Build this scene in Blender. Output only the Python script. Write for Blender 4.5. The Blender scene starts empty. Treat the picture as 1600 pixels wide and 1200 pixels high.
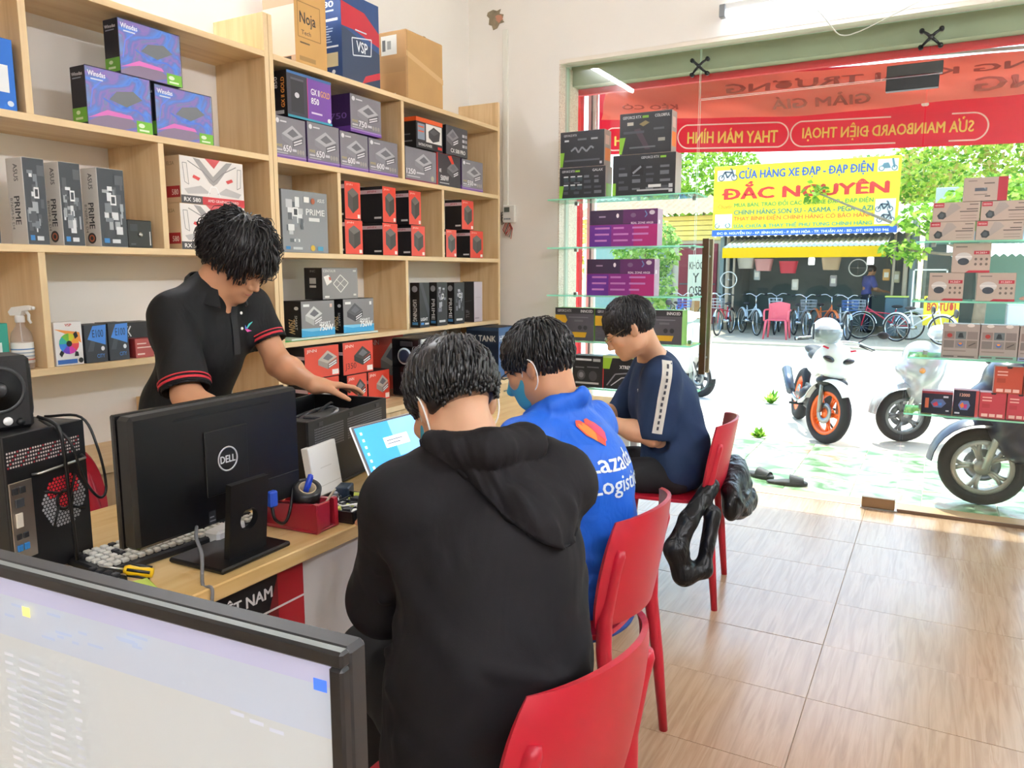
import bpy, bmesh, math, random
import numpy as np
from mathutils import Vector, Matrix
from mathutils.bvhtree import BVHTree
R = math.radians
PI = math.pi
random.seed(7)
SC = bpy.context.scene
COL = SC.collection

# ------------------------------------------------------------------ camera, sky, sun, exposure
cam = bpy.data.cameras.new('camera')
cam.sensor_width = 36.0
cam.lens = 36.0 * 1199.0 / 1600.0
cam.clip_start = 0.02
cam.clip_end = 300
camo = bpy.data.objects.new('camera', cam)
COL.objects.link(camo)
camo.location = (0, 0, 1.4)
camo.rotation_euler = (R(90 - 8.28), 0, R(28.88))
SC.camera = camo

W = bpy.data.worlds.new('sky')
SC.world = W
W.use_nodes = True
wn = W.node_tree.nodes
wl = W.node_tree.links
wn.clear()
wo = wn.new('ShaderNodeOutputWorld')
wb = wn.new('ShaderNodeBackground')
ws = wn.new('ShaderNodeTexSky')
ws.sky_type = 'NISHITA'
ws.sun_disc = False
ws.sun_elevation = R(58)
ws.sun_rotation = R(20)
ws.air_density = 1.2
ws.dust_density = 1.5
wl.new(ws.outputs[0], wb.inputs[0])
wb.inputs[1].default_value = 0.45
wl.new(wb.outputs[0], wo.inputs[0])

sun = bpy.data.lights.new('sun', 'SUN')
sun.energy = 4.2
sun.angle = R(1.5)
sun.color = (1, .965, .9)
suno = bpy.data.objects.new('sun', sun)
COL.objects.link(suno)
suno.rotation_euler = (R(-30), R(-14), 0)      # high, from over the street

SC.view_settings.view_transform = 'Standard'
SC.view_settings.look = 'None'
SC.view_settings.exposure = 0.78
SC.view_settings.gamma = 1.0
SC.view_settings.use_curve_mapping = False
SC.cycles.transparent_max_bounces = 24
SC.cycles.max_bounces = 10
SC.cycles.diffuse_bounces = 5

# ------------------------------------------------------------------ materials
def lin(h):
    h = h.lstrip('#')
    o = []
    for i in (0, 2, 4):
        c = int(h[i:i + 2], 16) / 255
        o.append(c / 12.92 if c <= .04045 else ((c + .055) / 1.055) ** 2.4)
    return (*o, 1.0)

MATS = {}
def mat(col, rough=.5, metal=0., bump=0., bs=150., vary=0., vs=6., spec=.5, coat=0., sheen=0., emit=0., sss=0., alpha=1.):
    key = (col, rough, metal, bump, bs, vary, vs, spec, coat, sheen, emit, sss, alpha)
    if key in MATS: return MATS[key]
    m = bpy.data.materials.new('surface_' + col.strip('#'))
    m.use_nodes = True
    nt = m.node_tree
    b = nt.nodes['Principled BSDF']
    I = b.inputs
    I['Base Color'].default_value = lin(col)
    I['Roughness'].default_value = rough
    I['Metallic'].default_value = metal
    I['Specular IOR Level'].default_value = spec
    I['Coat Weight'].default_value = coat
    I['Sheen Weight'].default_value = sheen
    I['Alpha'].default_value = alpha
    if sss:
        I['Subsurface Weight'].default_value = sss
        I['Subsurface Radius'].default_value = (.012, .005, .003)
    if emit:
        I['Emission Color'].default_value = lin(col)
        I['Emission Strength'].default_value = emit
    if bump or vary:
        tc = nt.nodes.new('ShaderNodeTexCoord')
    if vary:
        n = nt.nodes.new('ShaderNodeTexNoise'); n.inputs['Scale'].default_value = vs; n.inputs['Detail'].default_value = 5
        nt.links.new(tc.outputs['Object'], n.inputs['Vector'])
        mr = nt.nodes.new('ShaderNodeMapRange')
        mr.inputs['From Min'].default_value = .3; mr.inputs['From Max'].default_value = .7
        mr.inputs['To Min'].default_value = 1 - vary; mr.inputs['To Max'].default_value = 1 + vary
        nt.links.new(n.outputs['Fac'], mr.inputs['Value'])
        hs = nt.nodes.new('ShaderNodeHueSaturation'); hs.inputs['Color'].default_value = lin(col)
        nt.links.new(mr.outputs[0], hs.inputs['Value'])
        nt.links.new(hs.outputs[0], I['Base Color'])
    if bump:
        n2 = nt.nodes.new('ShaderNodeTexNoise'); n2.inputs['Scale'].default_value = bs; n2.inputs['Detail'].default_value = 3
        nt.links.new(tc.outputs['Object'], n2.inputs['Vector'])
        bp = nt.nodes.new('ShaderNodeBump'); bp.inputs['Strength'].default_value = bump; bp.inputs['Distance'].default_value = .002
        nt.links.new(n2.outputs['Fac'], bp.inputs['Height'])
        nt.links.new(bp.outputs[0], I['Normal'])
    MATS[key] = m
    return m

def ramp_mat(name, stops, scale=(1, 1, 1), nscale=4., detail=6., dist=0., rough=.5, kind='noise', bump=0., coat=0., rand=0.):
    """noise (or wave) driven colour ramp in object space"""
    if name in MATS: return MATS[name]
    m = bpy.data.materials.new(name); m.use_nodes = True
    nt = m.node_tree; b = nt.nodes['Principled BSDF']
    b.inputs['Roughness'].default_value = rough
    b.inputs['Coat Weight'].default_value = coat
    tc = nt.nodes.new('ShaderNodeTexCoord'); mp = nt.nodes.new('ShaderNodeMapping')
    mp.inputs['Scale'].default_value = scale
    nt.links.new(tc.outputs['Object'], mp.inputs['Vector'])
    vec = mp.outputs[0]
    if rand:
        oi = nt.nodes.new('ShaderNodeObjectInfo')
        ad = nt.nodes.new('ShaderNodeVectorMath'); ad.operation = 'MULTIPLY_ADD'
        ad.inputs[1].default_value = (rand, rand * .7, rand * 1.3)
        nt.links.new(oi.outputs['Random'], ad.inputs[0]); nt.links.new(vec, ad.inputs[2])
        vec = ad.outputs[0]
    n = nt.nodes.new('ShaderNodeTexNoise')
    n.inputs['Scale'].default_value = nscale; n.inputs['Detail'].default_value = detail; n.inputs['Distortion'].default_value = dist
    nt.links.new(vec, n.inputs['Vector'])
    cr = nt.nodes.new('ShaderNodeValToRGB')
    e = cr.color_ramp.elements
    while len(e) < len(stops): e.new(.5)
    for i, (p, c) in enumerate(stops):
        e[i].position = p; e[i].color = lin(c)
    nt.links.new(n.outputs['Fac'], cr.inputs[0]); nt.links.new(cr.outputs[0], b.inputs['Base Color'])
    if bump:
        bp = nt.nodes.new('ShaderNodeBump'); bp.inputs['Strength'].default_value = bump; bp.inputs['Distance'].default_value = .003
        nt.links.new(n.outputs['Fac'], bp.inputs['Height']); nt.links.new(bp.outputs[0], b.inputs['Normal'])
    MATS[name] = m
    return m

def glass_mat(name, tint, fac=.08, rough=0.02, body=None, bw=0.):
    """thin pane: clear with a fresnel sheen; body = a little milky colour of its own"""
    if name in MATS: return MATS[name]
    m = bpy.data.materials.new(name); m.use_nodes = True
    nt = m.node_tree; nt.nodes.clear()
    o = nt.nodes.new('ShaderNodeOutputMaterial'); t = nt.nodes.new('ShaderNodeBsdfTransparent'); g = nt.nodes.new('ShaderNodeBsdfGlossy')
    t.inputs[0].default_value = lin(tint); g.inputs['Roughness'].default_value = rough
    f = nt.nodes.new('ShaderNodeFresnel')
    ge = nt.nodes.new('ShaderNodeNewGeometry'); ma = nt.nodes.new('ShaderNodeMath'); ma.operation = 'MULTIPLY_ADD'   # same index from both faces of the pane
    ma.inputs[1].default_value = 1 / 1.45 - 1.45; ma.inputs[2].default_value = 1.45
    nt.links.new(ge.outputs['Backfacing'], ma.inputs[0]); nt.links.new(ma.outputs[0], f.inputs[0])
    mx = nt.nodes.new('ShaderNodeMixShader')
    nt.links.new(f.outputs[0], mx.inputs[0]); nt.links.new(t.outputs[0], mx.inputs[1]); nt.links.new(g.outputs[0], mx.inputs[2])
    out = mx
    if body:
        d = nt.nodes.new('ShaderNodeBsdfDiffuse'); d.inputs[0].default_value = lin(body)
        m2 = nt.nodes.new('ShaderNodeMixShader'); m2.inputs[0].default_value = bw
        nt.links.new(mx.outputs[0], m2.inputs[1]); nt.links.new(d.outputs[0], m2.inputs[2]); out = m2
    nt.links.new(out.outputs[0], o.inputs[0])
    MATS[name] = m
    return m

def cloth_trans(name, col, trans):
    """thin cloth / vinyl that lets light through"""
    if name in MATS: return MATS[name]
    m = bpy.data.materials.new(name); m.use_nodes = True
    nt = m.node_tree; nt.nodes.clear()
    o = nt.nodes.new('ShaderNodeOutputMaterial'); d = nt.nodes.new('ShaderNodeBsdfDiffuse'); t = nt.nodes.new('ShaderNodeBsdfTranslucent')
    d.inputs[0].default_value = lin(col); t.inputs[0].default_value = lin(col)
    mx = nt.nodes.new('ShaderNodeMixShader'); mx.inputs[0].default_value = trans
    nt.links.new(d.outputs[0], mx.inputs[1]); nt.links.new(t.outputs[0], mx.inputs[2]); nt.links.new(mx.outputs[0], o.inputs[0])
    MATS[name] = m
    return m

def fabric(col, rough=.85, fine=500., fs=.2, ws=9., wst=.5, wd=.012, sheen=0., anis=(1, 1, .6)):
    """cloth: fine weave over soft creases"""
    key = ('fabric', col, ws, wst)
    if key in MATS: return MATS[key]
    m = bpy.data.materials.new('fabric_' + col.strip('#')); m.use_nodes = True; nt = m.node_tree; b = nt.nodes['Principled BSDF']
    b.inputs['Base Color'].default_value = lin(col); b.inputs['Roughness'].default_value = rough; b.inputs['Sheen Weight'].default_value = sheen; b.inputs['Specular IOR Level'].default_value = .3
    tc = nt.nodes.new('ShaderNodeTexCoord'); mp = nt.nodes.new('ShaderNodeMapping'); mp.inputs['Scale'].default_value = anis; nt.links.new(tc.outputs['Object'], mp.inputs['Vector'])
    n1 = nt.nodes.new('ShaderNodeTexNoise'); n1.inputs['Scale'].default_value = ws; n1.inputs['Detail'].default_value = 2.5; n1.inputs['Distortion'].default_value = 1.2; nt.links.new(mp.outputs[0], n1.inputs['Vector'])
    n2 = nt.nodes.new('ShaderNodeTexNoise'); n2.inputs['Scale'].default_value = fine; nt.links.new(tc.outputs['Object'], n2.inputs['Vector'])
    b1 = nt.nodes.new('ShaderNodeBump'); b1.inputs['Strength'].default_value = wst; b1.inputs['Distance'].default_value = wd; nt.links.new(n1.outputs['Fac'], b1.inputs['Height'])
    b2 = nt.nodes.new('ShaderNodeBump'); b2.inputs['Strength'].default_value = fs; b2.inputs['Distance'].default_value = .001; nt.links.new(n2.outputs['Fac'], b2.inputs['Height']); nt.links.new(b1.outputs[0], b2.inputs['Normal']); nt.links.new(b2.outputs[0], b.inputs['Normal'])
    MATS[key] = m
    return m

# ------------------------------------------------------------------ mesh builder
class MB:
    def __init__(s): s.V = []; s.F = []; s.I = []; s.S = []; s.mats = []
    def mi(s, m):
        if m not in s.mats: s.mats.append(m)
        return s.mats.index(m)
    def add(s, vs, fs, m, smooth=False):
        o = len(s.V); s.V += [tuple(v) for v in vs]; k = s.mi(m)
        for f in fs: s.F.append(tuple(i + o for i in f)); s.I.append(k); s.S.append(smooth)
        return s
    def box(s, x0, x1, y0, y1, z0, z1, m, c=0., fm=None, T=None):
        """box; c = chamfer; fm = {face letter: material} with faces l r f b d u (x- x+ y- y+ z- z+)"""
        lo = (x0, y0, z0); hi = (x1, y1, z1); fm = fm or {}
        c = min(c, (x1 - x0) * .45, (y1 - y0) * .45, (z1 - z0) * .45)
        vs = []; idx = {}
        for sx in (0, 1):
            for sy in (0, 1):
                for sz in (0, 1):
                    sg = (sx, sy, sz); p = [(hi if q else lo)[i] for i, q in enumerate(sg)]
                    for a in range(3):
                        q = list(p)
                        if c:
                            for i in range(3):
                                if i != a: q[i] += -c if sg[i] else c
                        idx[(sg, a)] = len(vs) if (c or a == 0) else idx[(sg, 0)]
                        if c or a == 0: vs.append(q)
        def flip(f, n):
            a, b, d = (Vector(vs[f[0]]), Vector(vs[f[1]]), Vector(vs[f[2]]))
            return f if (b - a).cross(d - a).dot(Vector(n)) > 0 else f[::-1]
        letters = {(0, 0): 'l', (0, 1): 'r', (1, 0): 'f', (1, 1): 'b', (2, 0): 'd', (2, 1): 'u'}
        if T is not None: pv = [tuple(T @ Vector(v)) for v in vs]
        else: pv = vs
        o = len(s.V); s.V += [tuple(v) for v in pv]
        def put(f, mm): s.F.append(tuple(i + o for i in f)); s.I.append(s.mi(mm)); s.S.append(False)
        for a in range(3):
            b_, c_ = (a + 1) % 3, (a + 2) % 3
            for sd in (0, 1):
                f = []
                for u, v in ((0, 0), (1, 0), (1, 1), (0, 1)):
                    sg = [0, 0, 0]; sg[a] = sd; sg[b_] = u; sg[c_] = v
                    f.append(idx[(tuple(sg), a)])
                n = [0, 0, 0]; n[a] = 1 if sd else -1
                put(flip(f, n), fm.get(letters[(a, sd)], m))
        if c:
            for a in range(3):
                b_, c_ = (a + 1) % 3, (a + 2) % 3
                for u in (0, 1):
                    for v in (0, 1):
                        g0 = [0, 0, 0]; g1 = [0, 0, 0]; g1[a] = 1
                        for g in (g0, g1): g[b_] = u; g[c_] = v
                        f = [idx[(tuple(g0), b_)], idx[(tuple(g1), b_)], idx[(tuple(g1), c_)], idx[(tuple(g0), c_)]]
                        n = [0, 0, 0]; n[b_] = 1 if u else -1; n[c_] = 1 if v else -1
                        put(flip(f, n), m)
            for sx in (0, 1):
                for sy in (0, 1):
                    for sz in (0, 1):
                        f = [idx[((sx, sy, sz), a)] for a in range(3)]
                        put(flip(f, (sx * 2 - 1, sy * 2 - 1, sz * 2 - 1)), m)
        return s
    def tube(s, pts, rad, m, n=8, cap=True, smooth=True, flat=1.):
        """tube along points; rad number or list"""
        pts = [Vector(p) for p in pts]
        if not hasattr(rad, '__len__'): rad = [rad] * len(pts)
        vs = []; fs = []
        up = None
        for i, p in enumerate(pts):
            t = (pts[min(i + 1, len(pts) - 1)] - pts[max(i - 1, 0)]).normalized()
            if up is None:
                a = Vector((0, 0, 1)) if abs(t.z) < .9 else Vector((1, 0, 0))
                up = (a - t * a.dot(t)).normalized()
            else:
                up = (up - t * up.dot(t)).normalized()
            sd = t.cross(up)
            for k in range(n):
                a = 2 * PI * k / n
                vs.append(p + (up * math.cos(a) * flat + sd * math.sin(a)) * rad[i])
        for i in range(len(pts) - 1):
            for k in range(n):
                k2 = (k + 1) % n
                fs.append((i * n + k, i * n + k2, (i + 1) * n + k2, (i + 1) * n + k))
        if cap:
            fs.append(tuple(range(n - 1, -1, -1))); fs.append(tuple((len(pts) - 1) * n + k for k in range(n)))
        return s.add(vs, fs, m, smooth)
    def cord(s, pts, rad, m, n=8, k=6):
        """smooth cable through the points"""
        p = [Vector(q) for q in pts]; p = [p[0] * 2 - p[1]] + p + [p[-1] * 2 - p[-2]]; o = []
        for i in range(1, len(p) - 2):
            for j in range(k):
                t = j / k; a, b, c, d = p[i - 1:i + 3]
                o.append(.5 * (2 * b + (c - a) * t + (2 * a - 5 * b + 4 * c - d) * t * t + (3 * b - a - 3 * c + d) * t ** 3))
        return s.tube(o + [p[-2]], rad, m, n)
    def cyl(s, p0, p1, r0, r1, m, n=16, smooth=True): return s.tube([p0, p1], [r0, r1], m, n, True, smooth)
    def lathe(s, prof, m, n=20, T=None, smooth=True):
        """profile [(r,z)] round z"""
        vs = []; fs = []
        for r_, z in prof:
            for k in range(n):
                a = 2 * PI * k / n; v = Vector((r_ * math.cos(a), r_ * math.sin(a), z)); vs.append(T @ v if T is not None else v)
        for i in range(len(prof) - 1):
            for k in range(n):
                k2 = (k + 1) % n; fs.append((i * n + k, i * n + k2, (i + 1) * n + k2, (i + 1) * n + k))
        closed = tuple(prof[0]) == tuple(prof[-1])
        if prof[0][0] > 1e-6 and not closed: fs.append(tuple(range(n - 1, -1, -1)))
        if prof[-1][0] > 1e-6 and not closed: fs.append(tuple((len(prof) - 1) * n + k for k in range(n)))
        return s.add(vs, fs, m, smooth)
    def ell(s, c, r, m, n=14, k=9, T=None):
        pr = [(math.sin(PI * i / k), -math.cos(PI * i / k)) for i in range(k + 1)]
        S = Matrix.Translation(c) @ (T or Matrix()) @ Matrix.Diagonal((*r, 1))
        return s.lathe(pr, m, n, S)
    def prism(s, poly, d, m, T=None, mside=None):
        """polygon (x,y) extruded 0..d in z, placed by T"""
        n = len(poly); vs = [Vector((x, y, 0)) for x, y in poly] + [Vector((x, y, d)) for x, y in poly]
        if T is not None: vs = [T @ v for v in vs]
        s.add(vs, [tuple(range(n - 1, -1, -1)), tuple(range(n, 2 * n))], m)
        o = len(s.V) - 2 * n; k = s.mi(mside or m)
        for i in range(n):
            j = (i + 1) % n; s.F.append((o + i, o + j, o + n + j, o + n + i)); s.I.append(k); s.S.append(False)
        return s
    def grid(s, P, m, smooth=True, closed=False):
        """P[i][j] grid of points"""
        a = len(P); b = len(P[0]); fs = []
        for i in range(a - 1):
            for j in range(b if closed else b - 1):
                j2 = (j + 1) % b; fs.append((i * b + j, i * b + j2, (i + 1) * b + j2, (i + 1) * b + j))
        return s.add([p for r_ in P for p in r_], fs, m, smooth)
    def sheet(s, P, m, t):
        """grid given thickness t (both sides and rim)"""
        a = len(P); b = len(P[0]); A = np.array(P, float)
        gu = np.gradient(A, axis=0); gv = np.gradient(A, axis=1)
        N = np.cross(gu, gv); N /= (np.linalg.norm(N, axis=2, keepdims=True) + 1e-12)
        B = A - N * t
        s.grid(A.tolist(), m); s.grid(B[::-1].tolist(), m)
        rim = [(i, 0) for i in range(a)] + [(a - 1, j) for j in range(1, b)] + [(i, b - 1) for i in range(a - 2, -1, -1)] + [(0, j) for j in range(b - 2, 0, -1)]
        s.grid([[tuple(A[i, j]), tuple(B[i, j])] for i, j in rim + rim[:1]], m, False)
        return s
    def mesh(s, name):
        me = bpy.data.meshes.new(name)
        me.from_pydata(s.V, [], s.F)
        for m in s.mats: me.materials.append(m)
        me.polygons.foreach_set('material_index', s.I); me.polygons.foreach_set('use_smooth', s.S)
        me.update()
        return me
    def build(s, name, parent=None, loc=None, rot=None):
        o = bpy.data.objects.new(name, s.mesh(name)); COL.objects.link(o)
        if parent: o.parent = parent
        if loc: o.location = loc
        if rot: o.rotation_euler = rot
        return o

def link(name, me, parent=None, loc=(0, 0, 0), rot=(0, 0, 0), scale=(1, 1, 1)):
    o = bpy.data.objects.new(name, me); COL.objects.link(o)
    o.parent = parent; o.location = loc; o.rotation_euler = rot; o.scale = scale
    return o
def tag(o, label, cat, group=None):
    o['label'] = label; o['category'] = cat
    if group: o['group'] = group
    return o
def thing(name, label, cat, loc=(0, 0, 0), rz=0., group=None, rx=0., ry=0.):
    o = bpy.data.objects.new(name, None); COL.objects.link(o); o.empty_display_size = .05
    o.location = loc; o.rotation_euler = (rx, ry, rz)
    return tag(o, label, cat, group)
def struct(o):
    o['kind'] = 'structure'; return o
def dup(root, loc, rz, label, group=None, swap=None, scale=None):
    r = root.copy(); COL.objects.link(r); r.location = loc; r.rotation_euler = (0, 0, rz); r['label'] = label
    if scale: r.scale = scale
    if group: r['group'] = group
    for ch in list(root.children):
        c = ch.copy(); COL.objects.link(c); c.parent = r
        if swap and c.data:
            for a, b in swap:
                for i, m in enumerate(c.data.materials):
                    if m == a:
                        c.material_slots[i].link = 'OBJECT'; c.material_slots[i].material = b
        for g in list(ch.children):
            d = g.copy(); COL.objects.link(d); d.parent = c
    return r

# ------------------------------------------------------------------ lettering
_T = {}
def _raw(body):
    cu = bpy.data.curves.new('t', 'FONT'); cu.body = body; cu.resolution_u = 2
    ob = bpy.data.objects.new('t', cu); COL.objects.link(ob)
    dg = bpy.context.evaluated_depsgraph_get(); ev = ob.evaluated_get(dg); me = ev.to_mesh()
    v = np.array([tuple(x.co) for x in me.vertices])[:, :2]; f = [tuple(p.vertices) for p in me.polygons]
    ev.to_mesh_clear(); bpy.data.objects.remove(ob); bpy.data.curves.remove(cu)
    return v, f
def txt(body, bold=0.0):
    """flat lettering, scaled to the unit square; third column = layer"""
    k = (body, bold)
    if k in _T: return _T[k]
    v, f = _raw(body.replace('Đ', 'D'))
    v = np.c_[v, np.zeros(len(v))]
    if 'Đ' in body:
        d = _raw('D')[0]; wD = np.ptp(d[:, 0]); hD = np.ptp(d[:, 1])
        for i, ch in enumerate(body):
            if ch == 'Đ':
                xr = _raw(body[:i].replace('Đ', 'D') + 'D')[0][:, 0].max(); xl = xr - wD; n = len(v)
                v = np.r_[v, [(xl - .14 * wD, .44 * hD, 1), (xl + .5 * wD, .44 * hD, 1), (xl + .5 * wD, .56 * hD, 1), (xl - .14 * wD, .56 * hD, 1)]]; f = f + [(n, n + 1, n + 2, n + 3)]
    if bold:                                   # heavier strokes: shifted copies
        n = len(v); sh = [(0, 0, 0), (bold * 2, 0, 2), (bold, bold, 4)]
        v = np.concatenate([v + np.array(q) for q in sh]); f = [tuple(i + n * j for i in p) for j in range(len(sh)) for p in f]
    lo = v.min(0); hi = v.max(0); v[:, :2] = ((v - lo) / np.maximum(hi - lo, 1e-6))[:, :2]
    _T[k] = (v, f, 1.)
    return _T[k]

INK = {}
def ink(c, rough=.45): return mat(c, rough)
def prints(mb, O, U, V, w, h, items, eps=.00012, base=2):
    """flat print on a face. O corner, U/V unit axes, face w x h in metres; items in fractions of the face.
    r x y w h col | e cx cy rx ry col | p pts col | l pts width col | t text x y w h col [bold] | m x y w h material"""
    O = Vector(O); U = Vector(U); V = Vector(V); N = U.cross(V).normalized()
    for i, it in enumerate(items):
        off = N * eps * (base + i)
        def P(x, y, l=0): return O + U * (x * w) + V * (y * h) + off + N * (eps * .15 * l)
        k = it[0]
        if k in 'rm':
            _, x, y, a, b, c = it; mb.add([P(x, y), P(x + a, y), P(x + a, y + b), P(x, y + b)], [(0, 1, 2, 3)], c if k == 'm' else ink(c))
        elif k == 'e':
            _, x, y, a, b, c = it; n = 20; mb.add([P(x + a * math.cos(2 * PI * q / n), y + b * math.sin(2 * PI * q / n)) for q in range(n)], [tuple(range(n))], ink(c))
        elif k == 'p':
            _, ps, c = it; mb.add([P(*q) for q in ps], [tuple(range(len(ps)))], ink(c))
        elif k == 'l':
            _, ps, lw, c = it
            for q in range(len(ps) - 1):
                a = P(*ps[q]); b = P(*ps[q + 1]); sd = N.cross(b - a).normalized() * lw * .5 * h
                mb.add([a - sd, b - sd, b + sd, a + sd], [(0, 1, 2, 3)], ink(c))
        elif k == 't':
            s_, x, y, a, b, c = it[1:7]; v, f, _ = txt(s_, it[7] if len(it) > 7 else .01)
            mb.add([P(x + q[0] * a, y + q[1] * b, q[2]) for q in v], f, ink(c))
        elif k == 'T':     # text running upward (rotated 90 degrees); a = extent along y, b = letter height along x
            s_, x, y, a, b, c = it[1:7]; v, f, _ = txt(s_, it[7] if len(it) > 7 else .01)
            mb.add([P(x - q[1] * b, y + q[0] * a, q[2]) for q in v], f, ink(c))
        elif k == 'D':     # text running downward
            s_, x, y, a, b, c = it[1:7]; v, f, _ = txt(s_, it[7] if len(it) > 7 else .01)
            mb.add([P(x + q[1] * b, y - q[0] * a, q[2]) for q in v], f, ink(c))
# ------------------------------------------------------------------ soft shapes: smooth unions of ellipsoids and tapered limbs, meshed
def rotm(rx=0, ry=0, rz=0):
    return np.array(Matrix.Rotation(R(rz), 3, 'Z') @ Matrix.Rotation(R(ry), 3, 'Y') @ Matrix.Rotation(R(rx), 3, 'X'), dtype=np.float32)
def s_cone(P, a, b, ra, rb):
    a = np.asarray(a, np.float32); d = np.asarray(b, np.float32) - a
    q = P - a; t = np.clip((q @ d) / max(float(d @ d), 1e-9), 0, 1)
    return np.linalg.norm(q - t[:, None] * d, axis=1) - (ra + (rb - ra) * t)
def s_ell(P, c, r_, M_=None):
    q = P - np.asarray(c, np.float32)
    if M_ is not None: q = q @ M_
    r_ = np.asarray(r_, np.float32)
    k0 = np.linalg.norm(q / r_, axis=1); k1 = np.linalg.norm(q / (r_ * r_), axis=1) + 1e-9
    return k0 * (k0 - 1) / k1
def s_box(P, c, r_, M_=None, rd=.01):
    q = P - np.asarray(c, np.float32)
    if M_ is not None: q = q @ M_
    q = np.abs(q) - (np.asarray(r_, np.float32) - rd)
    return np.linalg.norm(np.maximum(q, 0), axis=1) + np.minimum(q.max(1), 0) - rd
def smin(a, b, k):
    if k <= 0: return np.minimum(a, b)
    h = np.clip(.5 + .5 * (b - a) / k, 0, 1)
    return b + (a - b) * h - k * h * (1 - h)
def smax(a, b, k): return -smin(-a, -b, k)
def evalshape(P, L):
    d = np.full(len(P), 1e3, np.float32)
    for it in L:
        k = it[0]
        if k == 'c': d = smin(d, s_cone(P, *it[1:5]), it[5])
        elif k == 'e': d = smin(d, s_ell(P, it[1], it[2], it[3]), it[4])
        elif k == 'b': d = smin(d, s_box(P, it[1], it[2], it[3], it[5] if len(it) > 5 else .01), it[4])
        elif k == '-e': d = smax(d, -s_ell(P, it[1], it[2], it[3]), it[4])
        elif k == '-b': d = smax(d, -s_box(P, it[1], it[2], it[3]), it[4])
        elif k == '-c': d = smax(d, -s_cone(P, *it[1:5]), it[5])
        elif k == '&p':           # keep the side where n.(p-o) < 0
            o, n = np.asarray(it[1], np.float32), np.asarray(it[2], np.float32); d = smax(d, (P - o) @ (n / np.linalg.norm(n)), it[3])
        elif k == 'F':            # fold ridge along a polyline: (pts, amplitude, width)
            pts, am, wd = it[1:4]; m_ = np.full(len(P), 9., np.float32)
            for i in range(len(pts) - 1): m_ = np.minimum(m_, s_cone(P, pts[i], pts[i + 1], 0, 0))
            d = d - am * np.exp(-(m_ / wd) ** 2)
        elif k == 'N':            # soft wrinkles: (amplitude, frequency, seed, anisotropy)
            am, fr, sd, an = it[1:5]; q = P * np.asarray(an, np.float32) * fr
            w = np.sin(q[:, 0] + sd + 1.7 * np.sin(q[:, 2] * .7 + sd)) * np.sin(q[:, 2] * 1.3 + 2.1 * np.sin(q[:, 1] * .8 + sd * 2)) + .6 * np.sin(q[:, 1] * 1.9 + 1.4 * np.sin(q[:, 0] * 1.1 + q[:, 2] + sd))
            d = d - am * w
        elif k == 'X': d = it[1](P, d)
    return d
def surfnet(fn, lo, hi, h, B=8, pad=.02):
    lo = np.asarray(lo, np.float64); hi = np.asarray(hi, np.float64)
    nb = np.ceil((hi - lo) / (h * B)).astype(int); N = nb * B
    g = np.stack(np.meshgrid(*[np.arange(n) for n in nb], indexing='ij'), -1).reshape(-1, 3)
    dc = fn((lo + (g + .5) * h * B).astype(np.float32))
    g = g[np.abs(dc) < h * B * .87 + pad]
    ar = np.arange(B + 1); off = np.stack(np.meshgrid(ar, ar, ar, indexing='ij'), -1).reshape(-1, 3)
    keysA = []; vertsA = []; edges = []
    for s in range(0, len(g), 1500):
        gb = g[s:s + 1500]; base = gb * B
        pts = (base[:, None, :] + off[None]).reshape(-1, 3)
        F = fn((lo + pts * h).astype(np.float32)).reshape(-1, B + 1, B + 1, B + 1)
        neg = F < 0
        C8 = [(i, j, k) for i in (0, 1) for j in (0, 1) for k in (0, 1)]
        sub = lambda A, i, j, k: A[:, i:B + i, j:B + j, k:B + k]
        cnt = sum(sub(neg, *c).astype(np.int8) for c in C8)
        act = np.argwhere((cnt > 0) & (cnt < 8))
        if len(act) == 0: continue
        b_, i_, j_, k_ = act.T
        acc = np.zeros((len(act), 3)); w = np.zeros(len(act))
        for a in range(3):
            for u in (0, 1):
                for v in (0, 1):
                    c0 = [0, 0, 0]; c0[(a + 1) % 3] = u; c0[(a + 2) % 3] = v; c1 = list(c0); c1[a] = 1
                    f0 = F[b_, i_ + c0[0], j_ + c0[1], k_ + c0[2]]; f1 = F[b_, i_ + c1[0], j_ + c1[1], k_ + c1[2]]
                    m_ = (f0 < 0) != (f1 < 0); t = np.where(m_, f0 / np.where(m_, f0 - f1, 1), 0)
                    p = np.tile(np.array(c0, float), (len(act), 1)); p[:, a] = t
                    acc += p * m_[:, None]; w += m_
        ci = base[b_] + act[:, 1:]
        vertsA.append(lo + (ci + acc / w[:, None]) * h); keysA.append((ci[:, 0] * N[1] + ci[:, 1]) * N[2] + ci[:, 2])
        for a in range(3):
            sl = [slice(0, B)] * 3; s1 = list(sl); s1[a] = slice(1, B + 1)
            n0 = neg[(slice(None), *sl)]; n1 = neg[(slice(None), *s1)]
            e = np.argwhere(n0 != n1)
            if len(e): edges.append((a, base[e[:, 0]] + e[:, 1:], n0[tuple(e.T)]))
    keys = np.concatenate(keysA); V = np.concatenate(vertsA); od = np.argsort(keys); keys = keys[od]; V = V[od]
    Q = []
    for a, p, ng in edges:
        b_, c_ = (a + 1) % 3, (a + 2) % 3; q = []; ok = np.ones(len(p), bool)
        for u, v in ((1, 1), (0, 1), (0, 0), (1, 0)):
            c = p.copy(); c[:, b_] -= u; c[:, c_] -= v
            ok &= (c >= 0).all(1)
            kk = (c[:, 0] * N[1] + c[:, 1]) * N[2] + c[:, 2]; ix = np.minimum(np.searchsorted(keys, kk), len(keys) - 1); ok &= keys[ix] == kk; q.append(ix)
        q = np.stack(q, 1); q[~ng] = q[~ng][:, ::-1]; Q.append(q[ok])
    return V, np.concatenate(Q)
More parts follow.
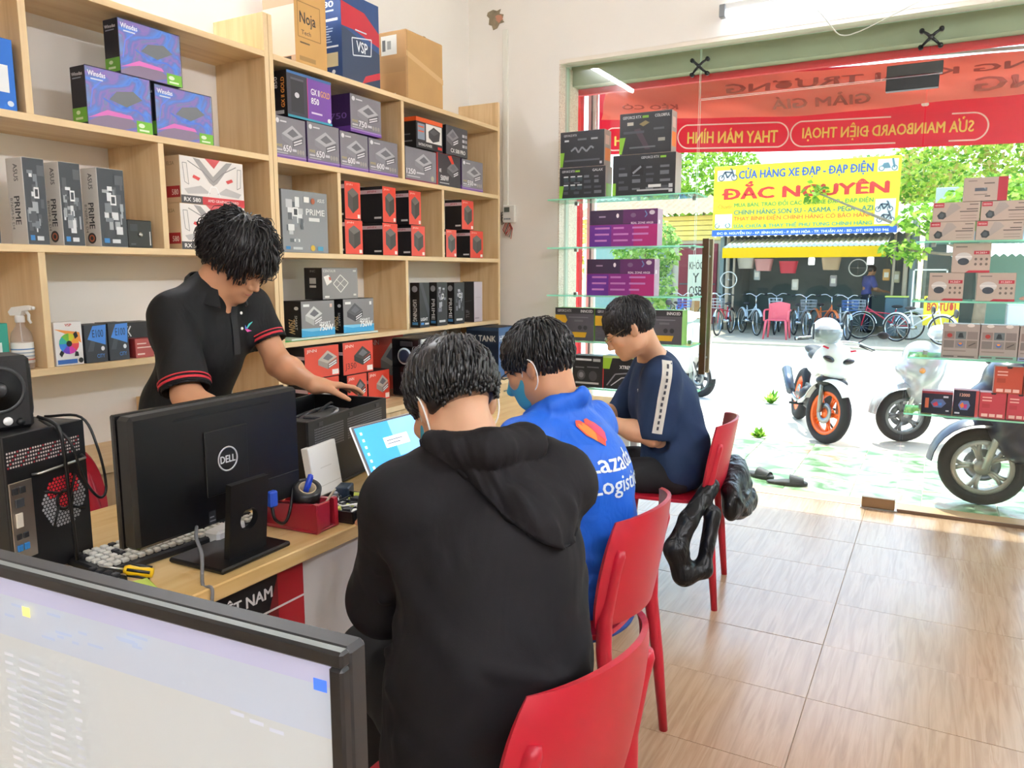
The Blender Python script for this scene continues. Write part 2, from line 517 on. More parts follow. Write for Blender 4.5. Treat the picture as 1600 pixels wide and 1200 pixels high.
def relax(V, Q, it=2, lam=.5):
    for _ in range(it):
        s = np.zeros_like(V); c = np.zeros(len(V))
        for i in range(4):
            a, b = Q[:, i], Q[:, (i + 1) % 4]
            np.add.at(s, a, V[b]); np.add.at(c, a, 1); np.add.at(s, b, V[a]); np.add.at(c, b, 1)
        V = V + lam * (s / np.maximum(c, 1)[:, None] - V)
    return V
def npmesh(name, V, Q, m, smooth=True):
    me = bpy.data.meshes.new(name); n = len(Q)
    me.vertices.add(len(V)); me.vertices.foreach_set('co', np.asarray(V, np.float32).ravel())
    me.loops.add(n * 4); me.loops.foreach_set('vertex_index', np.asarray(Q, np.int32).ravel())
    me.polygons.add(n); me.polygons.foreach_set('loop_start', np.arange(0, n * 4, 4, dtype=np.int32))
    me.polygons.foreach_set('use_smooth', np.full(n, smooth))
    me.materials.append(m); me.update(calc_edges=True); me.validate()
    return me
def soft(name, L, h, m, parent=None, lo=None, hi=None, loc=None, rot=None, sm=1):
    """mesh a soft shape list"""
    if lo is None:
        pts = []
        for it in L:
            if it[0] == 'c': pts += [np.array(it[1]) - max(it[3:5]), np.array(it[1]) + max(it[3:5]), np.array(it[2]) - max(it[3:5]), np.array(it[2]) + max(it[3:5])]
            elif it[0] in 'eb': r_ = max(it[2]); pts += [np.array(it[1]) - r_, np.array(it[1]) + r_]
        pts = np.array(pts); lo = pts.min(0) - .02; hi = pts.max(0) + .02
    V, Q = surfnet(lambda P: evalshape(P, L), lo, hi, h)
    if sm: V = relax(V, Q, sm)
    o = link(name, npmesh(name, V, Q, m), parent, loc or (0, 0, 0), rot or (0, 0, 0))
    return o
# ------------------------------------------------------------------ room shell
WX = -3.005; GY = 4.934
wallm = mat('#F7F2EA', .85, bump=.12, bs=60, vary=.03, vs=1.3)
ceilm = mat('#F2EFE8', .9)
mosaic = ramp_mat('mosaic_tile', [(.3, '#B08A72'), (.42, '#E2D2BE'), (.55, '#F0E6D8'), (.66, '#A98C78')], (1, 1, 1), 140, 2, .6, .4)
concrete = mat('#D9D2C4', .9, bump=.3, bs=25, vary=.08, vs=2.5)
struct(MB().box(-3.105, WX, -2.6, 4.82, -.05, 3.6, wallm).build('wall_left'))
struct(MB().box(2.3, 2.4, -2.6, 4.82, -.05, 3.6, wallm).build('wall_right'))
struct(MB().box(-3.105, 2.4, -2.7, -2.6, -.05, 3.6, wallm).build('wall_back'))
struct(MB().box(-3.105, 2.4, -2.7, 5.12, 3.6, 3.7, ceilm).build('ceiling'))
wf = MB().box(-3.105, -2.302, 4.82, 5.12, -.05, 3.6, wallm)
wf.box(-2.302, 2.0, 4.82, 5.12, 2.79, 3.6, wallm).box(2.0, 2.4, 4.82, 5.12, -.05, 3.6, wallm)
wf.box(-2.302, 2.0, 4.822, 4.84, 2.765, 2.79, mat('#F4EBDD', .7))
struct(wf.build('wall_front'))
# window reveal: mosaic strips with the glazing channel between them
rv = struct(MB().box(-2.302, -2.294, 4.822, 4.905, 0, 2.765, mosaic).build('trim_1'))
struct(MB().box(-2.302, -2.292, 4.905, 4.975, 0, 2.765, mat('#B9BFAE', .5)).build('trim_2'))
struct(MB().box(-2.302, -2.294, 4.975, 5.118, 0, 2.765, mosaic).build('trim_3'))
# lintel over the glass, outside it
lint = mat('#9C9F86', .8, vary=.05)
lb = MB().box(-2.302, 2.0, 5.02, 5.12, 2.66, 2.789, lint).box(-2.302, 2.0, 5.12, 5.16, 2.62, 2.70, mat('#D8202E', .5))
struct(lb.build('trim_4'))
# floor: loose-laid vinyl sheets with wood print
fl = struct(MB().box(-3.105, 2.4, -2.7, 4.955, -.08, -.003, mat('#B0957A', .8)).build('floor'))
vinyl = ramp_mat('vinyl_wood', [(.28, '#9C7D61'), (.45, '#AA8B6E'), (.6, '#B5977A'), (.75, '#A18368')], (20, 1.2, 6), 2.2, 8, 1.0, .24, bump=.06, rand=9.)
sm = MB().box(-.4215, .4215, -.209, .209, -.003, 0, vinyl, .0006).mesh('floor_sheet')
for i in range(-4, 3):
    for j in range(-7, 6):
        x = -.29 + .4225 + i * .845; y = 2.55 + .21 + j * .42
        if x < -3.3: continue
        r_ = random.Random(i * 31 + j)
        link('floor_sheet', sm, fl, (x, y, r_.uniform(0, .0008)), (r_.uniform(-.0012, .0012), r_.uniform(-.0012, .0012), 0))
# threshold strip under the glass
struct(MB().box(-2.3, 2.0, 4.955, 5.11, -.03, .004, mat('#B98F63', .5, vary=.08, vs=9), .002).build('trim_5'))
# skirting
struct(MB().box(-3.005, -2.302, 4.80, 4.82, 0, .09, mat('#D9C9B5', .5)).build('baseboard_front'))

# damaged plaster, trunking and timer on the front wall
dm = MB()
rr = random.Random(3)
pl = [(-.062 + .0, .05), (-.02, .062), (.012, .05), (.04, .058), (.03, .03), (.062, .02), (.05, -.01), (.068, -.03), (.03, -.035), (.012, -.062), (-.02, -.07), (-.03, -.04), (-.055, -.03), (-.05, .01), (-.07, .03)]
Tw = Matrix(((1, 0, 0, 0), (0, 0, -1, 0), (0, 1, 0, 0), (0, 0, 0, 1)))
dm.prism(pl, .004, mat('#8D8069', .95, bump=.8, bs=90, vary=.2, vs=30), Tw)
dm.prism([(x * .45 + .03, y * .4 - .002) for x, y in pl], .007, mat('#C58C72', .9), Tw)
hole = dm.build('plaster_hole', loc=(-2.785, 4.8199, 3.118)); tag(hole, 'ragged patch of broken plaster showing brick high on the cream wall', 'wall damage')
tr = MB().box(-.02, .02, -.013, 0, -.6, .58, mat('#EFEDE2', .5), .002).build('cable_trunking', loc=(-2.706, 4.82, 2.46)); tag(tr, 'white plastic cable trunking running down the front wall to a timer', 'cable trunking')
tm = thing('wall_timer', 'small white timer switch box with red and black wires on the wall', 'timer', (-2.672, 4.82, 1.805))
MB().box(-.042, .05, -.035, 0, -.06, .06, mat('#ECEAE4', .4), .004).build('housing', tm)
MB().box(-.03, .012, -.037, -.035, .012, .045, mat('#5A6058', .3)).build('display', tm)
b_ = MB()
for i in range(4): b_.box(-.032 + i * .014, -.022 + i * .014, -.038, -.035, -.04, -.03, mat('#8B8F90', .4))
b_.build('button_row', tm)
wr = MB()
for i, c in enumerate(('#C0332B', '#C86A4A', '#1D1B1B', '#B84438')):
    s_ = .012 * i
    wr.tube([(-.03 + s_, -.012, -.06), (-.05 + s_ * .6, -.02, -.11 - s_), (-.02 + s_, -.02, -.135 - s_), (.01 + s_ * .5, -.02, -.10), (0, -.012, -.06)], .003, mat(c, .5), 6)
for i in range(3): wr.tube([(-.042, -.012, .02 - i * .02), (-.062, -.02, .01 - i * .02), (-.06, -.015, -.05 - i * .012), (-.04, -.012, -.055)], .003, mat('#1B1A1A', .5), 6)
wr.build('wire', tm)

# LED tubes: the two the picture shows (one over the window, one mirrored in the glass); those on the other walls are unseen, added to brighten the room
def led(label, loc, rz, L=1.2, e=122.):
    ledm = mat('#EEF4FF', .5, emit=e)
    t = thing('led_tube_light', label, 'lamp', loc, rz, 'LED tubes on the walls')
    MB().box(-L / 2, L / 2, -.012, .012, .018, .055, mat('#E8E9E6', .4), .003).build('batten', t)
    MB().tube([(-L / 2 + .02, 0, 0), (L / 2 - .02, 0, 0)], .02, ledm, 12).build('tube', t)
    for s_ in (-1, 1): MB().box(s_ * L / 2 - .018, s_ * L / 2 + .018, -.022, .022, -.022, .05, mat('#8B8F92', .4), .004).build('end_cap', t)
    return t
led('white LED tube on the wall over the glass front', (-.62, 4.775, 2.90), 0, e=9.)
led('white LED tube high on the wall over the wooden shelves', (-2.95, 2.5, 3.28), PI / 2, e=70.)
led('white LED tube high on the wall at the back of the shop', (1.7, -2.55, 3.1), 0)
for y_, lab in ((-1.2, 'white LED tube high on the wall facing the shelves, toward the back'), (.9, 'white LED tube high on the wall facing the shelves, opposite the desk'), (3.0, 'white LED tube high on the wall facing the shelves, toward the glass front')): led(lab, (2.25, y_, 3.1), PI / 2)
# ------------------------------------------------------------------ shelving
SF = -2.687
oak = ramp_mat('oak_board', [(.25, '#CDA878'), (.45, '#DDBB8B'), (.62, '#E6C89B'), (.8, '#D4B080')], (7, 7, .5), 3.0, 7, .5, .42, rand=5.)
oakh = ramp_mat('oak_board_flat', [(.25, '#D0AA78'), (.45, '#E2C190'), (.62, '#EACEA2'), (.8, '#D8B584')], (7, .5, 7), 3.0, 7, .5, .42, rand=5.)
edge = ramp_mat('oak_edge', [(.3, '#E4C394'), (.5, '#F0D4A6'), (.7, '#E9CA9A')], (9, 9, .8), 3, 5, .3, .45)
edgeh = ramp_mat('oak_edge_flat', [(.3, '#E4C394'), (.5, '#F0D4A6'), (.7, '#E9CA9A')], (9, .8, 9), 3, 5, .3, .45)
ZT = [2.371, 1.923, 1.493, 1.070]
BT = .025
CT = .70       # counter top
def board(root, y0, y1, zt, name='shelf_board', x0=WX + .002, x1=SF):
    return MB().box(x0, x1, y0, y1, zt - BT, zt, oakh, .001, {'r': edgeh}).build(name, root)
def upright(root, y, z0, z1, name, w=BT, x1=SF - .004):
    return MB().box(WX + .002, x1, y - w / 2, y + w / 2, z0, z1, oak, .001, {'r': edge}).build(name, root)
def unit(label, y0, y1, divs, ztop, cx):
    t = thing('shelf_unit', label, 'shelves', (0, 0, 0), 0, 'oak shelf units along the wall')
    for y in (y0 + BT / 2, y1 - BT / 2): upright(t, y, CT, ztop, 'side_panel', x1=SF)
    for z in ZT: board(t, y0 + BT, y1 - BT, z)
    for i, y in divs:
        zb = ([9] + ZT + [CT])[i + 1]; zt = ZT[i - 1] - BT if i else ztop
        upright(t, y, zb, zt, 'divider')
    c = MB().box(WX + .002, cx, y0, y1, CT - .03, CT, oakh, .002, {'r': edgeh}).build('counter', t)
    n = 4; w = (y1 - y0) / n
    MB().box(WX + .002, cx - .04, y0, y1, .08, CT - .031, oak).build('cabinet_body', t)
    for k in range(n):
        d = MB().box(cx - .039, cx - .02, y0 + k * w + .003, y0 + (k + 1) * w - .003, .09, CT - .035, oak, .002).build('cabinet_door', t)
        MB().tube([(cx - .005, y0 + (k + .5) * w - .06, CT - .08), (cx - .005, y0 + (k + .5) * w + .06, CT - .08)], .005, mat('#9A9C9E', .3, 1)).build('handle', d)
    return t
unit('light oak shelf unit behind the standing man, with spray bottle', .56, 2.625, [(1, 1.555), (2, 2.046), (3, 1.551)], 2.535, -2.62)
unit('light oak shelf unit full of power supply boxes, ending near the timer', 2.627, 4.7, [(1, 3.612), (2, 3.07), (2, 4.006), (3, 3.626)], 2.535, -2.47)
MB  # (stub panel that stands on the counter behind the standing man)
tag(MB().box(WX + .01, SF, 2.075, 2.098, CT + .001, .87, oak, .001).build('oak_offcut', loc=(0, 0, 0)), 'short upright oak panel standing on the counter behind the monitor', 'panel')
# ------------------------------------------------------------------ glass front
pane = glass_mat('clear_pane', '#FAFFFC', rough=.01)
gedge = mat('#CFEFDF', .25)
steel = mat('#B9BCBE', .28, 1.0); dsteel = mat('#3A3B3C', .35, .8); bronze = mat('#8A7763', .3, 1.0)
def glasspane(name, parent, x0, x1, z0, z1):
    mb = MB().box(x0, x1, GY - .005, GY + .005, z0, z1, pane, 0, {'l': gedge, 'r': gedge, 'u': gedge, 'd': gedge})
    return mb.build(name, parent)
def spider(parent, x, z):
    mb = MB()
    for sx in (-1, 1):
        for sz in (-1, 1):
            mb.tube([(x, GY - .045, z), (x + sx * .021, GY - .042, z + sz * .02), (x + sx * .047, GY - .022, z + sz * .042)], [.009, .008, .007], dsteel, 8)
            mb.cyl((x + sx * .047, GY - .03, z + sz * .042), (x + sx * .047, GY - .006, z + sz * .042), .013, .013, dsteel, 12)
    mb.ell((x, GY - .047, z), (.014, .01, .014), dsteel)
    return mb.build('spider_fitting', parent)
w1 = struct(bpy.data.objects.new('window_1', None)); COL.objects.link(w1)
glasspane('glass_pane', w1, -2.29, -1.389, .004, 2.765); spider(w1, -1.386, 2.655)
w2 = struct(bpy.data.objects.new('window_2', None)); COL.objects.link(w2)
glasspane('glass_pane', w2, -1.382, -.133, 2.468, 2.765)
w3 = struct(bpy.data.objects.new('window_3', None)); COL.objects.link(w3)
glasspane('glass_pane', w3, -.125, 1.99, .012, 2.765); spider(w3, -.128, 2.65)
MB().box(-.125, 1.99, GY - .016, GY - .006, 0, .02, mat('#6B5340', .5)).build('floor_channel', w3)
dr = struct(bpy.data.objects.new('door_1', None)); COL.objects.link(dr)
glasspane('glass_pane', dr, -1.379, -.136, .012, 2.46)
MB().box(-.335, -.075, GY - .024, GY + .024, 2.395, 2.46, dsteel, .002).box(-.335, -.06, GY - .022, GY + .022, 2.468, 2.53, mat('#55585A', .2, 1), .002).build('patch_fitting', dr)
MB().box(-.315, -.137, GY - .022, GY + .022, .008, .072, bronze, .003).box(-.32, -.12, GY - .025, GY + .025, .0005, .008, steel, .001).build('patch_fitting', dr)
hb = MB()
for sy, mm in ((-1, mat('#6A5747', .3, .9)), (1, mat('#B4A08C', .3, .9))):
    hb.box(-1.318, -1.278, GY + sy * .055 - .012, GY + sy * .055 + .012, .75, 1.61, mm, .003)
for z in (.85, 1.5): hb.cyl((-1.298, GY - .055, z), (-1.298, GY + .055, z), .009, .009, steel, 10)
hb.build('handle', dr)
# draught cord hanging from the lamp
tag(MB().tube([(-.72 + .9 * t - .35 * math.sin(PI * t) * (.2 + t), 4.75, 2.86 - .22 * math.sin(PI * t) + .08 * t) for t in [i / 16 for i in range(17)]], .003, mat('#D8D8CC', .5), 6).build('lamp_cable'), 'thin pale cable looping under the LED tube over the window', 'cable')

# ------------------------------------------------------------------ glass shelves in the window
shelfg = glass_mat('shelf_glass', '#F0FFF8', rough=.02)
shedge = cloth_trans('shelf_edge', '#A8F0D2', .6)
def gshelf(x0, x1, z, label):
    t = thing('glass_shelf', label, 'shelf', (0, 0, 0), 0, 'glass shelves in the window')
    MB().box(x0, x1, 4.625, 4.918, z - .009, z, shelfg, 0, {'l': shedge, 'r': shedge, 'f': shedge, 'b': shedge}).build('glass_plate', t)
    for x in (x0 + .08, x1 - .08):
        MB().box(x - .012, x + .012, 4.9, GY - .006, z - .022, z + .012, steel, .003).build('clamp', t)
GZ = [1.873, 1.562, 1.252, .952, .645]
nm = ['top', 'second', 'third', 'fourth', 'lowest']
wl_ = ['carrying four dark graphics card boxes', 'with the upper purple box', 'with the lower purple box', 'with black and yellow boxes', 'behind the seated men']
wr_ = ['', 'carrying five camera boxes', 'carrying three dome camera boxes', 'with grey multi picture boxes', 'with red and black small boxes']
for i, z in enumerate(GZ):
    gshelf(-2.285, -1.31, z, 'glass shelf next to the cream wall ' + wl_[i])
    if i: gshelf(-.12, 1.3, z, 'glass shelf in front of the parked scooter ' + wr_[i])
# ------------------------------------------------------------------ outside: ground
GZ0 = -.10
tilem = ramp_mat('patio_tile', [(.34, '#4A7846'), (.45, '#88AC80'), (.56, '#B4BEA8'), (.68, '#A08064')], (1, 1, 1), 5.5, 4, .8, .3, rand=11.)
pf = struct(MB().box(-6, 4.5, 5.112, 6.62, -.12, -.006, mat('#CFC8B8', .8)).build('floor_patio'))
tmesh = MB().box(-.198, .198, -.198, .198, -.006, 0, tilem, .002).mesh('patio_tile')
for i in range(-12, 10):
    for j in range(4):
        x = .2 + i * .4; y = 5.312 + j * .376
        link('patio_tile', tmesh, pf, (x, y, 0), (0, 0, 0), (1, .94, 1))
struct(MB().box(-40, 30, 6.62, 9.0, -.3, GZ0, mat('#D6CCB8', .95, bump=.4, bs=30, vary=.1, vs=1.2)).build('pavement_near'))
struct(MB().box(-40, 30, 9.0, 16.6, -.3, GZ0 - .02, mat('#CFCBC2', .95, bump=.4, bs=40, vary=.06, vs=.8)).build('road'))
struct(MB().box(-40, 30, 16.6, 60, -.3, GZ0 + .02, mat('#B9AE98', .95, bump=.4, bs=20, vary=.12, vs=1.1)).build('pavement_far'))
# unseen canopy added over the patio to hold off the sun, red posts and shutter rail beside the opening
cn = thing('added_canopy', 'flat grey metal canopy over the patio outside the glass front', 'canopy', (0, 0, 0))
MB().box(-6, 4.5, 5.17, 6.06, 3.03, 3.06, mat('#A9ABA6', .6), .004).build('roof_sheet', cn)
MB().box(-6, 4.5, 6.03, 6.08, 2.96, 3.03, mat('#C22430', .5)).build('fascia', cn)
for x in (-5.9, 4.4): MB().tube([(x, 6.0, -.11), (x, 6.0, 3.03)], .03, steel, 10).build('post', cn)
rp = MB().box(-2.385, -2.335, 5.26, 5.32, -.001, 3.01, mat('#D8202E', .45), .004).build('red_post'); tag(rp, 'red painted post just outside the window beside the wall', 'post')
sr = thing('shutter_rail', 'silver roller shutter rail outside the window beside the red post', 'rail', (-2.3, 5.4, 0))
MB().box(-.032, .032, -.02, .02, -.001, 3.0, mat('#D5D5D0', .35, .7), .003).build('channel', sr)
MB().box(-.006, .006, -.024, -.02, 0, 2.98, mat('#5C5D5C', .5)).build('slot', sr)

# banners that hang outside, seen from behind (their print shows through, mirrored)
def wavy(mb, fn):
    mb.V = [tuple(fn(*v)) for v in mb.V]; return mb
redv = cloth_trans('banner_red', '#D8405C', .5); redl = cloth_trans('banner_thin', '#F4A494', .7)
def w_low(x, y, z): return (x, y + .015 * math.sin(x * 3.1) * (z - 2.0) + .008 * math.sin(x * 9), z - .045 * (x + 2.5) + .008 * math.sin(x * 2.3))
b1 = thing('red_banner', 'long red banner with white and yellow mirrored lettering outside the glass', 'banner', (0, 0, 0), 0, 'banners over the entrance')
P_ = [[(-2.5 + .05 * i, 6.0, 2.34 + .04 * j) for i in range(90)] for j in range(15)]
wavy(MB().sheet(P_, redv, .002), w_low).build('cloth', b1)
pm = MB()
def oval(cx, cz, w, h, n=28):
    pts = []
    r_ = h / 2
    for k in range(n):
        a = 2 * PI * k / n; sx = 1 if math.cos(a) > 0 else -1
        pts.append((cx + sx * (w / 2 - r_) + r_ * math.cos(a), cz + r_ * math.sin(a)))
    return pts + pts[:1]
# face frame: O at right end, U = -x so the writing is mirrored from indoors
FW, FH = 4.4, .56
def mir(items): prints(pm, (1.9, 5.997, 2.34), (-1, 0, 0), (0, 0, 1), FW, FH, items, -.0012)
def fx(x): return (1.9 - x) / FW
def rowtext(s, x0, x1, z0, z1, c): return ('t', s, fx(x1), (z0 - 2.34) / FH, (x1 - x0) / FW, (z1 - z0) / FH, c, .03)
its = [rowtext('SỬA MAINBOARD ĐIỆN THOẠI', -.93, .13, 2.405, 2.525, '#FFE873'), rowtext('THAY MÀN HÌNH', -1.77, -1.10, 2.405, 2.515, '#FFE873'),
       rowtext('ÉP KÍNH', -2.36, -1.97, 2.405, 2.50, '#FFE873'), rowtext('SỬA ĐIỆN THOẠI LAPTOP', -2.3, .72, 2.60, 2.86, '#FFFFFF')]
for cx, w in ((-.4, 1.22), (-1.435, .82), (-2.17, .56)):
    its.append(('l', [(fx(x), (z - 2.34) / FH) for x, z in oval(cx, 2.457, w, .175)], .018, '#FFE9E4'))
mir(its)
wavy(pm, w_low).build('lettering', b1)
MB().tube([(-2.5, 6.0, 2.93), (1.9, 6.0, 2.73)], .012, steel, 8).build('top_rod', b1)
def w_up(x, y, z): return (x, y + .05 * math.sin(x * 1.7 + z * 14) + .02 * math.sin(x * 5 - z * 23) + .012 * math.sin(x * 11 + z * 40), z - .035 * (x + 2.3) + .02 * math.sin(x * 1.9))
b2 = thing('promotion_banner', 'thin sunlit orange red banner with faint mirrored lettering, hung in folds', 'banner', (0, 0, 0), 0, 'banners over the entrance')
P_ = [[(-2.25 + .03 * i, 5.45, 2.49 + .02 * j) for i in range(140)] for j in range(14)]
wavy(MB().sheet(P_, redl, .0015), w_up).build('cloth', b2)
pm = MB(); FW, FH = 4.15, .26
def mir2(items): prints(pm, (1.9, 5.446, 2.49), (-1, 0, 0), (0, 0, 1), FW, FH, items, -.002)
def rt2(s, x0, x1, z0, z1, c): return ('t', s, fx(x1), (z0 - 2.49) / FH, (x1 - x0) / FW, (z1 - z0) / FH, c, .03)
mir2([rt2('TƯNG BỪNG KHAI TRƯƠNG', -1.35, 1.3, 2.64, 2.71, '#A8463C'), rt2('GIẢM GIÁ', -1.05, -.45, 2.53, 2.60, '#A8463C'), rt2('KÉO CÓ', -2.1, -1.7, 2.56, 2.60, '#B65A4C'), rt2('XẢ HÀNG', .1, 1.2, 2.52, 2.62, '#B04A40')])
wavy(pm, w_up).build('lettering', b2)

# ------------------------------------------------------------------ outside: trees
def leafmat(c): return cloth_trans('leaf_' + c.strip('#'), c, .4)
def tree(label, loc, h, blobs, n, ls, cols, seed, trunk_r=.12, group='trees across the street', branches=True):
    t = thing('tree', label, 'tree', loc, 0, group)
    rr = random.Random(seed)
    bark = mat('#8A7B66', .95, bump=.6, bs=30, vary=.2, vs=8)
    tb = MB(); tb.tube([(0, 0, 0), (.05, .02, h * .4), (-.04, 0, h * .75), (0, 0, h)], [trunk_r, trunk_r * .8, trunk_r * .6, trunk_r * .3], bark, 9); tb.build('trunk', t)
    if branches:
        br = MB()
        for (cx, cy, cz, rx, ry, rz) in blobs: br.tube([(0, 0, min(h * .7, cz)), (cx * .5, cy * .5, (cz + h * .6) / 2 + .1), (cx, cy, cz)], [trunk_r * .4, trunk_r * .25, .015], bark, 6)
        br.build('branches', t)
    mb = MB(); ms = [leafmat(c) for c in cols]
    tot = sum(b[3] * b[4] * b[5] for b in blobs)
    for (cx, cy, cz, rx, ry, rz) in blobs:
        for _ in range(int(n * rx * ry * rz / tot)):
            while True:
                u = [rr.uniform(-1, 1) for _ in range(3)]
                d = sum(q * q for q in u)
                if d < 1 and rr.random() < .25 + .75 * d: break
            p = Vector((cx + u[0] * rx, cy + u[1] * ry, cz + u[2] * rz))
            a = Vector((rr.uniform(-1, 1), rr.uniform(-1, 1), rr.uniform(-.6, .3))).normalized(); b = a.cross(Vector((rr.uniform(-1, 1), rr.uniform(-1, 1), rr.uniform(-1, 1)))).normalized()
            s = ls * rr.uniform(.6, 1.3)
            k = b * s * .32; dn = Vector((0, 0, -.18 * s))
            mb.add([p, p + a * s * .5 + k, p + a * s + dn, p + a * s * .5 - k], [(0, 1, 2), (0, 2, 3)], rr.choice(ms))
    f = mb.build('foliage', t); f['kind'] = 'stuff'
    return t
G1 = ['#7FB03A', '#A9CE4F', '#C6DE6A', '#5E9434']; G2 = ['#6C9C48', '#9CC268', '#BFD98C']; G3 = ['#A8C64A', '#D6DF6A', '#C7B36A']
tree('light green tree rising behind the yellow signboard end', (-7.6, 28.2, -.08), 4.2, [(0, 0, 4.8, 2.0, 1.2, 1.5), (1.2, 0, 3.9, 1.2, 1, 1.), (-1.6, 0, 3.8, 1.4, 1, 1.2)], 5200, .2, G1, 1)
tree('feathery bush beside the yellow house', (-6.6, 19.0, -.08), 2.0, [(0, 0, 2.1, .9, .6, .8), (.2, 0, 1.1, .6, .5, .6)], 2200, .15, G2, 2, .05)
tree('sunlit tree standing farthest along the street past the yellow house', (-13.2, 24, -.08), 3.6, [(0, 0, 3.4, 2.0, 1.2, 1.6), (1.6, 0, 2.0, 1.2, 1, 1.2)], 4800, .2, G3, 3)
tree('yellow green tree above the grey metal roofs', (2.2, 27.5, -.08), 5.0, [(-2.4, 0, 4.7, 1.5, 1, 1.1), (.2, 0, 5.0, 1.6, 1, 1.0), (2.4, 0, 4.6, 1.8, 1, 1.3), (-3.6, .5, 3.8, 1.0, .8, .6)], 6500, .19, G1 + G3, 4)
tree('street tree with a pale trunk and a branch across the signboard', (.72, 18.2, -.08), 2.6, [(.3, 0, 2.9, 1.0, .8, .5), (-1.1, .1, 2.6, .5, .4, .35), (-1.4, .2, 1.95, .45, .4, .25), (-3.35, .95, 3.30, .28, .18, .24)], 1700, .17, G1, 5, .13)
tree('tall dense tree behind the bicycle shop roof', (-2.6, 33, -.08), 4.5, [(0, 0, 5.0, 2.8, 1.2, .9), (2, 0, 4.8, 1.5, 1, .9)], 3600, .24, G2, 6)
# little weeds by the road
for i, (x, y, lab) in enumerate(((-1.62, 9.2, 'small bright green weed on the sunny road edge'), (-1.35, 7.1, 'tiny weed on the pavement beyond the slippers'))):
    t = thing('weed', lab, 'plant', (x, y, GZ0 - .02 * (y > 9)), 0, 'weeds by the road'); mb = MB(); rr = random.Random(i)
    for _ in range(70):
        a = rr.uniform(0, 2 * PI); l = rr.uniform(.06, .2) * (1 if i == 0 else .6); e = rr.uniform(.3, 1.2)
        d = Vector((math.cos(a) * math.cos(e), math.sin(a) * math.cos(e), math.sin(e))); sd = Vector((-math.sin(a), math.cos(a), 0)) * .02
        mb.add([(0, 0, 0), d * l * .6 + sd, d * l, d * l * .6 - sd], [(0, 1, 2, 3)], leafmat(rr.choice(G1)))
    mb.build('leaves', t)

# ------------------------------------------------------------------ outside: buildings
zinc = mat('#B9BDBC', .5, .5, vary=.12, vs=3)
def corr(x0, x1, y0, z0, y1, z1, m, pitch=.12, amp=.02, t=.004):
    n = int((x1 - x0) / pitch * 4); P = []
    for (y, z) in ((y0, z0), ((y0 + y1) / 2, (z0 + z1) / 2), (y1, z1)):
        P.append([(x0 + (x1 - x0) * i / n, y, z + amp * math.sin(2 * PI * i / 4)) for i in range(n + 1)])
    return MB().sheet(P, m, t)
hs = thing('yellow_house', 'low yellow house with a tiled roof beside the bicycle shop', 'house', (0, 0, 0))
ylw = mat('#F2D77A', .8, vary=.05)
MB().box(-9.6, -5.3, 22.0, 25.5, -.08, 3.0, mat('#D9D3C0', .85)).build('wall', hs)
for k in range(5): MB().box(-9.7, -5.2, 21.9, 21.99, 2.3 + k * .14, 2.425 + k * .14, ylw, .006).build('cladding_board', hs)
corr(-9.9, -5.1, 21.6, 3.02, 23.8, 3.7, mat('#A8866A', .9, vary=.2, vs=6), .2, .035).build('roof', hs)
for k in range(3):
    x = -9.2 + k * 1.3
    d = MB().box(x, x + 1.1, 21.9, 21.98, -.05, 2.2, mat(['#8FB0A8', '#7E8F94', '#8B3340'][k], .6), .01).build('shutter_door', hs)
    MB().box(x + .04, x + 1.06, 21.89, 21.9, 1.05, 1.09, mat('#5C6668', .6)).build('rail', d)
pb = thing('poster_board', 'tall narrow board with black letters leaning by the yellow house', 'sign', (-5.72, 20.6, -.08))
MB().box(-.22, .22, -.02, .02, 0, 1.95, mat('#DDE3D6', .6), .004).build('panel', pb)
pm = MB(); prints(pm, (-.22, -.0205, 0), (1, 0, 0), (0, 0, 1), .44, 1.95, [('t', 'KHÓC', .08, .80, .84, .13, '#2A2C2C'), ('t', 'Y', .3, .62, .4, .13, '#2A2C2C'), ('t', 'OSB', .1, .44, .8, .13, '#2A2C2C'), ('r', .2, .12, .6, .25, '#C08A5A')]); pm.build('lettering', pb)

bs = thing('bicycle_shop', 'dark open fronted bicycle shop under a corrugated roof', 'shop', (0, 0, 0))
dk = mat('#7B8C90', .9, vary=.15, vs=2)
MB().box(-4.95, -.55, 23.4, 23.5, -.08, 2.6, dk).build('back_wall', bs)
MB().box(-5.0, -4.9, 20.2, 23.4, -.08, 2.6, dk).build('side_wall', bs)
MB().box(-.62, -.52, 20.2, 23.4, -.08, 2.6, dk).build('side_wall', bs)
MB().box(-4.95, -.55, 20.2, 23.4, 2.45, 2.5, mat('#8A8F8C', .9)).build('ceiling_board', bs)
corr(-5.1, -.5, 19.55, 2.28, 23.6, 3.2, mat('#A9A79C', .7, .2, vary=.2, vs=3), .16, .03).build('roof', bs)
for x in (-4.78, -4.62, -.95, -.7): MB().tube([(x, 20.15, -.08), (x, 20.15, 2.5)], .05 if x in (-4.78, -.7) else .03, mat('#B5A898', .8), 8).build('post', bs)
aw = thing('yellow_awning', 'white corrugated awning with a bright yellow valance on the bicycle shop', 'awning', (0, 0, 0))
corr(-4.62, -1.05, 18.9, 1.98, 20.1, 2.22, mat('#D9DCDA', .5, .3), .11, .018).build('sheet', aw)
wavy(MB().sheet([[(-4.62 + .0446 * i, 18.88, 1.74 + .06 * j) for i in range(81)] for j in range(5)], cloth_trans('valance', '#F5CF1E', .35), .002), lambda x, y, z: (x, y + .015 * math.sin(x * 7) * (2 - z) * 4, z)).build('valance', aw)
for x in (-4.6, -1.07): MB().tube([(x, 18.9, 1.97), (x, 20.12, 2.2)], .015, steel, 6).build('arm', aw)

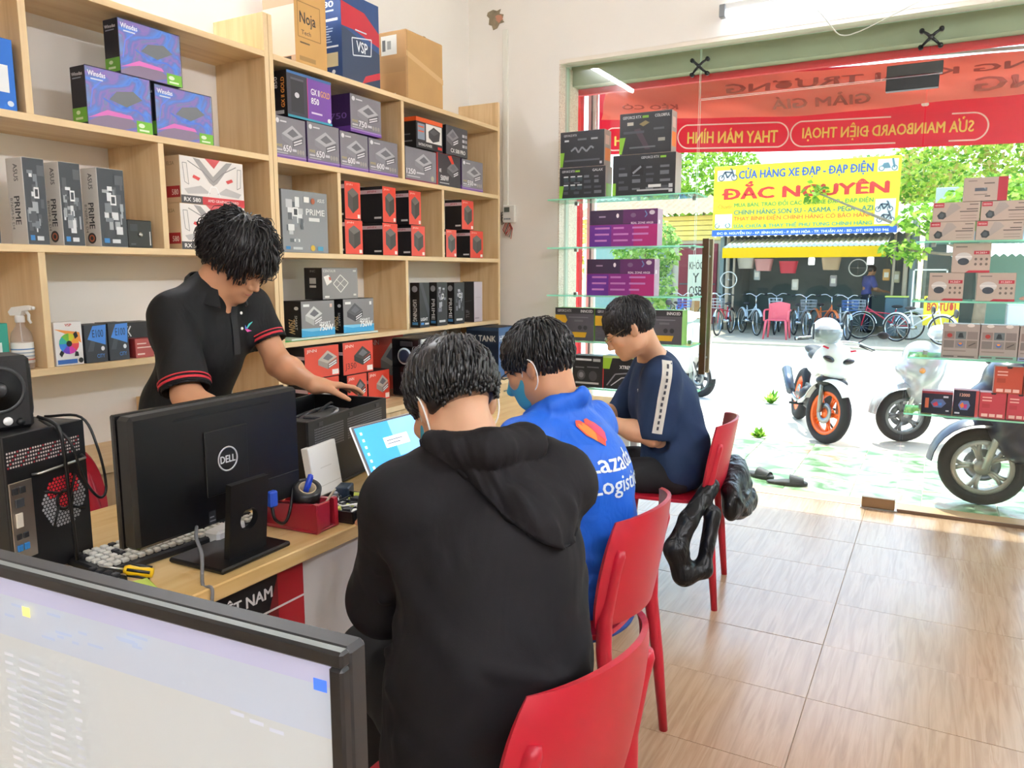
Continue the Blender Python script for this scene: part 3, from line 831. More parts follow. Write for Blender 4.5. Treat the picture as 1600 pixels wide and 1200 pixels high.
sg = thing('shop_signboard', 'big yellow bicycle shop signboard with red and blue lettering', 'sign', (-5.02, 19.4, 2.28))
SW, SH = 4.12, 1.68
MB().box(0, SW, 0, .05, 0, SH, mat('#F7E21C', .5), .006).build('board', sg)
pm = MB()
def wheelpic(x, y, r_, c): return [('e', x, y, r_, r_ * SW / SH, c), ('e', x, y, r_ * .7, r_ * .7 * SW / SH, '#FFFFFF')]
def bikepic(x, y, s, c='#4A5560'):
    k = SW / SH
    return wheelpic(x, y, .018 * s, c) + wheelpic(x + .075 * s, y, .018 * s, c) + [('l', [(x, y), (x + .02 * s, y + .035 * s * k), (x + .06 * s, y + .03 * s * k), (x + .035 * s, y), (x + .02 * s, y + .035 * s * k)], .02, c), ('l', [(x + .075 * s, y), (x + .058 * s, y + .05 * s * k), (x + .05 * s, y + .052 * s * k)], .02, c)]
def scootpic(x, y, s, c): 
    k = SW / SH
    return wheelpic(x, y, .016 * s, '#2B6A58') + wheelpic(x + .07 * s, y, .016 * s, '#2B6A58') + [('p', [(x, y + .01 * k), (x + .01 * s, y + .03 * s * k), (x + .035 * s, y + .032 * s * k), (x + .05 * s, y), (x + .02 * s, y)], c), ('l', [(x + .07 * s, y), (x + .058 * s, y + .055 * s * k)], .025, c)]
it = [('r', .02, .79, .105, .15, '#FDFDF5'), ('r', .885, .80, .10, .16, '#FDFDF5'), ('r', .015, .115, .10, .2, '#FDFDF5'), ('r', .885, .115, .10, .33, '#FDFDF5'),
      ('t', 'CỬA HÀNG XE ĐẠP - ĐẠP ĐIỆN', .145, .775, .72, .185, '#2355B0', .03), ('t', 'ĐẮC NGUYÊN', .05, .52, .90, .25, '#D9261F', .045),
      ('t', 'Chuyên', .03, .375, .085, .08, '#E0821E', .0), ('t', 'MUA BÁN, TRAO ĐỔI CÁC LOẠI XE ĐẠP - ĐẠP ĐIỆN', .125, .395, .75, .105, '#3F9A4E', .015),
      ('t', 'CHÍNH HÃNG SON SU - ASAMA - PEGA - AZI', .125, .30, .75, .085, '#2E7F78', .015), ('t', 'THAY BÌNH ĐIỆN CHÍNH HÃNG CÓ BẢO HÀNH', .125, .20, .75, .095, '#E06A2A', .015),
      ('t', 'SỬA CHỮA & THAY THẾ PHỤ TÙNG CHÍNH HÃNG', .125, .10, .75, .09, '#2F9A8A', .015), ('r', 0, 0, 1, .09, '#1E62C4'),
      ('t', 'ĐC: Đ. NGUYỄN DU - KP. BÌNH ĐÁNG - P. BÌNH HÒA - TP. THUẬN AN - BD - ĐT: 0979 350 946', .03, .012, .93, .065, '#FFFFFF', .02)]
it += bikepic(.045, .83, 1) + scootpic(.905, .84, .9, '#5A7F8A') + scootpic(.03, .15, .9, '#D8DAD6') + bikepic(.91, .17, .8) + bikepic(.90, .31, .8)
prints(pm, (0, -.001, 0), (1, 0, 0), (0, 0, 1), SW, SH, it, .0012); pm.build('lettering', sg)
for x in (.6, 3.5): MB().tube([(x, .05, .1), (x, .13, .1)], .02, steel, 6).build('bracket', sg)

# right neighbour
nb = thing('grey_shed', 'grey open shed with corrugated metal roofs beside the bicycle shop', 'shed', (0, 0, 0))
MB().box(-.42, 7, 24.4, 24.5, -.08, 2.9, mat('#6F7C7C', .9, vary=.1)).build('back_wall', nb)
MB().box(.9, 2.2, 22.4, 22.46, -.08, 2.0, mat('#8DB7A4', .7)).build('green_panel', nb)
corr(-.42, 7, 20.0, 2.5, 24.5, 3.3, zinc, .2, .03).build('roof', nb)
corr(.1, 2.4, 18.9, 1.75, 20.2, 2.4, mat('#C2CBCB', .5, .4), .14, .03).build('awning', nb)
for x in (-.3, 2.3, 4.5): MB().tube([(x, 20.05, -.08), (x, 20.05, 2.5)], .04, mat('#8B8A84', .7), 8).build('post', nb)
MB().box(-.2, 3.2, 20.3, 20.34, 2.5, 3.3, mat('#AFB7B8', .4, .3), .01).build('water_tank_panel', nb)
gc = thing('glass_cabinet', 'white framed glass display cabinet outside the grey shed', 'cabinet', (-.18, 19.4, -.08))
MB().box(-.35, .35, 0, .4, 0, .65, mat('#D5DAD8', .6), .01).build('base', gc)
f_ = MB()
for x in (-.34, .31): f_.box(x, x + .03, 0, .03, .65, 1.55, mat('#F4F6F4', .5)).box(x, x + .03, .37, .4, .65, 1.55, mat('#F4F6F4', .5))
for z in (.65, 1.52): f_.box(-.34, .34, 0, .03, z, z + .03, mat('#F4F6F4', .5)).box(-.34, .34, .37, .4, z, z + .03, mat('#F4F6F4', .5))
f_.build('frame', gc); MB().box(-.31, .31, .004, .01, .68, 1.52, pane).build('glass_pane', gc)
yb = thing('yellow_notice', 'small yellow notice board with red letters beside parked motorbike', 'sign', (.08, 18.6, .28))
MB().box(-.33, .33, 0, .02, 0, .62, mat('#F6DC2C', .5), .004).build('board', yb); MB().tube([(0, .03, -.36), (0, .03, .3)], .015, steel, 6).build('stake', yb)
pm = MB(); prints(pm, (-.33, -.001, 0), (1, 0, 0), (0, 0, 1), .66, .62, [('t', 'BÒ TƯƠI', .1, .5, .8, .34, '#D23A22', .03)], .002); pm.build('lettering', yb)
fz = thing('white_freezer', 'white freezer cabinet under the shed with red goods on it', 'freezer', (1.75, 19.2, -.08))
MB().box(-.45, .45, 0, .5, 0, .8, mat('#E6E9EA', .4), .02).build('body', fz); MB().box(-.46, .46, -.01, .51, .8, .86, mat('#F2F3F3', .3), .01).build('lid', fz)
MB().ell((0, .2, .93), (.25, .14, .07), mat('#D98A72', .6)).build('goods', fz)
cb = thing('workshop_cabinet', 'dark blue grey workshop cabinet at the bicycle shop edge', 'cabinet', (-.78, 19.4, -.08))
MB().box(-.26, .2, 0, .4, .04, .92, mat('#46606C', .6), .01).build('body', cb); MB().box(-.25, .19, -.012, 0, .06, .9, mat('#4E6A77', .5), .006).build('door', cb); MB().box(-.27, .21, -.01, .41, .92, .95, mat('#C9D86A', .6), .004).build('top', cb)
# ------------------------------------------------------------------ cartons on the shelves
def carton(label, box, front, side, fp=(), sp=(), face='x', name='carton', group=None, top=None, cat='box', rz=0., depth=.1, c=.0015):
    """face 'x': box=(y0,y1,z0,z1,xfront); face 'y': box=(x0,x1,z0,z1,yfront)"""
    a0, a1, z0, z1, f0 = box; w = a1 - a0; h = z1 - z0
    m_ = lambda q: mat(q, .5) if isinstance(q, str) else q
    front, side, top = m_(front), m_(side), m_(top or side)
    if face == 'x':
        t = thing(name, label, cat, (f0 - depth / 2, (a0 + a1) / 2, z0 + .0005), rz, group)
        MB().box(-depth / 2, depth / 2, -w / 2, w / 2, 0, h, side, c, {'r': front, 'u': top}).build('carton_body', t)
        fa = ((depth / 2, -w / 2, 0), (0, 1, 0), front, w, fp); sa = ((-depth / 2, -w / 2, 0), (1, 0, 0), side, depth, sp)
    else:
        t = thing(name, label, cat, ((a0 + a1) / 2, f0 + depth / 2, z0 + .0005), rz, group)
        MB().box(-w / 2, w / 2, -depth / 2, depth / 2, 0, h, side, c, {'f': front, 'u': top}).build('carton_body', t)
        fa = ((-w / 2, -depth / 2, 0), (1, 0, 0), front, w, fp); sa = ((w / 2, -depth / 2, 0), (0, 1, 0), side, depth, sp)
    for nm_, (O_, U_, m0, ww, its_) in (('front_print', fa), ('side_print', sa)):
        if its_:
            pm = MB(); prints(pm, O_, U_, (0, 0, 1), ww, h, [('m', c / ww, c / h, 1 - 2 * c / ww, 1 - 2 * c / h, m0)] + list(its_)); pm.build(nm_, t)
    return t
def psu(x, y, w, h, a='#B9B7BE', b='#8E8C94', d='#5E5C64'):
    """drawing of a power supply block seen from a corner"""
    P = lambda u, v: (x + u * w, y + v * h)
    return [('p', [P(0, .55), P(.5, .3), P(.5, 0), P(0, .28)], b), ('p', [P(.5, .3), P(1, .55), P(1, .25), P(.5, 0)], d), ('p', [P(0, .55), P(.5, 1), P(1, .6), P(.5, .3)], a),
            ('p', [P(.25, .6), P(.52, .85), P(.8, .62), P(.52, .45)], '#6F6D75'), ('l', [P(.55, .22), P(.95, .42)], h * .06, '#E8E6EA'), ('l', [P(.55, .1), P(.95, .3)], h * .06, '#E8E6EA')]
def mobo(x, y, w, h, seed, tones=('#C9CBCF', '#8F949B', '#E8EAEC', '#5A6068')):
    rr = random.Random(seed); o = []
    for _ in range(24):
        a = rr.uniform(.06, .3); b = rr.uniform(.05, .22); o.append(('r', x + rr.uniform(0, 1 - a) * w, y + rr.uniform(0, 1 - b) * h, a * w, b * h, rr.choice(tones)))
    o.append(('r', x + .42 * w, y + .55 * h, .26 * w, .18 * h, '#F2F3F4')); o.append(('r', x + .47 * w, y + .58 * h, .16 * w, .12 * h, '#3A3F46'))
    return o
def lines(x, y, w, n, dy, c, hh=.02, seed=1):
    rr = random.Random(seed); return [('r', x, y - k * dy, w * rr.uniform(.6, 1), hh, c) for k in range(n)]
XB = -2.703
PG = 'power supply boxes on the wall shelves'
# --- row 1, right unit
gy = mat('#85828A', .45, vary=.08, vs=9); pur = mat('#5B2E86', .45); drk = mat('#222027', .45)
def mwe(label, box, num, d=.15, big=False):
    it = [('r', 0, 0, 1, .1, '#7B4FA6'), ('r', 0, .06, 1, .03, '#A58BC4')] + psu(.22, .3, .68, .52) + [('e', .1, .88, .05, .06, '#E6E4EA'), ('r', .18, .86, .2, .035, '#DAD8DE'), ('t', 'MWE', .05, .26, .17, .07, '#C7B26A'), ('r', .05, .18, .17, .04, '#CFCDD4'), ('t', num, .25, .17, .26, .16, '#F4F2F6', .02), ('r', .54, .2, .13, .06, '#D6D4DA'), ('r', .05, .12, .34, .025, '#BFBDC6')] + [('e', .72 + k * .085, .21, .035, .06, '#A9A09A') for k in range(3)]
    sp = [('r', 0, 0, 1, .15, '#6E3F9C'), ('t', num, .15, .35, .7, .16, '#8F6CB8', .01)]
    return carton(label, box, gy, mat('#3A2152', .45), it, sp, name='power_supply_box', group=PG, depth=d, top=pur)
z = 1.923
mwe('grey and purple 650 watt power supply box touching the shelf side panel', (2.656, 2.855, z, z + .19, XB), '650')
mwe('grey and purple 650 watt power supply box, second in the lower row', (2.866, 3.092, z, z + .195, XB), '650')
mwe('grey and purple 600 watt power supply box, third in the lower row', (3.098, 3.317, z, z + .188, XB), '600')
mwe('grey and purple 600 watt power supply box beside the oak divider', (3.323, 3.575, z, z + .186, XB), '600')
mwe('grey and purple 750 watt power supply box stacked alone in the upper row', (3.184, 3.435, z + .196, z + .385, XB), '750', .16)
carton('black and bright purple GX gold 850 power supply box on top of the stack', (2.745, 3.044, z + .196, z + .404, XB), mat('#7A4AA8', .4), '#16151C',
       [('r', 0, 0, .44, 1, '#3A3A44'), ('r', .08, .12, .28, .76, '#2A2A30'), ('r', .08, .82, .28, .05, '#55555E'), ('e', .21, .5, .05, .06, '#D8D8DE'), ('r', .44, 0, .012, 1, '#D63A78'), ('t', 'GX II', .52, .6, .2, .14, '#FFFFFF', .02), ('t', 'GOLD', .74, .6, .22, .14, '#F0B45A', .02), ('t', '850', .52, .4, .18, .14, '#FFFFFF', .02), ('r', .52, .18, .25, .04, '#E8D8F0'), ('r', 0, .94, 1, .06, '#3E6FA8'), ('r', 0, 0, 1, .05, '#3AA0B8'), ('e', .93, .1, .04, .05, '#F0F0F0')],
       [('T', 'GX II GOLD', .85, .2, .65, .2, '#F0A04A', .02), ('T', '850', .45, .62, .25, .2, '#E8E8EC', .02), ('r', .2, .06, .6, .08, '#D8D8DC')], name='power_supply_box', group=PG, depth=.11)
carton('grey 1250 watt power supply box in the right cell of the upper row', (3.645, 3.955, z, z + .188, XB), gy, drk, psu(.3, .32, .55, .55) + [('t', '1250', .03, .2, .28, .16, '#F2F0F4', .02), ('r', .34, .24, .25, .05, '#D0CED4'), ('r', .05, .12, .4, .03, '#C9C7CE'), ('r', 0, 0, 1, .05, '#8A2850'), ('e', .86, .16, .05, .08, '#B5B09A')], name='power_supply_box', group=PG, depth=.15)
carton('dark red edged 500 watt power supply box between two grey ones', (3.962, 4.224, z, z + .194, XB), '#3A363C', '#C8302C', psu(.42, .3, .5, .5, '#7C7A80', '#565459', '#3A383D') + [('p', [(.45, .95), (.6, .98), (.72, .75), (.62, .72)], '#E8432E'), ('t', 'E', .1, .42, .08, .1, '#F0EEF0', .02), ('t', '500W', .14, .17, .34, .16, '#F4F2F4', .02), ('r', .1, .08, .4, .03, '#BDBBC0'), ('r', 0, 0, .03, 1, '#D03A34')], name='power_supply_box', group=PG, depth=.15)
mwe('grey and purple 550 watt power supply box next to the shelf end panel', (4.241, 4.5, z, z + .192, XB), '550')
carton('black power supply box with orange top band and white picture panel', (3.755, 4.027, z + .195, z + .368, XB), '#2B2A2E', '#141416', [('r', 0, .86, 1, .14, '#E8602C'), ('r', .36, .24, .6, .6, '#F0EEEA'), ('p', [(.45, .6), (.65, .78), (.9, .66), (.86, .36), (.62, .27), (.46, .4)], '#3C3C40'), ('p', [(.5, .6), (.65, .72), (.85, .63), (.66, .5)], '#55555A'), ('r', .05, .28, .26, .52, '#8C99A8'), ('l', [(.07, .7), (.28, .7)], .04, '#E8602C'), ('l', [(.07, .55), (.28, .55)], .04, '#E8602C'), ('t', 'RATING POWER', .08, .08, .5, .09, '#E8E6E2', .01), ('r', .8, .07, .16, .09, '#D8342A')], [('r', 0, .86, 1, .14, '#D9541F'), ('r', .1, .2, .7, .04, '#8A8A8E'), ('r', .1, .42, .6, .04, '#6A6A6E')], name='power_supply_box', group=PG, depth=.14)
carton('dark 500 pro power supply box stacked beside the orange banded one', (4.065, 4.312, z + .196, z + .372, XB), '#4A494D', '#17161A', psu(.02, .3, .55, .6, '#8B898E', '#6A686D', '#4A484D') + [('t', 'CX 500 PRO', .2, .1, .68, .14, '#F4F2F0', .02)] + [('r', .74, .34 + k * .18, .1, .1, '#C9C7CC') for k in range(3)] + [('r', .86, .34 + k * .18, .1, .1, '#A9A7AC') for k in range(3)], name='power_supply_box', group=PG, depth=.13)
# --- row 2, right unit
z = 1.493
carton('large grey motherboard box with board picture, leaning in the shelf corner', (2.68, 2.988, z, z + .292, XB), mat('#8A8D92', .4), '#6A6D72', mobo(.03, .14, .45, .8, 3) + [('t', 'PRIME', .5, .62, .42, .1, '#F2F2F2', .015), ('r', .56, .52, .24, .06, '#E4E4E4'), ('r', .46, .82, .12, .09, '#F4F2EE'), ('e', .66, .85, .045, .05, '#B05A3A'), ('t', 'ASUS', .76, .84, .16, .06, '#F2F2F2'), ('r', .05, .05, .09, .05, '#3E86C0'), ('r', .2, .05, .2, .04, '#D0D4D8'), ('e', .63, .08, .05, .05, '#D8B43A'), ('r', .74, .04, .12, .07, '#4AA0C8')], name='motherboard_box', group='motherboard boxes', depth=.065)
rd = mat('#E0402C', .4); bk = mat('#1D1A1D', .5)
def jinn(label, y0, y1, z0, z1, d, group='red and black cube boxes'):
    fp = [('p', [(.2, .72), (.5, .84), (.86, .7), (.86, .32), (.5, .16), (.2, .34)], '#4A4543'), ('p', [(.2, .72), (.5, .84), (.86, .7), (.5, .58)], '#6A6461'), ('p', [(.5, .58), (.86, .7), (.86, .32), (.5, .16)], '#38332F'), ('t', 'JINN', .1, .88, .4, .06, '#F2C0B4'), ('r', .78, .04, .16, .1, '#F6E8E2')]
    sp = [('r', 0, .80, 1, .11, '#EBC9D0'), ('t', 'JINN', .32, .825, .4, .06, '#C03040', .01), ('r', .62, .1, .32, .055, '#E9E6E6')]
    return carton(label, (y0, y1, z0, z1, XB), rd, bk, fp, sp, name='red_black_box', group=group, depth=d, top=bk)
jinn('red and black cube box against the divider, upper tier', 3.12, 3.245, z + .18, z + .372, .15)
jinn('red and black cube box against the divider, lower tier', 3.115, 3.255, z, z + .178, .15)
jinn('red and black cube box in the middle of its cell, upper tier', 3.43, 3.55, z + .18, z + .374, .157)
jinn('red and black cube box in the middle of its cell, lower tier', 3.424, 3.56, z, z + .178, .158)
jinn('red and black cube box with its red face clear to the divider, upper tier', 3.67, 3.79, z + .18, z + .374, .147)
jinn('red and black cube box with its red face clear to the divider, lower tier', 3.688, 3.826, z, z + .178, .148)
jinn('single red and black cube box on top of the pair near the end panel', 4.235, 4.378, z + .18, z + .366, .13)
jinn('red and black cube box next to the shelf end panel, lower tier', 4.333, 4.497, z, z + .178, .14)
jinn('red and black cube box half hidden behind the divider, lower tier', 4.05, 4.17, z, z + .172, .13)
# --- row 3, right unit
z = 1.07
def c750(label, y0, y1, z0, z1, d, shade, plug):
    fp = psu(.12, .3, .5, .55, '#D6D6D6', '#B5B5B5', '#909090') if shade else psu(.12, .32, .5, .55, '#5A585E', '#424046', '#2C2A30')
    fp = [('r', 0, 0, 1, .2, '#38A6DC'), ('p', [(0, .2), (.3, .14), (1, .18), (1, .22), (0, .24)], '#7CC8EA')] + fp + [('t', 'SMART', .52, .31, .34, .09, '#F4F6F8', .02), ('t', '750W', .52, .14, .42, .18, '#FFFFFF', .04), ('r', .06, .84, .18, .07, '#F2F2F2'), ('r', .85, .8, .07, .1, '#E0BEB4' if shade else '#F4F4F0')]
    return carton(label, (y0, y1, z0, z1, XB), mat('#8A888A', .45), '#151416', fp, [('D', '750W', .3, .5, .42, .35, '#E8C890', .02), ('D', 'SMART', .65, .6, .4, .14, '#D8D8D8'), ('e', .75, .8, .12, .05, '#E8E8E8')], name='power_supply_box', group=PG, depth=d)
c750('grey and blue 750W box with white block picture', 2.778, 3.016, z + .014, z + .19, .12, True, 1)
c750('grey and blue 750W box with dark block picture', 3.082, 3.33, z + .014, z + .192, .10, False, 2)
carton('grey box with a diamond cross emblem on top of the 750W boxes', (2.933, 3.204, z + .1925, z + .352, XB), mat('#8F8D8D', .45), '#161517', [('l', [(.3, .5), (.5, .78), (.72, .52), (.5, .22), (.3, .5)], .03, '#E8E6E2'), ('l', [(.38, .36), (.62, .66)], .02, '#E8E6E2'), ('l', [(.38, .64), (.62, .36)], .02, '#E8E6E2'), ('p', [(.04, .72), (.18, .78), (.26, .56), (.12, .44)], '#F4F0EC'), ('p', [(.17, .7), (.22, .72), (.24, .62), (.2, .6)], '#C8503C'), ('t', 'CENTAUR', .03, .86, .34, .08, '#E0DEDA'), ('r', .86, .88, .09, .05, '#D8D6D2'), ('r', .06, .06, .12, .06, '#F0EEEA'), ('r', .86, .1, .08, .06, '#D8D6D2')], [('r', .3, .5, .36, .18, '#CFCBC6'), ('r', .3, .38, .36, .07, '#E6E2DC'), ('t', 'INC', .34, .86, .3, .07, '#8A8A8A')], name='power_supply_box', group=PG, depth=.12)
gs = MB(); gs.box(-2.95, SF - .012, 2.66, 2.9, z + .0005, z + .004, mat('#4BB05A', .6)).box(-2.95, SF - .006, 2.7, 3.35, z + .004, z + .013, mat('#D9E8DC', .6)); tag(gs.build('green_folder'), 'thin green folder lying flat under the 750W boxes', 'folder')
def bookbox(label, y0, y1, z1, d, spine, title, face, items, z0=None, x=XB):
    return carton(label, (y0, y1, z0 or z, z1, x), face, spine, items, [('D', title, .3, .62, .48, .4, '#E8E8EA', .015), ('e', .5, .86, .3, .07, '#9A9AA0'), ('r', .2, .06, .6, .06, '#4A8FC8')], name='motherboard_box', group='motherboard boxes', depth=d)
bookbox('black thin board box with lightning lettering beside the divider', 3.76, 3.862, z + .268, .07, '#131316', 'LIGHTNING', '#26262A', [('p', [(0, 1), (.9, .2), (1, .4), (.3, 1)], '#3C3D44'), ('t', 'LIGHT', .1, .15, .7, .07, '#F0F0F0', .02), ('r', .1, .06, .3, .05, '#3F86D0'), ('r', .5, .06, .4, .04, '#E8E8EC')])
bookbox('black thin PRIME board box, first of the pair', 3.944, 4.057, z + .268, .06, '#121216', 'PRIME', '#2A2A30', mobo(.1, .3, .75, .6, 5, ('#5A5A66', '#7C7C8A', '#3E3E48', '#A9A9B4')) + [('r', .15, .08, .6, .05, '#D8D8DC')])
bookbox('black thin PRIME board box, second of the pair', 4.137, 4.258, z + .266, .06, '#121216', 'PRIME', '#2A2A30', mobo(.1, .3, .75, .6, 6, ('#5A5A66', '#7C7C8A', '#3E3E48', '#A9A9B4')) + [('r', .15, .08, .6, .05, '#D8D8DC')])
carton('thin board box with black spine and pale lilac face near the end panel', (4.376, 4.484, z, z + .268, XB), '#C9BDC6', '#232327', [('r', .1, .08, .5, .03, '#9A8E98'), ('r', .2, .6, .6, .02, '#B8ACB4')], [('T', 'TUF', .6, .1, .2, .3, '#8A8A90'), ('l', [(.2, .5), (.8, .54)], .01, '#55555A')], name='motherboard_box', group='motherboard boxes', depth=.09)
# --- row 4 (on the counter), right unit
z = CT
XC = -2.66
def j350(label, y0, y1, z0, z1, x, txt_, dark, d=.13):
    tone = ('#3B3634', '#262220', '#1A1716') if dark else ('#BDB2A8', '#9A8F86', '#7A706A')
    fp = psu(.38 if not dark else .36, .24, .56, .6, *tone) + [('t', 'JINN', .06, .8, .28, .12, '#F8DCD4', .01), ('r', .78, .05, .19, .16, '#F4ECE6')] + ([('t', txt_, .06, .12, .36, .24, '#5A1410', .0)] if txt_ else [])
    return carton(label, (y0, y1, z0, z1, x), mat('#D9442F', .45), bk, fp, [('r', 0, .62, 1, .1, '#E8C8CC'), ('r', .2, .1, .6, .07, '#E8E4E4')], name='red_fan_box', group='red boxes on the counter', depth=d)
j350('red box with pale block picture, on top by the shelf post', 2.745, 2.99, z + .18, z + .338, XC, '', False)
j350('red box with black block picture reading J350', 3.02, 3.262, z + .17, z + .34, XC, 'J350', True)
j350('red box under the one with the pale block picture', 2.76, 2.985, z, z + .178, XC, '', False)
j350('red box in the lower tier under the J350 one', 3.04, 3.2, z, z + .168, XC + .005, '', True)
j350('red box in the lower tier next to the white sided case', 3.215, 3.4, z, z + .166, XC, '', False)
j350('red box lying behind the white sided case, only its top shows', 3.44, 3.8, z, z + .335, -2.86, '', False, .12)
pc = thing('white_sided_case', 'computer case with black mesh front and white side panel on the counter', 'computer case', (-2.58, 3.605, z + .0005))
MB().box(-.105, .09, -.145, .145, .006, .335, mat('#17171A', .4), .006).build('chassis', pc)
sdp = MB().box(.09, .1, -.142, .142, .01, .332, mat('#C9CFCC', .35), .003).build('side_panel', pc)
MB().box(.1, .104, -.1, .1, .08, .27, mat('#B6BEBA', .4), .006).build('vent_plate', sdp)
fb = MB().box(-.1, .085, -.152, -.146, .012, .33, mat('#101013', .25), .004).build('front_bezel', pc)
mb = MB(); Tf = Matrix.Translation((-.01, -.154, .235)) @ Matrix.Rotation(R(90), 4, 'X')
mb.lathe([(.001, 0), (.047, 0), (.047, .003), (.001, .003)], mat('#C7D6E4', .4), 24, Tf); mb.lathe([(.022, .0031), (.038, .0031), (.038, .005), (.022, .005)], mat('#26314C', .4), 20, Tf); mb.box(-.02, 0, -.1565, -.1545, .19, .24, mat('#26314C', .4))
mb.build('round_sticker', pc)
for k, zz in enumerate((.06, .115, .29)): MB().box(-.04, .045, -.156, -.152, zz, zz + .028, mat('#2C2D31', .3), .003).build('drive_cover', pc)
carton('dark blue tank box with white capital letters under the lowest shelf', (4.384, 4.642, z, z + .338, -2.52), mat('#3A5F94', .45), '#1B2638', [('t', 'HK TANK', .06, .72, .86, .12, '#E8ECF0', .02), ('r', .1, .5, .3, .12, '#C8D4E4')], [('t', 'HK TANK', .06, .72, .86, .12, '#E2DED4', .02), ('r', 0, .93, 1, .07, '#33465E'), ('r', .1, .1, .5, .4, '#2E3E56')], name='tank_box', depth=.25)
carton('black box with a plain lid on the counter behind the seated men', (3.83, 4.2, z, z + .27, -2.6), '#2A2A2D', '#1D1D20', [('r', .1, .2, .5, .5, '#3A3A3E')], name='black_box', depth=.22)
# --- top of the right unit
z = 2.371
card = mat('#C99F68', .75, bump=.1, bs=40, vary=.06, vs=5); card2 = mat('#BE9463', .8, bump=.1, bs=40, vary=.06, vs=5)
carton('tall tan carton with black logo print standing on the shelf top', (2.806, 3.02, z, z + .34, -2.70), mat('#D6A765', .7, vary=.05), mat('#C0A184', .8), [('t', 'Noja', .16, .5, .5, .2, '#3A3430', .02), ('t', 'Tech', .2, .4, .3, .06, '#5A4A3A'), ('l', [(.1, .36), (.8, .36), (.8, .82), (.1, .82), (.1, .36)], .012, '#A07840'), ('r', .15, .28, .3, .02, '#6A543A'), ('r', .12, .05, .5, .06, '#B08A50')], [('r', 0, .1, 1, .66, '#D9CBBB'), ('r', .62, .04, .25, .05, '#3A342E')], name='tall_carton', depth=.2)
carton('tall blue and red monitor carton with a white screen outline logo', (3.132, 3.43, z, z + .42, -2.70), mat('#2E4F86', .45, vary=.15, vs=4), '#1F3E70', [('p', [(0, .6), (.0, .88), (.6, .84), (1, .66), (1, .5), (.3, .6)], '#C22A3A'), ('p', [(0, .6), (1, .42), (1, 0), (0, 0)], '#33435E'), ('p', [(.5, 0), (1, .12), (1, .2), (.6, .1)], '#C8303E'), ('l', [(.28, .3), (.76, .36), (.78, .56), (.26, .5), (.28, .3)], .014, '#E8EEF4'), ('t', 'VSP', .37, .36, .3, .13, '#F4F8FC', .02), ('r', .35, .6, .3, .015, '#D0DCE8')], [('t', '180', .25, .82, .5, .07, '#F0F4F8', .02), ('r', .25, .77, .5, .02, '#C8D4E4'), ('r', .12, .66, .76, .03, '#E8ECF0'), ('r', .12, .36, .76, .02, '#E8ECF0'), ('r', .2, .14, .66, .16, '#D8CBA0'), ('e', .3, .08, .06, .025, '#E8ECF0'), ('e', .7, .08, .06, .025, '#E8ECF0')] + lines(.15, .6, .6, 7, .03, '#B8C8DC', .012), name='monitor_carton', depth=.19)
tb = carton('plain brown cardboard carton with taped seam and white label', (3.67, 4.035, z, z + .375, -2.70), card, card2, [('p', [(0, .62), (1, .38), (1, .46), (0, .7)], '#D8B27C'), ('l', [(.02, .02), (.02, .98)], .006, '#8A6A44')], [('r', .2, .66, .5, .28, '#E8E6DC'), ('r', .24, .72, .1, .16, '#6A6A66'), ('r', .4, .74, .12, .12, '#9A9A94'), ('r', .02, .4, .95, .2, '#B48C5C'), ('r', .06, .06, .1, .04, '#E8DCC8'), ('r', .55, .06, .1, .04, '#E8DCC8')], name='brown_carton', depth=.22, c=.006)
tp = MB(); tp.box(-.11, .1102, -.012, .012, .3752, .3757, mat('#D9BE93', .25)); tp.build('packing_tape', tb)
# --- left unit, row 1
z = 1.923
neb = ramp_mat('nebula_print', [(.30, '#3A5CC4'), (.40, '#5C90E6'), (.47, '#6C7CC4'), (.53, '#9478C4'), (.58, '#7C86B4'), (.70, '#6FA0E4')], (1, 1, 1.6), 6, 3, 1.4, .35)
def neon(label, y0, y1, z0, z1, d):
    it = [('p', [(.34, .5), (.46, .66), (.72, .72), (.86, .6), (.6, .42)], '#76797E'), ('p', [(0, .06), (.3, .26), (.62, .24), (.8, .12), (.5, .0), (0, 0)], '#8C7C96'), ('p', [(0, .12), (.3, .31), (.66, .28), (.7, .22), (.3, .22)], '#E47AC8'), ('l', [(.25, .5), (.5, .36), (.75, .4), (.9, .3)], .03, '#5A7FE0'), ('l', [(.05, .3), (.1, .62), (.3, .86)], .025, '#6F8CEA'), ('t', 'Winsdas', .04, .84, .26, .09, '#FFFFFF', .02), ('r', .08, .78, .18, .025, '#E0E8F8'), ('r', .74, 0, .26, .22, '#7BC23E'), ('e', .82, .14, .05, .04, '#E8F6D8'), ('r', .78, .04, .16, .035, '#E8F6D8'), ('l', [(0, 0), (1, 0), (1, 1), (0, 1), (0, 0)], .012, '#2A2C4A')]
    sp = [('r', 0, .05, 1, .25, '#6FB43A'), ('e', .4, .22, .14, .035, '#DDF0C8'), ('r', .2, .1, .5, .04, '#DDF0C8'), ('t', 'Winsdas', .1, .84, .75, .06, '#F0F2F8', .02), ('r', .15, .79, .6, .02, '#9AA4B8')]
    return carton(label, (y0, y1, z0, z1, XB), neb, '#141826', it, sp, name='graphics_card_box', group='purple blue graphics card boxes', depth=d)
neon('purple and blue swirl graphics card box, lower row, end label showing', 1.763, 2.024, z, z + .205, .085)
neon('purple and blue swirl graphics card box, lower row, beside its twin', 2.042, 2.31, z, z + .197, .08)
neon('purple and blue swirl graphics card box balanced on top of the pair', 1.905, 2.171, z + .2055, z + .402, .085)
carton('bright blue box with white panel at the end of the upper shelf', (1.32, 1.521, z, z + .226, XB), '#1F6FD0', '#1A5FB8', [('r', .6, .25, .3, .38, '#F2F4F6'), ('e', .9, .1, .05, .04, '#CFE0F4')], name='blue_box', depth=.1)
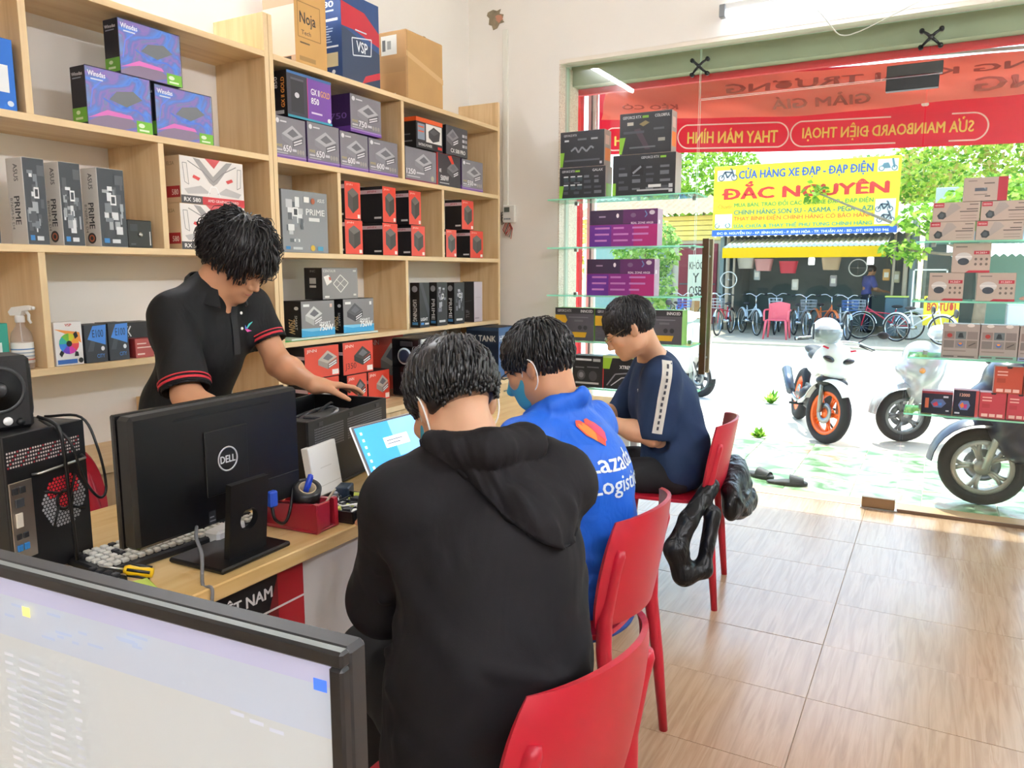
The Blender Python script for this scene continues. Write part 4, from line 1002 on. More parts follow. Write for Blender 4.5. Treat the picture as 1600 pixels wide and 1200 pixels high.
# --- left unit, row 2
z = 1.493
def prime(label, y0, y1, z1, d, k):
    sp = [('D', 'PRIME', .35, .56, .33, .34, '#2A2C30', .02), ('D', 'B760M-K D4', .12, .54, .36, .15, '#4A4C50', .0), ('D', 'ASUS', .45, .93, .2, .26, '#3A3C40', .01)] + ([('e', .45, .11, .26, .07, '#2A2A2C'), ('e', .45, .11, .17, .045, '#C86A4A'), ('e', .45, .11, .1, .028, '#2A2A2C')] if k > 1 else [])
    return carton(label, (y0, y1, z, z1, XB), mat('#3A3F45', .4), mat('#D4D1CD', .5), mobo(.06, .14, .85, .72, 10 + k, ('#7C8288', '#55595E', '#E6E8EA', '#A9ADB2')) + [('r', .1, .05, .2, .06, '#3E86C8'), ('r', .4, .05, .3, .05, '#D8DCE0'), ('r', .62, .8, .3, .12, '#55595E')], sp, name='motherboard_box', group='motherboard boxes', depth=d)
prime('silver spined PRIME motherboard box cut by the unit edge', 1.34, 1.432, z + .29, .095, 0)
prime('silver spined PRIME motherboard box without a round badge', 1.518, 1.592, z + .288, .095, 1)
prime('silver spined PRIME motherboard box with round badge, between its twins', 1.640, 1.718, z + .288, .09, 2)
prime('silver spined PRIME motherboard box with round badge, beside the black drive', 1.779, 1.886, z + .284, .095, 3)
dv = thing('optical_drive', 'small square black optical drive standing on the shelf', 'drive', (-2.73, 1.945, z + .0005))
MB().box(-.02, .02, -.052, .052, 0, .105, mat('#1A1A1C', .3), .003).build('housing', dv); mb = MB(); mb.lathe([(.001, 0), (.009, 0), (.008, .003), (.001, .003)], steel, 14, Matrix.Translation((.021, .0, .05)) @ Matrix.Rotation(R(90), 4, 'Y')); mb.build('hub', dv)
mb = MB(); prints(mb, (.02, -.052, 0), (0, 1, 0), (0, 0, 1), .104, .105, [('r', .1, .6, .3, .25, '#3A3D42'), ('r', .88, .1, .04, .5, '#D8D8DA'), ('r', .1, .1, .2, .06, '#4A4D52')]); mb.build('printed_artwork', dv)
def rx(label, y0, y1, z0, z1, d):
    wt = '#F2ECE8'
    it = [('r', 0, 0, 1, .17, '#C9303A'), ('r', 0, 0, .32, .17, '#4A4648'), ('t', 'RX 580', .04, .04, .25, .09, '#F4F0EE', .02), ('t', 'AMD GRAPHICS CARD', .4, .06, .5, .06, '#F8E4E2', .01),
          ('p', [(.38, 1), (.62, 1), (.52, .8)], '#D85A5E'), ('p', [(.2, .98), (.3, .96), (.5, .62), (.72, .96), (.82, .98), (.56, .48), (.5, .42), (.44, .48)], '#A8A4A4'), ('l', [(.12, .9), (.34, .72), (.5, .5), (.66, .72), (.88, .9)], .02, '#8C8888'), ('p', [(.2, .62), (.3, .56), (.27, .5), (.18, .56)], '#D84A4C'), ('p', [(.8, .62), (.7, .56), (.73, .5), (.82, .56)], '#D84A4C'), ('p', [(.05, .3), (.3, .4), (.45, .25), (.1, .2)], '#C4C0C0'), ('p', [(.95, .3), (.7, .4), (.55, .25), (.9, .2)], '#C4C0C0'), ('l', [(.04, .85), (.06, .45), (.12, .4), (.1, .85), (.04, .85)], .012, '#8A8686'), ('l', [(.96, .85), (.94, .45), (.88, .4), (.9, .85), (.96, .85)], .012, '#8A8686'), ('l', [(.4, .2), (.46, .4), (.54, .4), (.6, .2)], .018, '#FFFFFF')]
    return carton(label, (y0, y1, z0, z1, XB), mat(wt, .45), mat('#D9BE9A', .6), it, [('r', .05, .12, .9, .24, '#A8242C'), ('t', '580', .4, .17, .45, .12, '#F4E4DC', .02), ('t', 'ELSA', .15, .8, .5, .08, '#A08A68', .02)], name='graphics_card_box', group='white and red graphics card boxes', depth=d)
rx('white and red robot face graphics card box on top of its twin', 2.135, 2.46, z + .186, z + .374, .09)
rx('white and red robot face graphics card box under its twin', 2.125, 2.458, z, z + .185, .09)
# --- left unit, row 3
z = 1.07
vb = carton('white fan box with a rainbow fan picture beside the divider', (1.577, 1.678, z, z + .155, XB), '#F2F0EE', '#E4E2E0', [('p', [(.0, .85), (.9, .75), (.95, .5), (.5, .7)], '#F29A4A')] + [('p', [(.5, .5)] + [(.5 + .36 * math.cos(a), .5 + .24 * math.sin(a)) for a in (k * PI / 4, k * PI / 4 + .4, (k + 1) * PI / 4)], c) for k, c in enumerate(('#F0A03A', '#D8D83A', '#7CC84A', '#3AB8A8', '#3A86E0', '#7A4AD0', '#D03AA8', '#E84A5A'))] + [('e', .5, .5, .1, .07, '#2A2A2C'), ('p', [(.66, .72), (.78, .78), (.84, .66), (.72, .6)], '#2A2A2C'), ('p', [(.12, .28), (.2, .2), (.3, .3), (.2, .36)], '#2A2A2C'), ('p', [(.66, .2), (.82, .2), (.8, .3), (.7, .32)], '#2A2A2C'), ('r', .05, .04, .7, .1, '#3A6FC0'), ('e', .88, .1, .09, .06, '#2A2A2C'), ('t', 'VSP', .38, .9, .24, .06, '#C83A3A', .02)], name='fan_box', depth=.05)
def e100(label, y0, y1, d, x, z1):
    return carton(label, (y0, y1, z, z1, x), '#3A4048', '#2A2E34', [('p', [(.1, .3), (.35, .75), (.55, .75), (.35, .3)], '#4A525C'), ('p', [(.38, .96), (.98, .98), (.92, .45), (.12, .62)], '#4A8CE0'), ('t', 'E100', .34, .66, .5, .2, '#1E3A66', .01), ('t', 'CITY', .5, .12, .35, .1, '#4A8CE0'), ('e', .78, .36, .08, .06, '#E8EEF4')], name='drive_box', group='dark boxes with blue panel', depth=d)
e100('dark box with blue E100 panel next to the rainbow fan box', 1.686, 1.772, .08, XB, z + .14)
e100('dark box with blue E100 panel behind the small red box', 1.778, 1.86, .08, XB, z + .142)
carton('black low box with a white crown mark beside the standing man', (1.868, 2.02, z + .0, z + .135, -2.76), '#232226', '#1A191C', [('l', [(.2, .6), (.12, .75), (.2, .9)], .04, '#E8E8EA'), ('l', [(.28, .6), (.2, .75), (.28, .9)], .04, '#E8E8EA')], name='black_box', depth=.1)
carton('small red printed box on the shelf beside the standing man', (1.885, 1.965, z, z + .075, XB), '#B85A56', '#8A2F30', [('r', .1, .15, .4, .08, '#F0D8D0'), ('r', .1, .5, .8, .06, '#F0D8D0'), ('r', .1, .7, .5, .06, '#F0D8D0')], name='small_red_box', depth=.05)
carton('black box with pale line drawing in the corner behind the man', (2.45, 2.572, z, z + .15, XB), '#19191B', '#121214', [('l', [(.3, .1), (.5, .5), (.3, .8)], .02, '#C8C8C8'), ('l', [(.4, .1), (.65, .45), (.5, .8)], .02, '#C8C8C8'), ('l', [(.5, .1), (.8, .4), (.7, .8)], .02, '#A8A8A8'), ('r', .6, .88, .3, .08, '#E0E0E0')], name='black_box', depth=.06)
carton('teal and white box behind the spray bottle', (1.33, 1.445, z, z + .16, -2.74), '#3AA08C', '#2E8A78', [('r', .2, .3, .6, .3, '#E8F0EC')], name='teal_box', depth=.08)
# spray bottle
sb = thing('spray_bottle', 'clear spray bottle with white trigger head and paper label', 'bottle', (-2.74, 1.487, z + .0005), R(20))
gb = glass_mat('bottle_plastic', '#F4EDE8', rough=.1, body='#E8DCD4', bw=.25)
MB().lathe([(.001, 0), (.032, 0), (.034, .008), (.034, .105), (.030, .125), (.014, .148), (.012, .158), (.012, .165)], gb, 24).build('bottle', sb)
MB().lathe([(.001, .004), (.031, .004), (.031, .075), (.001, .075)], mat('#E4C9BC', .2, alpha=.55), 20).build('liquid', sb)
MB().lathe([(.0346, .022), (.0349, .022), (.0349, .092), (.0346, .092)], mat('#EDEBE6', .5), 24).build('paper_label', sb)
mb = MB(); 
for k in range(4): mb.lathe([(.0351, .068 - k * .012), (.0352, .072 - k * .012)], mat(['#5A8AC0', '#9AA8B8', '#9AA8B8', '#C86A5A'][k], .5), 24)
mb.build('label_print', sb)
wh = mat('#F2F0EC', .4)
MB().lathe([(.014, .160), (.0155, .162), (.0155, .180), (.012, .184)], wh, 20).build('collar', sb)
MB().prism([(-.028, .184), (-.034, .196), (-.02, .212), (.03, .218), (.05, .214), (.05, .203), (.02, .2), (.012, .184)], .022, wh, Matrix.Translation((0, .011, 0)) @ Matrix.Rotation(R(90), 4, 'X')).cyl((.05, 0, .209), (.058, 0, .209), .006, .006, wh, 10).build('spray_head', sb)
MB().tube([(.025, 0, .2), (.036, 0, .186), (.034, 0, .17), (.042, 0, .158)], [.006, .005, .005, .004], wh, 8).build('trigger', sb)
MB().tube([(0, 0, .16), (.003, 0, .01)], .002, wh, 6).build('dip_tube', sb)
# ------------------------------------------------------------------ cartons on the glass shelves
YB = 4.66
GG = 'graphics card boxes on the glass shelves'
blk = mat('#24262B', .4, vary=.1, vs=8); lt = mat('#9A8C86', .5)
def gpu(label, box, items, side='#A89A92', sp=(), d=.11): return carton(label, box, blk, side, items, sp, 'y', 'graphics_card_box', GG, depth=d, top=blk)  # default side is paler than the front: the light on it is painted in
grn = [('p', [(0, .02), (.06, .02), (.1, .42), (0, .42)], '#8CC63A')]
def specs(seed, c1='#4A4D54', c2='#6E7178'):
    rr = random.Random(seed); o = []
    for i in range(4):
        for j in range(4): o.append(('r', .1 + i * .22, .14 + j * .17, rr.uniform(.08, .16), rr.uniform(.03, .1), rr.choice((c1, c2))))
    return o
orange_sp = [('r', .1, .15, .8, .35, '#E8823A'), ('r', .15, .6, .6, .25, '#D8B8AC')]
z = GZ[0]
gpu('black graphics card box with six small icons, lower left of the window stack', (-2.216, -1.893, z, z + .196, YB), grn + specs(1) + [('t', 'GEFORCE RTX', .06, .84, .28, .07, '#D8DADC', .01), ('r', .35, .84, .1, .06, '#8CC63A'), ('t', 'GALAX', .72, .84, .22, .08, '#E4E6E8', .01)] + [('r', .1 + (i % 3) * .15, .55 - (i // 3) * .27, .1, .17, '#3A4A4E') for i in range(6)] + [('r', .1 + (i % 3) * .15, .68 - (i // 3) * .27, .1, .04, '#D8DCDC') for i in range(6)], sp=[('r', .1, .05, .8, .4, '#8CC63A')])
gpu('black graphics card box with swirl lettering on top of the one with six icons', (-2.212, -1.905, z + .197, z + .42, YB), grn + [('t', 'GEFORCE RTX', .08, .86, .3, .06, '#C8CACC', .01), ('l', [(.25, .45), (.35, .55), (.42, .4), (.5, .55), (.6, .42), (.7, .56), (.76, .5)], .05, '#8A8E94'), ('r', .1, .72, .1, .05, '#D0D2D4'), ('r', .4, .74, .2, .05, '#6A6D72'), ('r', .7, .74, .15, .05, '#A8AAAC'), ('r', .1, .16, .8, .05, '#55585E'), ('r', .9, .06, .05, .07, '#C8CACC')], sp=orange_sp)
gpu('wide black graphics card box with fine print at the shelf end', (-1.846, -1.44, z, z + .248, YB), [('p', [(0, .02), (.055, .02), (.055, .32), (0, .32)], '#8CC63A')] + specs(2) + [('t', 'GEFORCE RTX', .46, .88, .28, .06, '#D8DADC', .01), ('r', .76, .88, .09, .05, '#8CC63A'), ('r', .3, .5, .2, .24, '#17181C'), ('l', [(.33, .54), (.46, .7)], .05, '#8A8E94'), ('r', .58, .18, .2, .07, '#E4E4E2'), ('r', .4, .1, .5, .04, '#B8BABC'), ('r', .9, .16, .06, .09, '#C8CACC'), ('r', .9, .05, .06, .08, '#C8CACC')], d=.12)
gpu('black graphics card box with a faint figure, highest in the window', (-1.805, -1.472, z + .249, z + .495, YB), [('p', [(0, .02), (.05, .02), (.12, .42), (0, .42)], '#8CC63A'), ('p', [(.28, .6), (.4, .62), (.6, .1), (.5, .1)], '#4A3A44'), ('t', 'GEFORCE RTX', .06, .86, .36, .07, '#D8DADC', .01), ('r', .44, .86, .12, .06, '#7FB03A'), ('t', 'COLORFUL', .68, .86, .28, .07, '#ECECEC', .01), ('r', .15, .7, .12, .08, '#C8C2B4'), ('p', [(.38, .72), (.5, .8), (.58, .74), (.46, .66)], '#8A7A50'), ('r', .08, .5, .4, .06, '#4A4D54'), ('r', .66, .56, .2, .05, '#5A5D62'), ('r', .75, .28, .13, .08, '#A8A8A0'), ('r', .2, .14, .5, .04, '#6A6D72')], sp=orange_sp, d=.1)
pm_ = mat('#8A2C86', .4)
def purple(label, box):
    return carton(label, box, pm_, mat('#C0A0B8', .5), [('r', 0, .6, 1, .4, '#3C2C48'), ('r', .5, .62, .5, .38, '#5E2C62'), ('r', 0, 0, .33, .58, '#6A3094'), ('r', .66, 0, .34, .58, '#B02A74'), ('e', .92, .9, .04, .06, '#D8D0D4'), ('e', .42, .84, .02, .06, '#F0ECEE'), ('e', .65, .84, .04, .06, '#7A6480'), ('r', .14, .8, .1, .04, '#A898B0'), ('t', 'REAL ZONE ARGB', .62, .6, .32, .06, '#F2E4EE', .015), ('l', [(.82, .95), (.85, .85), (.82, .78)], .03, '#6A90B8')] + [q for i in range(3) for q in lines(.08 + i * .28, .48, .24, 3, .17, '#C888C4', .05, i)], [('r', .2, .6, .3, .1, '#E8D8E4')], 'y', 'purple_box', 'purple gradient boxes', depth=.1)
purple('purple to magenta gradient box alone on the second glass shelf', (-1.997, -1.545, GZ[1], GZ[1] + .228, YB))
purple('purple to magenta gradient box on the glass shelf above the bowed head', (-2.012, -1.557, GZ[2], GZ[2] + .231, YB))
def wf_(label, box, seed): return carton(label, box, mat('#55535A', .45), '#7CB04A', [('r', 0, .82, 1, .18, '#2E2D32'), ('t', 'GEFORCE RTX', .06, .87, .36, .08, '#D8D8DA', .01), ('t', 'INNO3D', .66, .86, .3, .09, '#F0F0F0', .02), ('p', [(0, .48), (.0, .78), (.26, .78), (.32, .62), (.24, .48)], '#E2B02C'), ('p', [(.4, .1), (.42, .26), (.82, .26), (.78, .1)], '#E2B02C'), ('e', .64, .4, .05, .07, '#2A2A2E'), ('e', .78, .4, .05, .07, '#2A2A2E'), ('r', .5, .58, .22, .06, '#6E6C74'), ('r', .35, .7, .5, .03, '#7E7C84')], (), 'y', 'graphics_card_box', GG, depth=.11)
wf_('grey and yellow graphics card box beside the cream wall', (-2.238, -1.957, GZ[3], GZ[3] + .215, YB), 1)
wf_('grey and yellow graphics card box half hidden by the bowed head', (-1.95, -1.68, GZ[3], GZ[3] + .214, YB), 2)
wf_('grey and yellow graphics card box past the bowed head', (-1.66, -1.37, GZ[3], GZ[3] + .214, YB), 3)
carton('black card box printed with small gauges, behind the seated men', (-2.107, -1.897, GZ[4], GZ[4] + .21, YB), blk, '#3A3A3E', [('r', .05, .84, .6, .06, '#D8D8D8'), ('r', .7, .82, .25, .09, '#A8A8A6'), ('e', .3, .38, .14, .16, '#55555A'), ('e', .3, .38, .08, .09, '#8A8A90'), ('e', .7, .36, .14, .16, '#48484C'), ('r', .1, .1, .8, .06, '#C8C8C8'), ('r', .1, .6, .3, .04, '#7A7A7E'), ('r', .5, .62, .4, .04, '#6A6A6E')], (), 'y', 'graphics_card_box', GG, depth=.1)
carton('black card box with lime green corner and grey swirls', (-1.89, -1.60, GZ[4], GZ[4] + .218, YB), blk, '#3A3A3E', [('p', [(0, .6), (0, 1), (.24, 1), (.16, .6)], '#A4CE3C'), ('r', 0, .93, 1, .07, '#C4DC8C'), ('r', 0, 0, .02, .6, '#D8343A'), ('t', 'XTREME', .4, .62, .34, .1, '#F0F0F0', .02), ('l', [(.1, .1), (.3, .45), (.6, .5), (.95, .6)], .04, '#8A8A90'), ('l', [(.2, .1), (.45, .35), (.9, .45)], .03, '#C8C8CC'), ('l', [(.4, .1), (.6, .28), (.95, .3)], .04, '#6A6A70')], (), 'y', 'graphics_card_box', GG, depth=.1)
# right hand shelves
cg = mat('#BCA99B', .55, vary=.04); CR = '#B02A3A'
def camb(label, box): return carton(label, box, cg, '#A8968A', [('r', .02, .74, .22, .24, CR), ('t', 'HIKVISION', .045, .81, .17, .09, '#F0D8D0', .01), ('p', [(.25, .3), (.3, .2), (.6, .7), (.5, .92), (.38, .95)], '#A89C94'), ('p', [(.1, .32), (.14, .14), (.24, .12), (.3, .26), (.28, .46), (.18, .54)], '#2E3436'), ('e', .2, .32, .05, .12, '#4A5254'), ('r', .78, .84, .18, .05, '#6A5E58'), ('r', .72, .6, .24, .05, '#5A504C'), ('r', .58, .48, .38, .05, '#5A504C'), ('r', .6, .28, .34, .03, '#8A7C74'), ('r', .6, .14, .34, .03, '#8A7C74')], (), 'y', 'camera_box', 'beige bullet camera boxes', depth=.09)
z = GZ[1]
camb('beige camera box, bottom row at the shelf end by the door', (-.063, .143, z, z + .098, YB)); camb('beige camera box, bottom row away from the door', (.148, .352, z, z + .097, YB))
camb('beige camera box, upper row by the door side', (-.054, .158, z + .0985, z + .196, YB)); camb('beige camera box, upper row away from the door', (.162, .366, z + .0985, z + .195, YB))
carton('beige box with dark red end band on top of the camera boxes', (.078, .27, z + .197, z + .315, YB), cg, '#A8968A', [('r', .78, 0, .22, 1, CR), ('r', .26, .42, .28, .14, '#5A6068'), ('r', .46, .72, .24, .05, '#6A5E58'), ('r', .1, .84, .2, .04, '#8A7C74'), ('r', .25, .26, .3, .04, '#8A7C74'), ('r', .5, .18, .12, .05, '#5A504C')], (), 'y', 'recorder_box', depth=.1)
z = GZ[2]
def dome(label, box): return carton(label, box, cg, '#A8968A', [('p', [(.36, 0), (1, 0), (1, .08), (.46, .08)], CR), ('r', .56, .62, .4, .12, CR), ('t', 'H.265+', .62, .645, .28, .07, '#F0DCD4', .01), ('r', .08, .86, .3, .04, '#7A6E68'), ('e', .3, .52, .22, .17, '#D0CCC8'), ('e', .3, .38, .15, .12, '#3C444C'), ('r', .08, .52, .44, .05, '#E2DEDA')] + [('e', .62 + (i % 3) * .14, .46 - (i // 3) * .17, .035, .045, '#6E625C') for i in range(6)], (), 'y', 'camera_box', 'beige dome camera boxes', depth=.1)
dome('beige dome camera box, bottom row by the door side', (-.046, .114, z, z + .145, YB)); dome('beige dome camera box, bottom row away from the door', (.172, .342, z, z + .145, YB)); dome('beige dome camera box bridging the two below it', (.052, .223, z + .1455, z + .296, YB))
z = GZ[3]
def multi(label, box, c): return carton(label, box, mat('#A89C94', .55), '#968A84', [('r', .05 + (i % 3) * .31, .56 - (i // 3) * .26, .28, .22, ['#8A7A74', '#6A7476', '#867C78', '#7A726E', '#8A8480', '#80766E'][i]) for i in range(6)] + [('e', .2, .66, .07, .06, '#A83A34'), ('p', [(.42, .6), (.46, .74), (.54, .74), (.58, .6)], '#2E3438'), ('e', .5, .41, .07, .06, '#4A70B0'), ('e', .5, .43, .05, .03, '#E08A3A'), ('l', [(.72, .36), (.9, .46)], .03, '#4A4440'), ('r', 0, 0, 1, .1, c), ('r', .05, .03, .3, .04, '#5A504C'), ('r', .45, .03, .45, .04, '#5A504C'), ('r', .06, .2, .6, .03, '#877B74'), ('e', .25, .96, .1, .05, '#E4DCD4'), ('e', .75, .96, .1, .05, '#E4DCD4')], (), 'y', 'accessory_box', 'grey boxes with six pictures', depth=.1)
multi('grey six picture box by the door side', (.036, .205, z, z + .18, YB), '#A0948C'); multi('grey six picture box with teal foot band', (.208, .375, z, z + .179, YB), '#7FA898'); multi('grey six picture box with blue foot band', (.378, .54, z, z + .178, YB), '#8A9AC0')
z = GZ[4]
carton('black and blue box with glowing headset picture, lying wide', (-.038, .108, z, z + .122, YB), '#1C2030', '#8A2A30', [('r', 0, .9, 1, .1, '#8A2A30'), ('p', [(.3, .5), (.4, .66), (.68, .68), (.8, .5), (.66, .3), (.4, .3)], '#5A6A98'), ('p', [(.36, .46), (.5, .56), (.56, .4), (.42, .34)], '#C03A4A'), ('p', [(.54, .5), (.66, .52), (.66, .4), (.56, .38)], '#4A86D0'), ('r', .12, .26, .12, .44, '#C86A4A'), ('r', .7, .74, .16, .08, '#C8CCD4'), ('r', .8, .14, .1, .06, '#C8CCD4')], (), 'y', 'small_box', 'small boxes on the lowest glass shelf', depth=.08)
carton('black and blue box with glowing headset picture, standing upright', (.111, .226, z, z + .138, YB), '#1A1E30', '#8A2A30', [('r', 1 - .12, 0, .12, 1, '#B84A4A'), ('t', '12000', .24, .76, .4, .12, '#F0B8A0', .02), ('p', [(.2, .42), (.3, .6), (.6, .6), (.68, .42), (.58, .24), (.3, .24)], '#6A7CB0'), ('p', [(.26, .42), (.38, .54), (.46, .38), (.34, .3)], '#E07A3A'), ('p', [(.42, .46), (.56, .46), (.54, .3), (.44, .3)], '#C03A7A'), ('r', .08, .08, .2, .06, '#C8CCD4')], (), 'y', 'small_box', 'small boxes on the lowest glass shelf', depth=.08)
def redb(label, box, c, pale): return carton(label, box, mat(c, .5), '#A8564C', [('p', [(.4, 1), (.44, .93), (.58, .93), (.62, 1)], '#2A2022'), ('r', .1, .78, .36, .05, '#E8B8AC'), ('r', .1, .66, .36, .05, '#E8B8AC'), ('r', .1, .4, .3, .16, pale), ('r', .1, .05, .24, .12, '#E8C0B4'), ('r', .4, .05, .22, .12, '#E8C0B4'), ('r', .68, .05, .22, .12, '#E8C0B4')], (), 'y', 'small_red_box', 'small red boxes on the lowest glass shelf', depth=.08)
redb('small pinkish red box, bottom row beside the black upright one', (.23, .348, z, z + .134, YB), '#B8404A', '#A8343E'); redb('small pinkish red box, bottom row farther along', (.352, .464, z, z + .134, YB), '#B8404A', '#A8343E')
redb('small orange red box on top of the bottom pair', (.286, .412, z + .1345, z + .274, YB), '#B84A34', '#9A3A26'); redb('small orange red box at the end of the upper row', (.416, .53, z + .1345, z + .272, YB), '#B84A34', '#9A3A26')
# ------------------------------------------------------------------ work desk and what stands on it
DT = .75
deskm = ramp_mat('desk_top', [(.25, '#D2A866'), (.45, '#E2BC7C'), (.62, '#EBCB92'), (.8, '#D9B172')], (8, .6, 8), 3.0, 7, .6, .35)
black = mat('#0C0C0E', .42, bump=.08, bs=400); gloss = mat('#0F0F11', .18); blk2 = mat('#141417', .5)
white = mat('#F2F1EE', .45)
wd = thing('work_desk', 'long light wood desk with white front panel in front of the seated men', 'desk', (0, 0, 0))
MB().box(-2.0, -1.283, .45, 3.75, DT - .036, DT, deskm, .003).build('desk_top', wd)
fpn = MB().box(-1.37, -1.345, .5, 3.7, .06, DT - .037, mat('#E9E6E2', .5)).build('front_panel', wd)
for y in (.5, 2.1, 3.66):
    for x in (-1.96, -1.33): MB().box(x, x + .04, y, y + .04, 0, DT - .037, white, .003).build('leg', wd)
ps = thing('desk_poster', 'black and red poster with white capital lettering on the desk front', 'poster', (-1.3445, 1.35, .3))
MB().box(0, .003, -.85, 0, 0, .40, mat('#171314', .5)).build('sheet', ps)
pm = MB(); prints(pm, (.003, -.85, 0), (0, 1, 0), (0, 0, 1), .85, .40, [('r', .9, 0, .1, 1, '#B01E28'), ('p', [(.84, .6), (.9, .95), (.9, .55)], '#7A1A20'), ('t', 'LAPTOP TẠI VIỆT NAM', .43, .815, .45, .115, '#F4F2F0', .03), ('r', .0, .745, 1, .014, '#F0EEEC'), ('t', 'GIẢI TRÍ', .70, .60, .19, .105, '#F4F2F0', .03), ('r', 0, .53, 1, .014, '#F0EEEC'), ('t', 'VĂN PHÒNG', .58, .39, .3, .1, '#F4F2F0', .03)]); pm.build('lettering', ps)

def holed(mb, w, h, cx, cy, r_, d, m, T, n=32):
    """plate w x h with a round hole, thickness d"""
    A = []; B = []
    for k in range(n):
        a = 2 * PI * (k + .5) / n; dx, dy = math.cos(a), math.sin(a)
        s = min(((w / 2 - cx * (1 if dx > 0 else -1)) / abs(dx)) if abs(dx) > 1e-6 else 9, ((h / 2 - cy * (1 if dy > 0 else -1)) / abs(dy)) if abs(dy) > 1e-6 else 9)
        A.append((cx + dx * r_, cy + dy * r_)); B.append((cx + dx * s, cy + dy * s))
    for c in ((w / 2, h / 2), (-w / 2, h / 2), (-w / 2, -h / 2), (w / 2, -h / 2)):    # snap nearest outline point to each corner
        k = min(range(n), key=lambda q: (B[q][0] - c[0]) ** 2 + (B[q][1] - c[1]) ** 2); B[k] = c
    vs = [T @ Vector((x, y, z)) for z in (0, d) for L in (A, B) for x, y in L]
    fs = []
    for k in range(n):
        j = (k + 1) % n
        fs += [(k, j, n + j, n + k)[::-1], (2 * n + k, 2 * n + j, 3 * n + j, 3 * n + k), (n + k, n + j, 3 * n + j, 3 * n + k), (k, j, 2 * n + j, 2 * n + k)[::-1]]
    return mb.add(vs, fs, m)
# --- monitor seen from behind
mo = thing('desk_monitor', 'black monitor seen from behind with round white logo ring', 'monitor', (-1.40, 1.185, DT + .0005), R(2))
MB().box(-.085, .085, -.105, .105, 0, .012, black, .004).build('stand_base', mo)
Ts = Matrix.Translation((.045, .0, .012)) @ Matrix.Rotation(R(90), 4, 'Z') @ Matrix.Rotation(R(90 + 6), 4, 'X')
mb = MB(); holed(mb, .112, .175, 0, -.004, .026, .016, black, Ts @ Matrix.Translation((0, .0875, -.008))); mb.build('stand_panel', mo)
sh = MB().box(-.045, .0, -.24, .24, .083, .362, mat('#08080A', .36, bump=.06, bs=500), .008).build('rear_shell', mo)
MB().box(-.058, -.045, -.242, .242, .081, .364, gloss, .003).build('front_bezel', mo)
MB().box(.0, .0015, -.14, .14, .336, .341, mat('#050506', .8)).build('vent_slot', sh)
MB().box(.0, .004, -.062, .062, .15, .30, mat('#0B0B0D', .4), .002).build('mount_plate', sh)
lg = MB(); Tl = Matrix.Translation((.0041, 0, .228)) @ Matrix.Rotation(R(90), 4, 'Y')
lg.lathe([(.0255, 0), (.029, 0), (.029, .0012), (.0255, .0012), (.0255, 0)], mat('#D4D6D8', .3, .6), 36, Tl)
prints(lg, (.0042, -.022, .2195), (0, 1, 0), (0, 0, 1), .044, .017, [('t', 'DELL', 0, 0, 1, 1, '#D8DADC', .03)], .0003); lg.build('logo', sh)
MB().box(.0, .003, .10, .23, .085, .15, mat('#101114', .4), .002).build('port_cover', sh)
pm = MB(); prints(pm, (.0005, -.06, .088), (0, 1, 0), (0, 0, 1), .02, .03, [('r', 0, 0, 1, 1, '#2A2C30'), ('r', .1, .2, .8, .1, '#8A8C90'), ('r', .1, .5, .6, .1, '#8A8C90')], .0005); pm.build('sticker', sh)
vg = thing('video_cable', 'blue video plug and black cable behind the monitor', 'cable', (-1.385, 1.30, .855))
MB().box(-.006, .012, -.012, .012, -.02, .02, mat('#2A55C8', .4), .004).build('plug', vg)
MB().cord([(0, 0, -.02), (.008, 0, -.05), (.005, .03, -.07), (-.005, .06, -.055), (-.02, .09, .0), (-.05, .12, .08), (-.09, .10, .16), (-.1, .02, .2), (-.09, -.01, .21)], .004, black, 8).build('cord', vg)
pw_ = thing('power_cable', 'grey cable hanging from the monitor over the desk edge', 'cable', (-1.31, 1.04, DT))
MB().cord([(-.085, .05, .095), (-.05, .02, .085), (-.01, -.0, .06), (.0, -.01, .0), (.034, -.015, -.0), (.036, -.02, -.06), (.036, -.02, -.3)], .0038, mat('#6E6F72', .45), 8).build('cord', pw_)
# --- keyboard with pale keys
kb = thing('keyboard', 'black keyboard with white keycaps lying behind the monitor', 'keyboard', (-1.575, 1.17, DT + .0005), R(-4))
MB().box(-.075, .075, -.22, .22, 0, .018, blk2, .004).build('keyboard_body', kb)
kw = MB().box(-.0075, .0075, -.0075, .0075, 0, .009, mat('#ECEAE2', .5), .002).mesh('keycap'); kd = MB().box(-.0075, .0075, -.0075, .0075, 0, .009, mat('#2A2A2E', .5), .002).mesh('keycap')
for i in range(6):
    for j in range(22):
        link('keycap', kw if (i + j * 3) % 11 > 1 and j < 17 or i > 3 else kd, kb, (-.058 + i * .0232, -.2 + j * .019, .018))
k2 = thing('spare_keyboard', 'second black keyboard lying under the monitor foot edge', 'keyboard', (-1.50, .86, DT + .0005), R(4))
MB().box(-.05, .05, -.17, .1, 0, .016, black, .004).build('keyboard_body', k2)
for i in range(4):
    for j in range(12): link('keycap', kd, k2, (-.036 + i * .0235, -.155 + j * .0215, .016))
wa = thing('white_adapter', 'small white plastic box behind the monitor stand', 'adapter', (-1.5, 1.255, DT + .0005), R(8)); MB().box(-.022, .022, -.05, .05, 0, .032, white, .006).build('housing', wa); MB().box(.022, .0235, -.02, .02, .008, .02, mat('#C8C6C0', .5)).build('socket', wa)
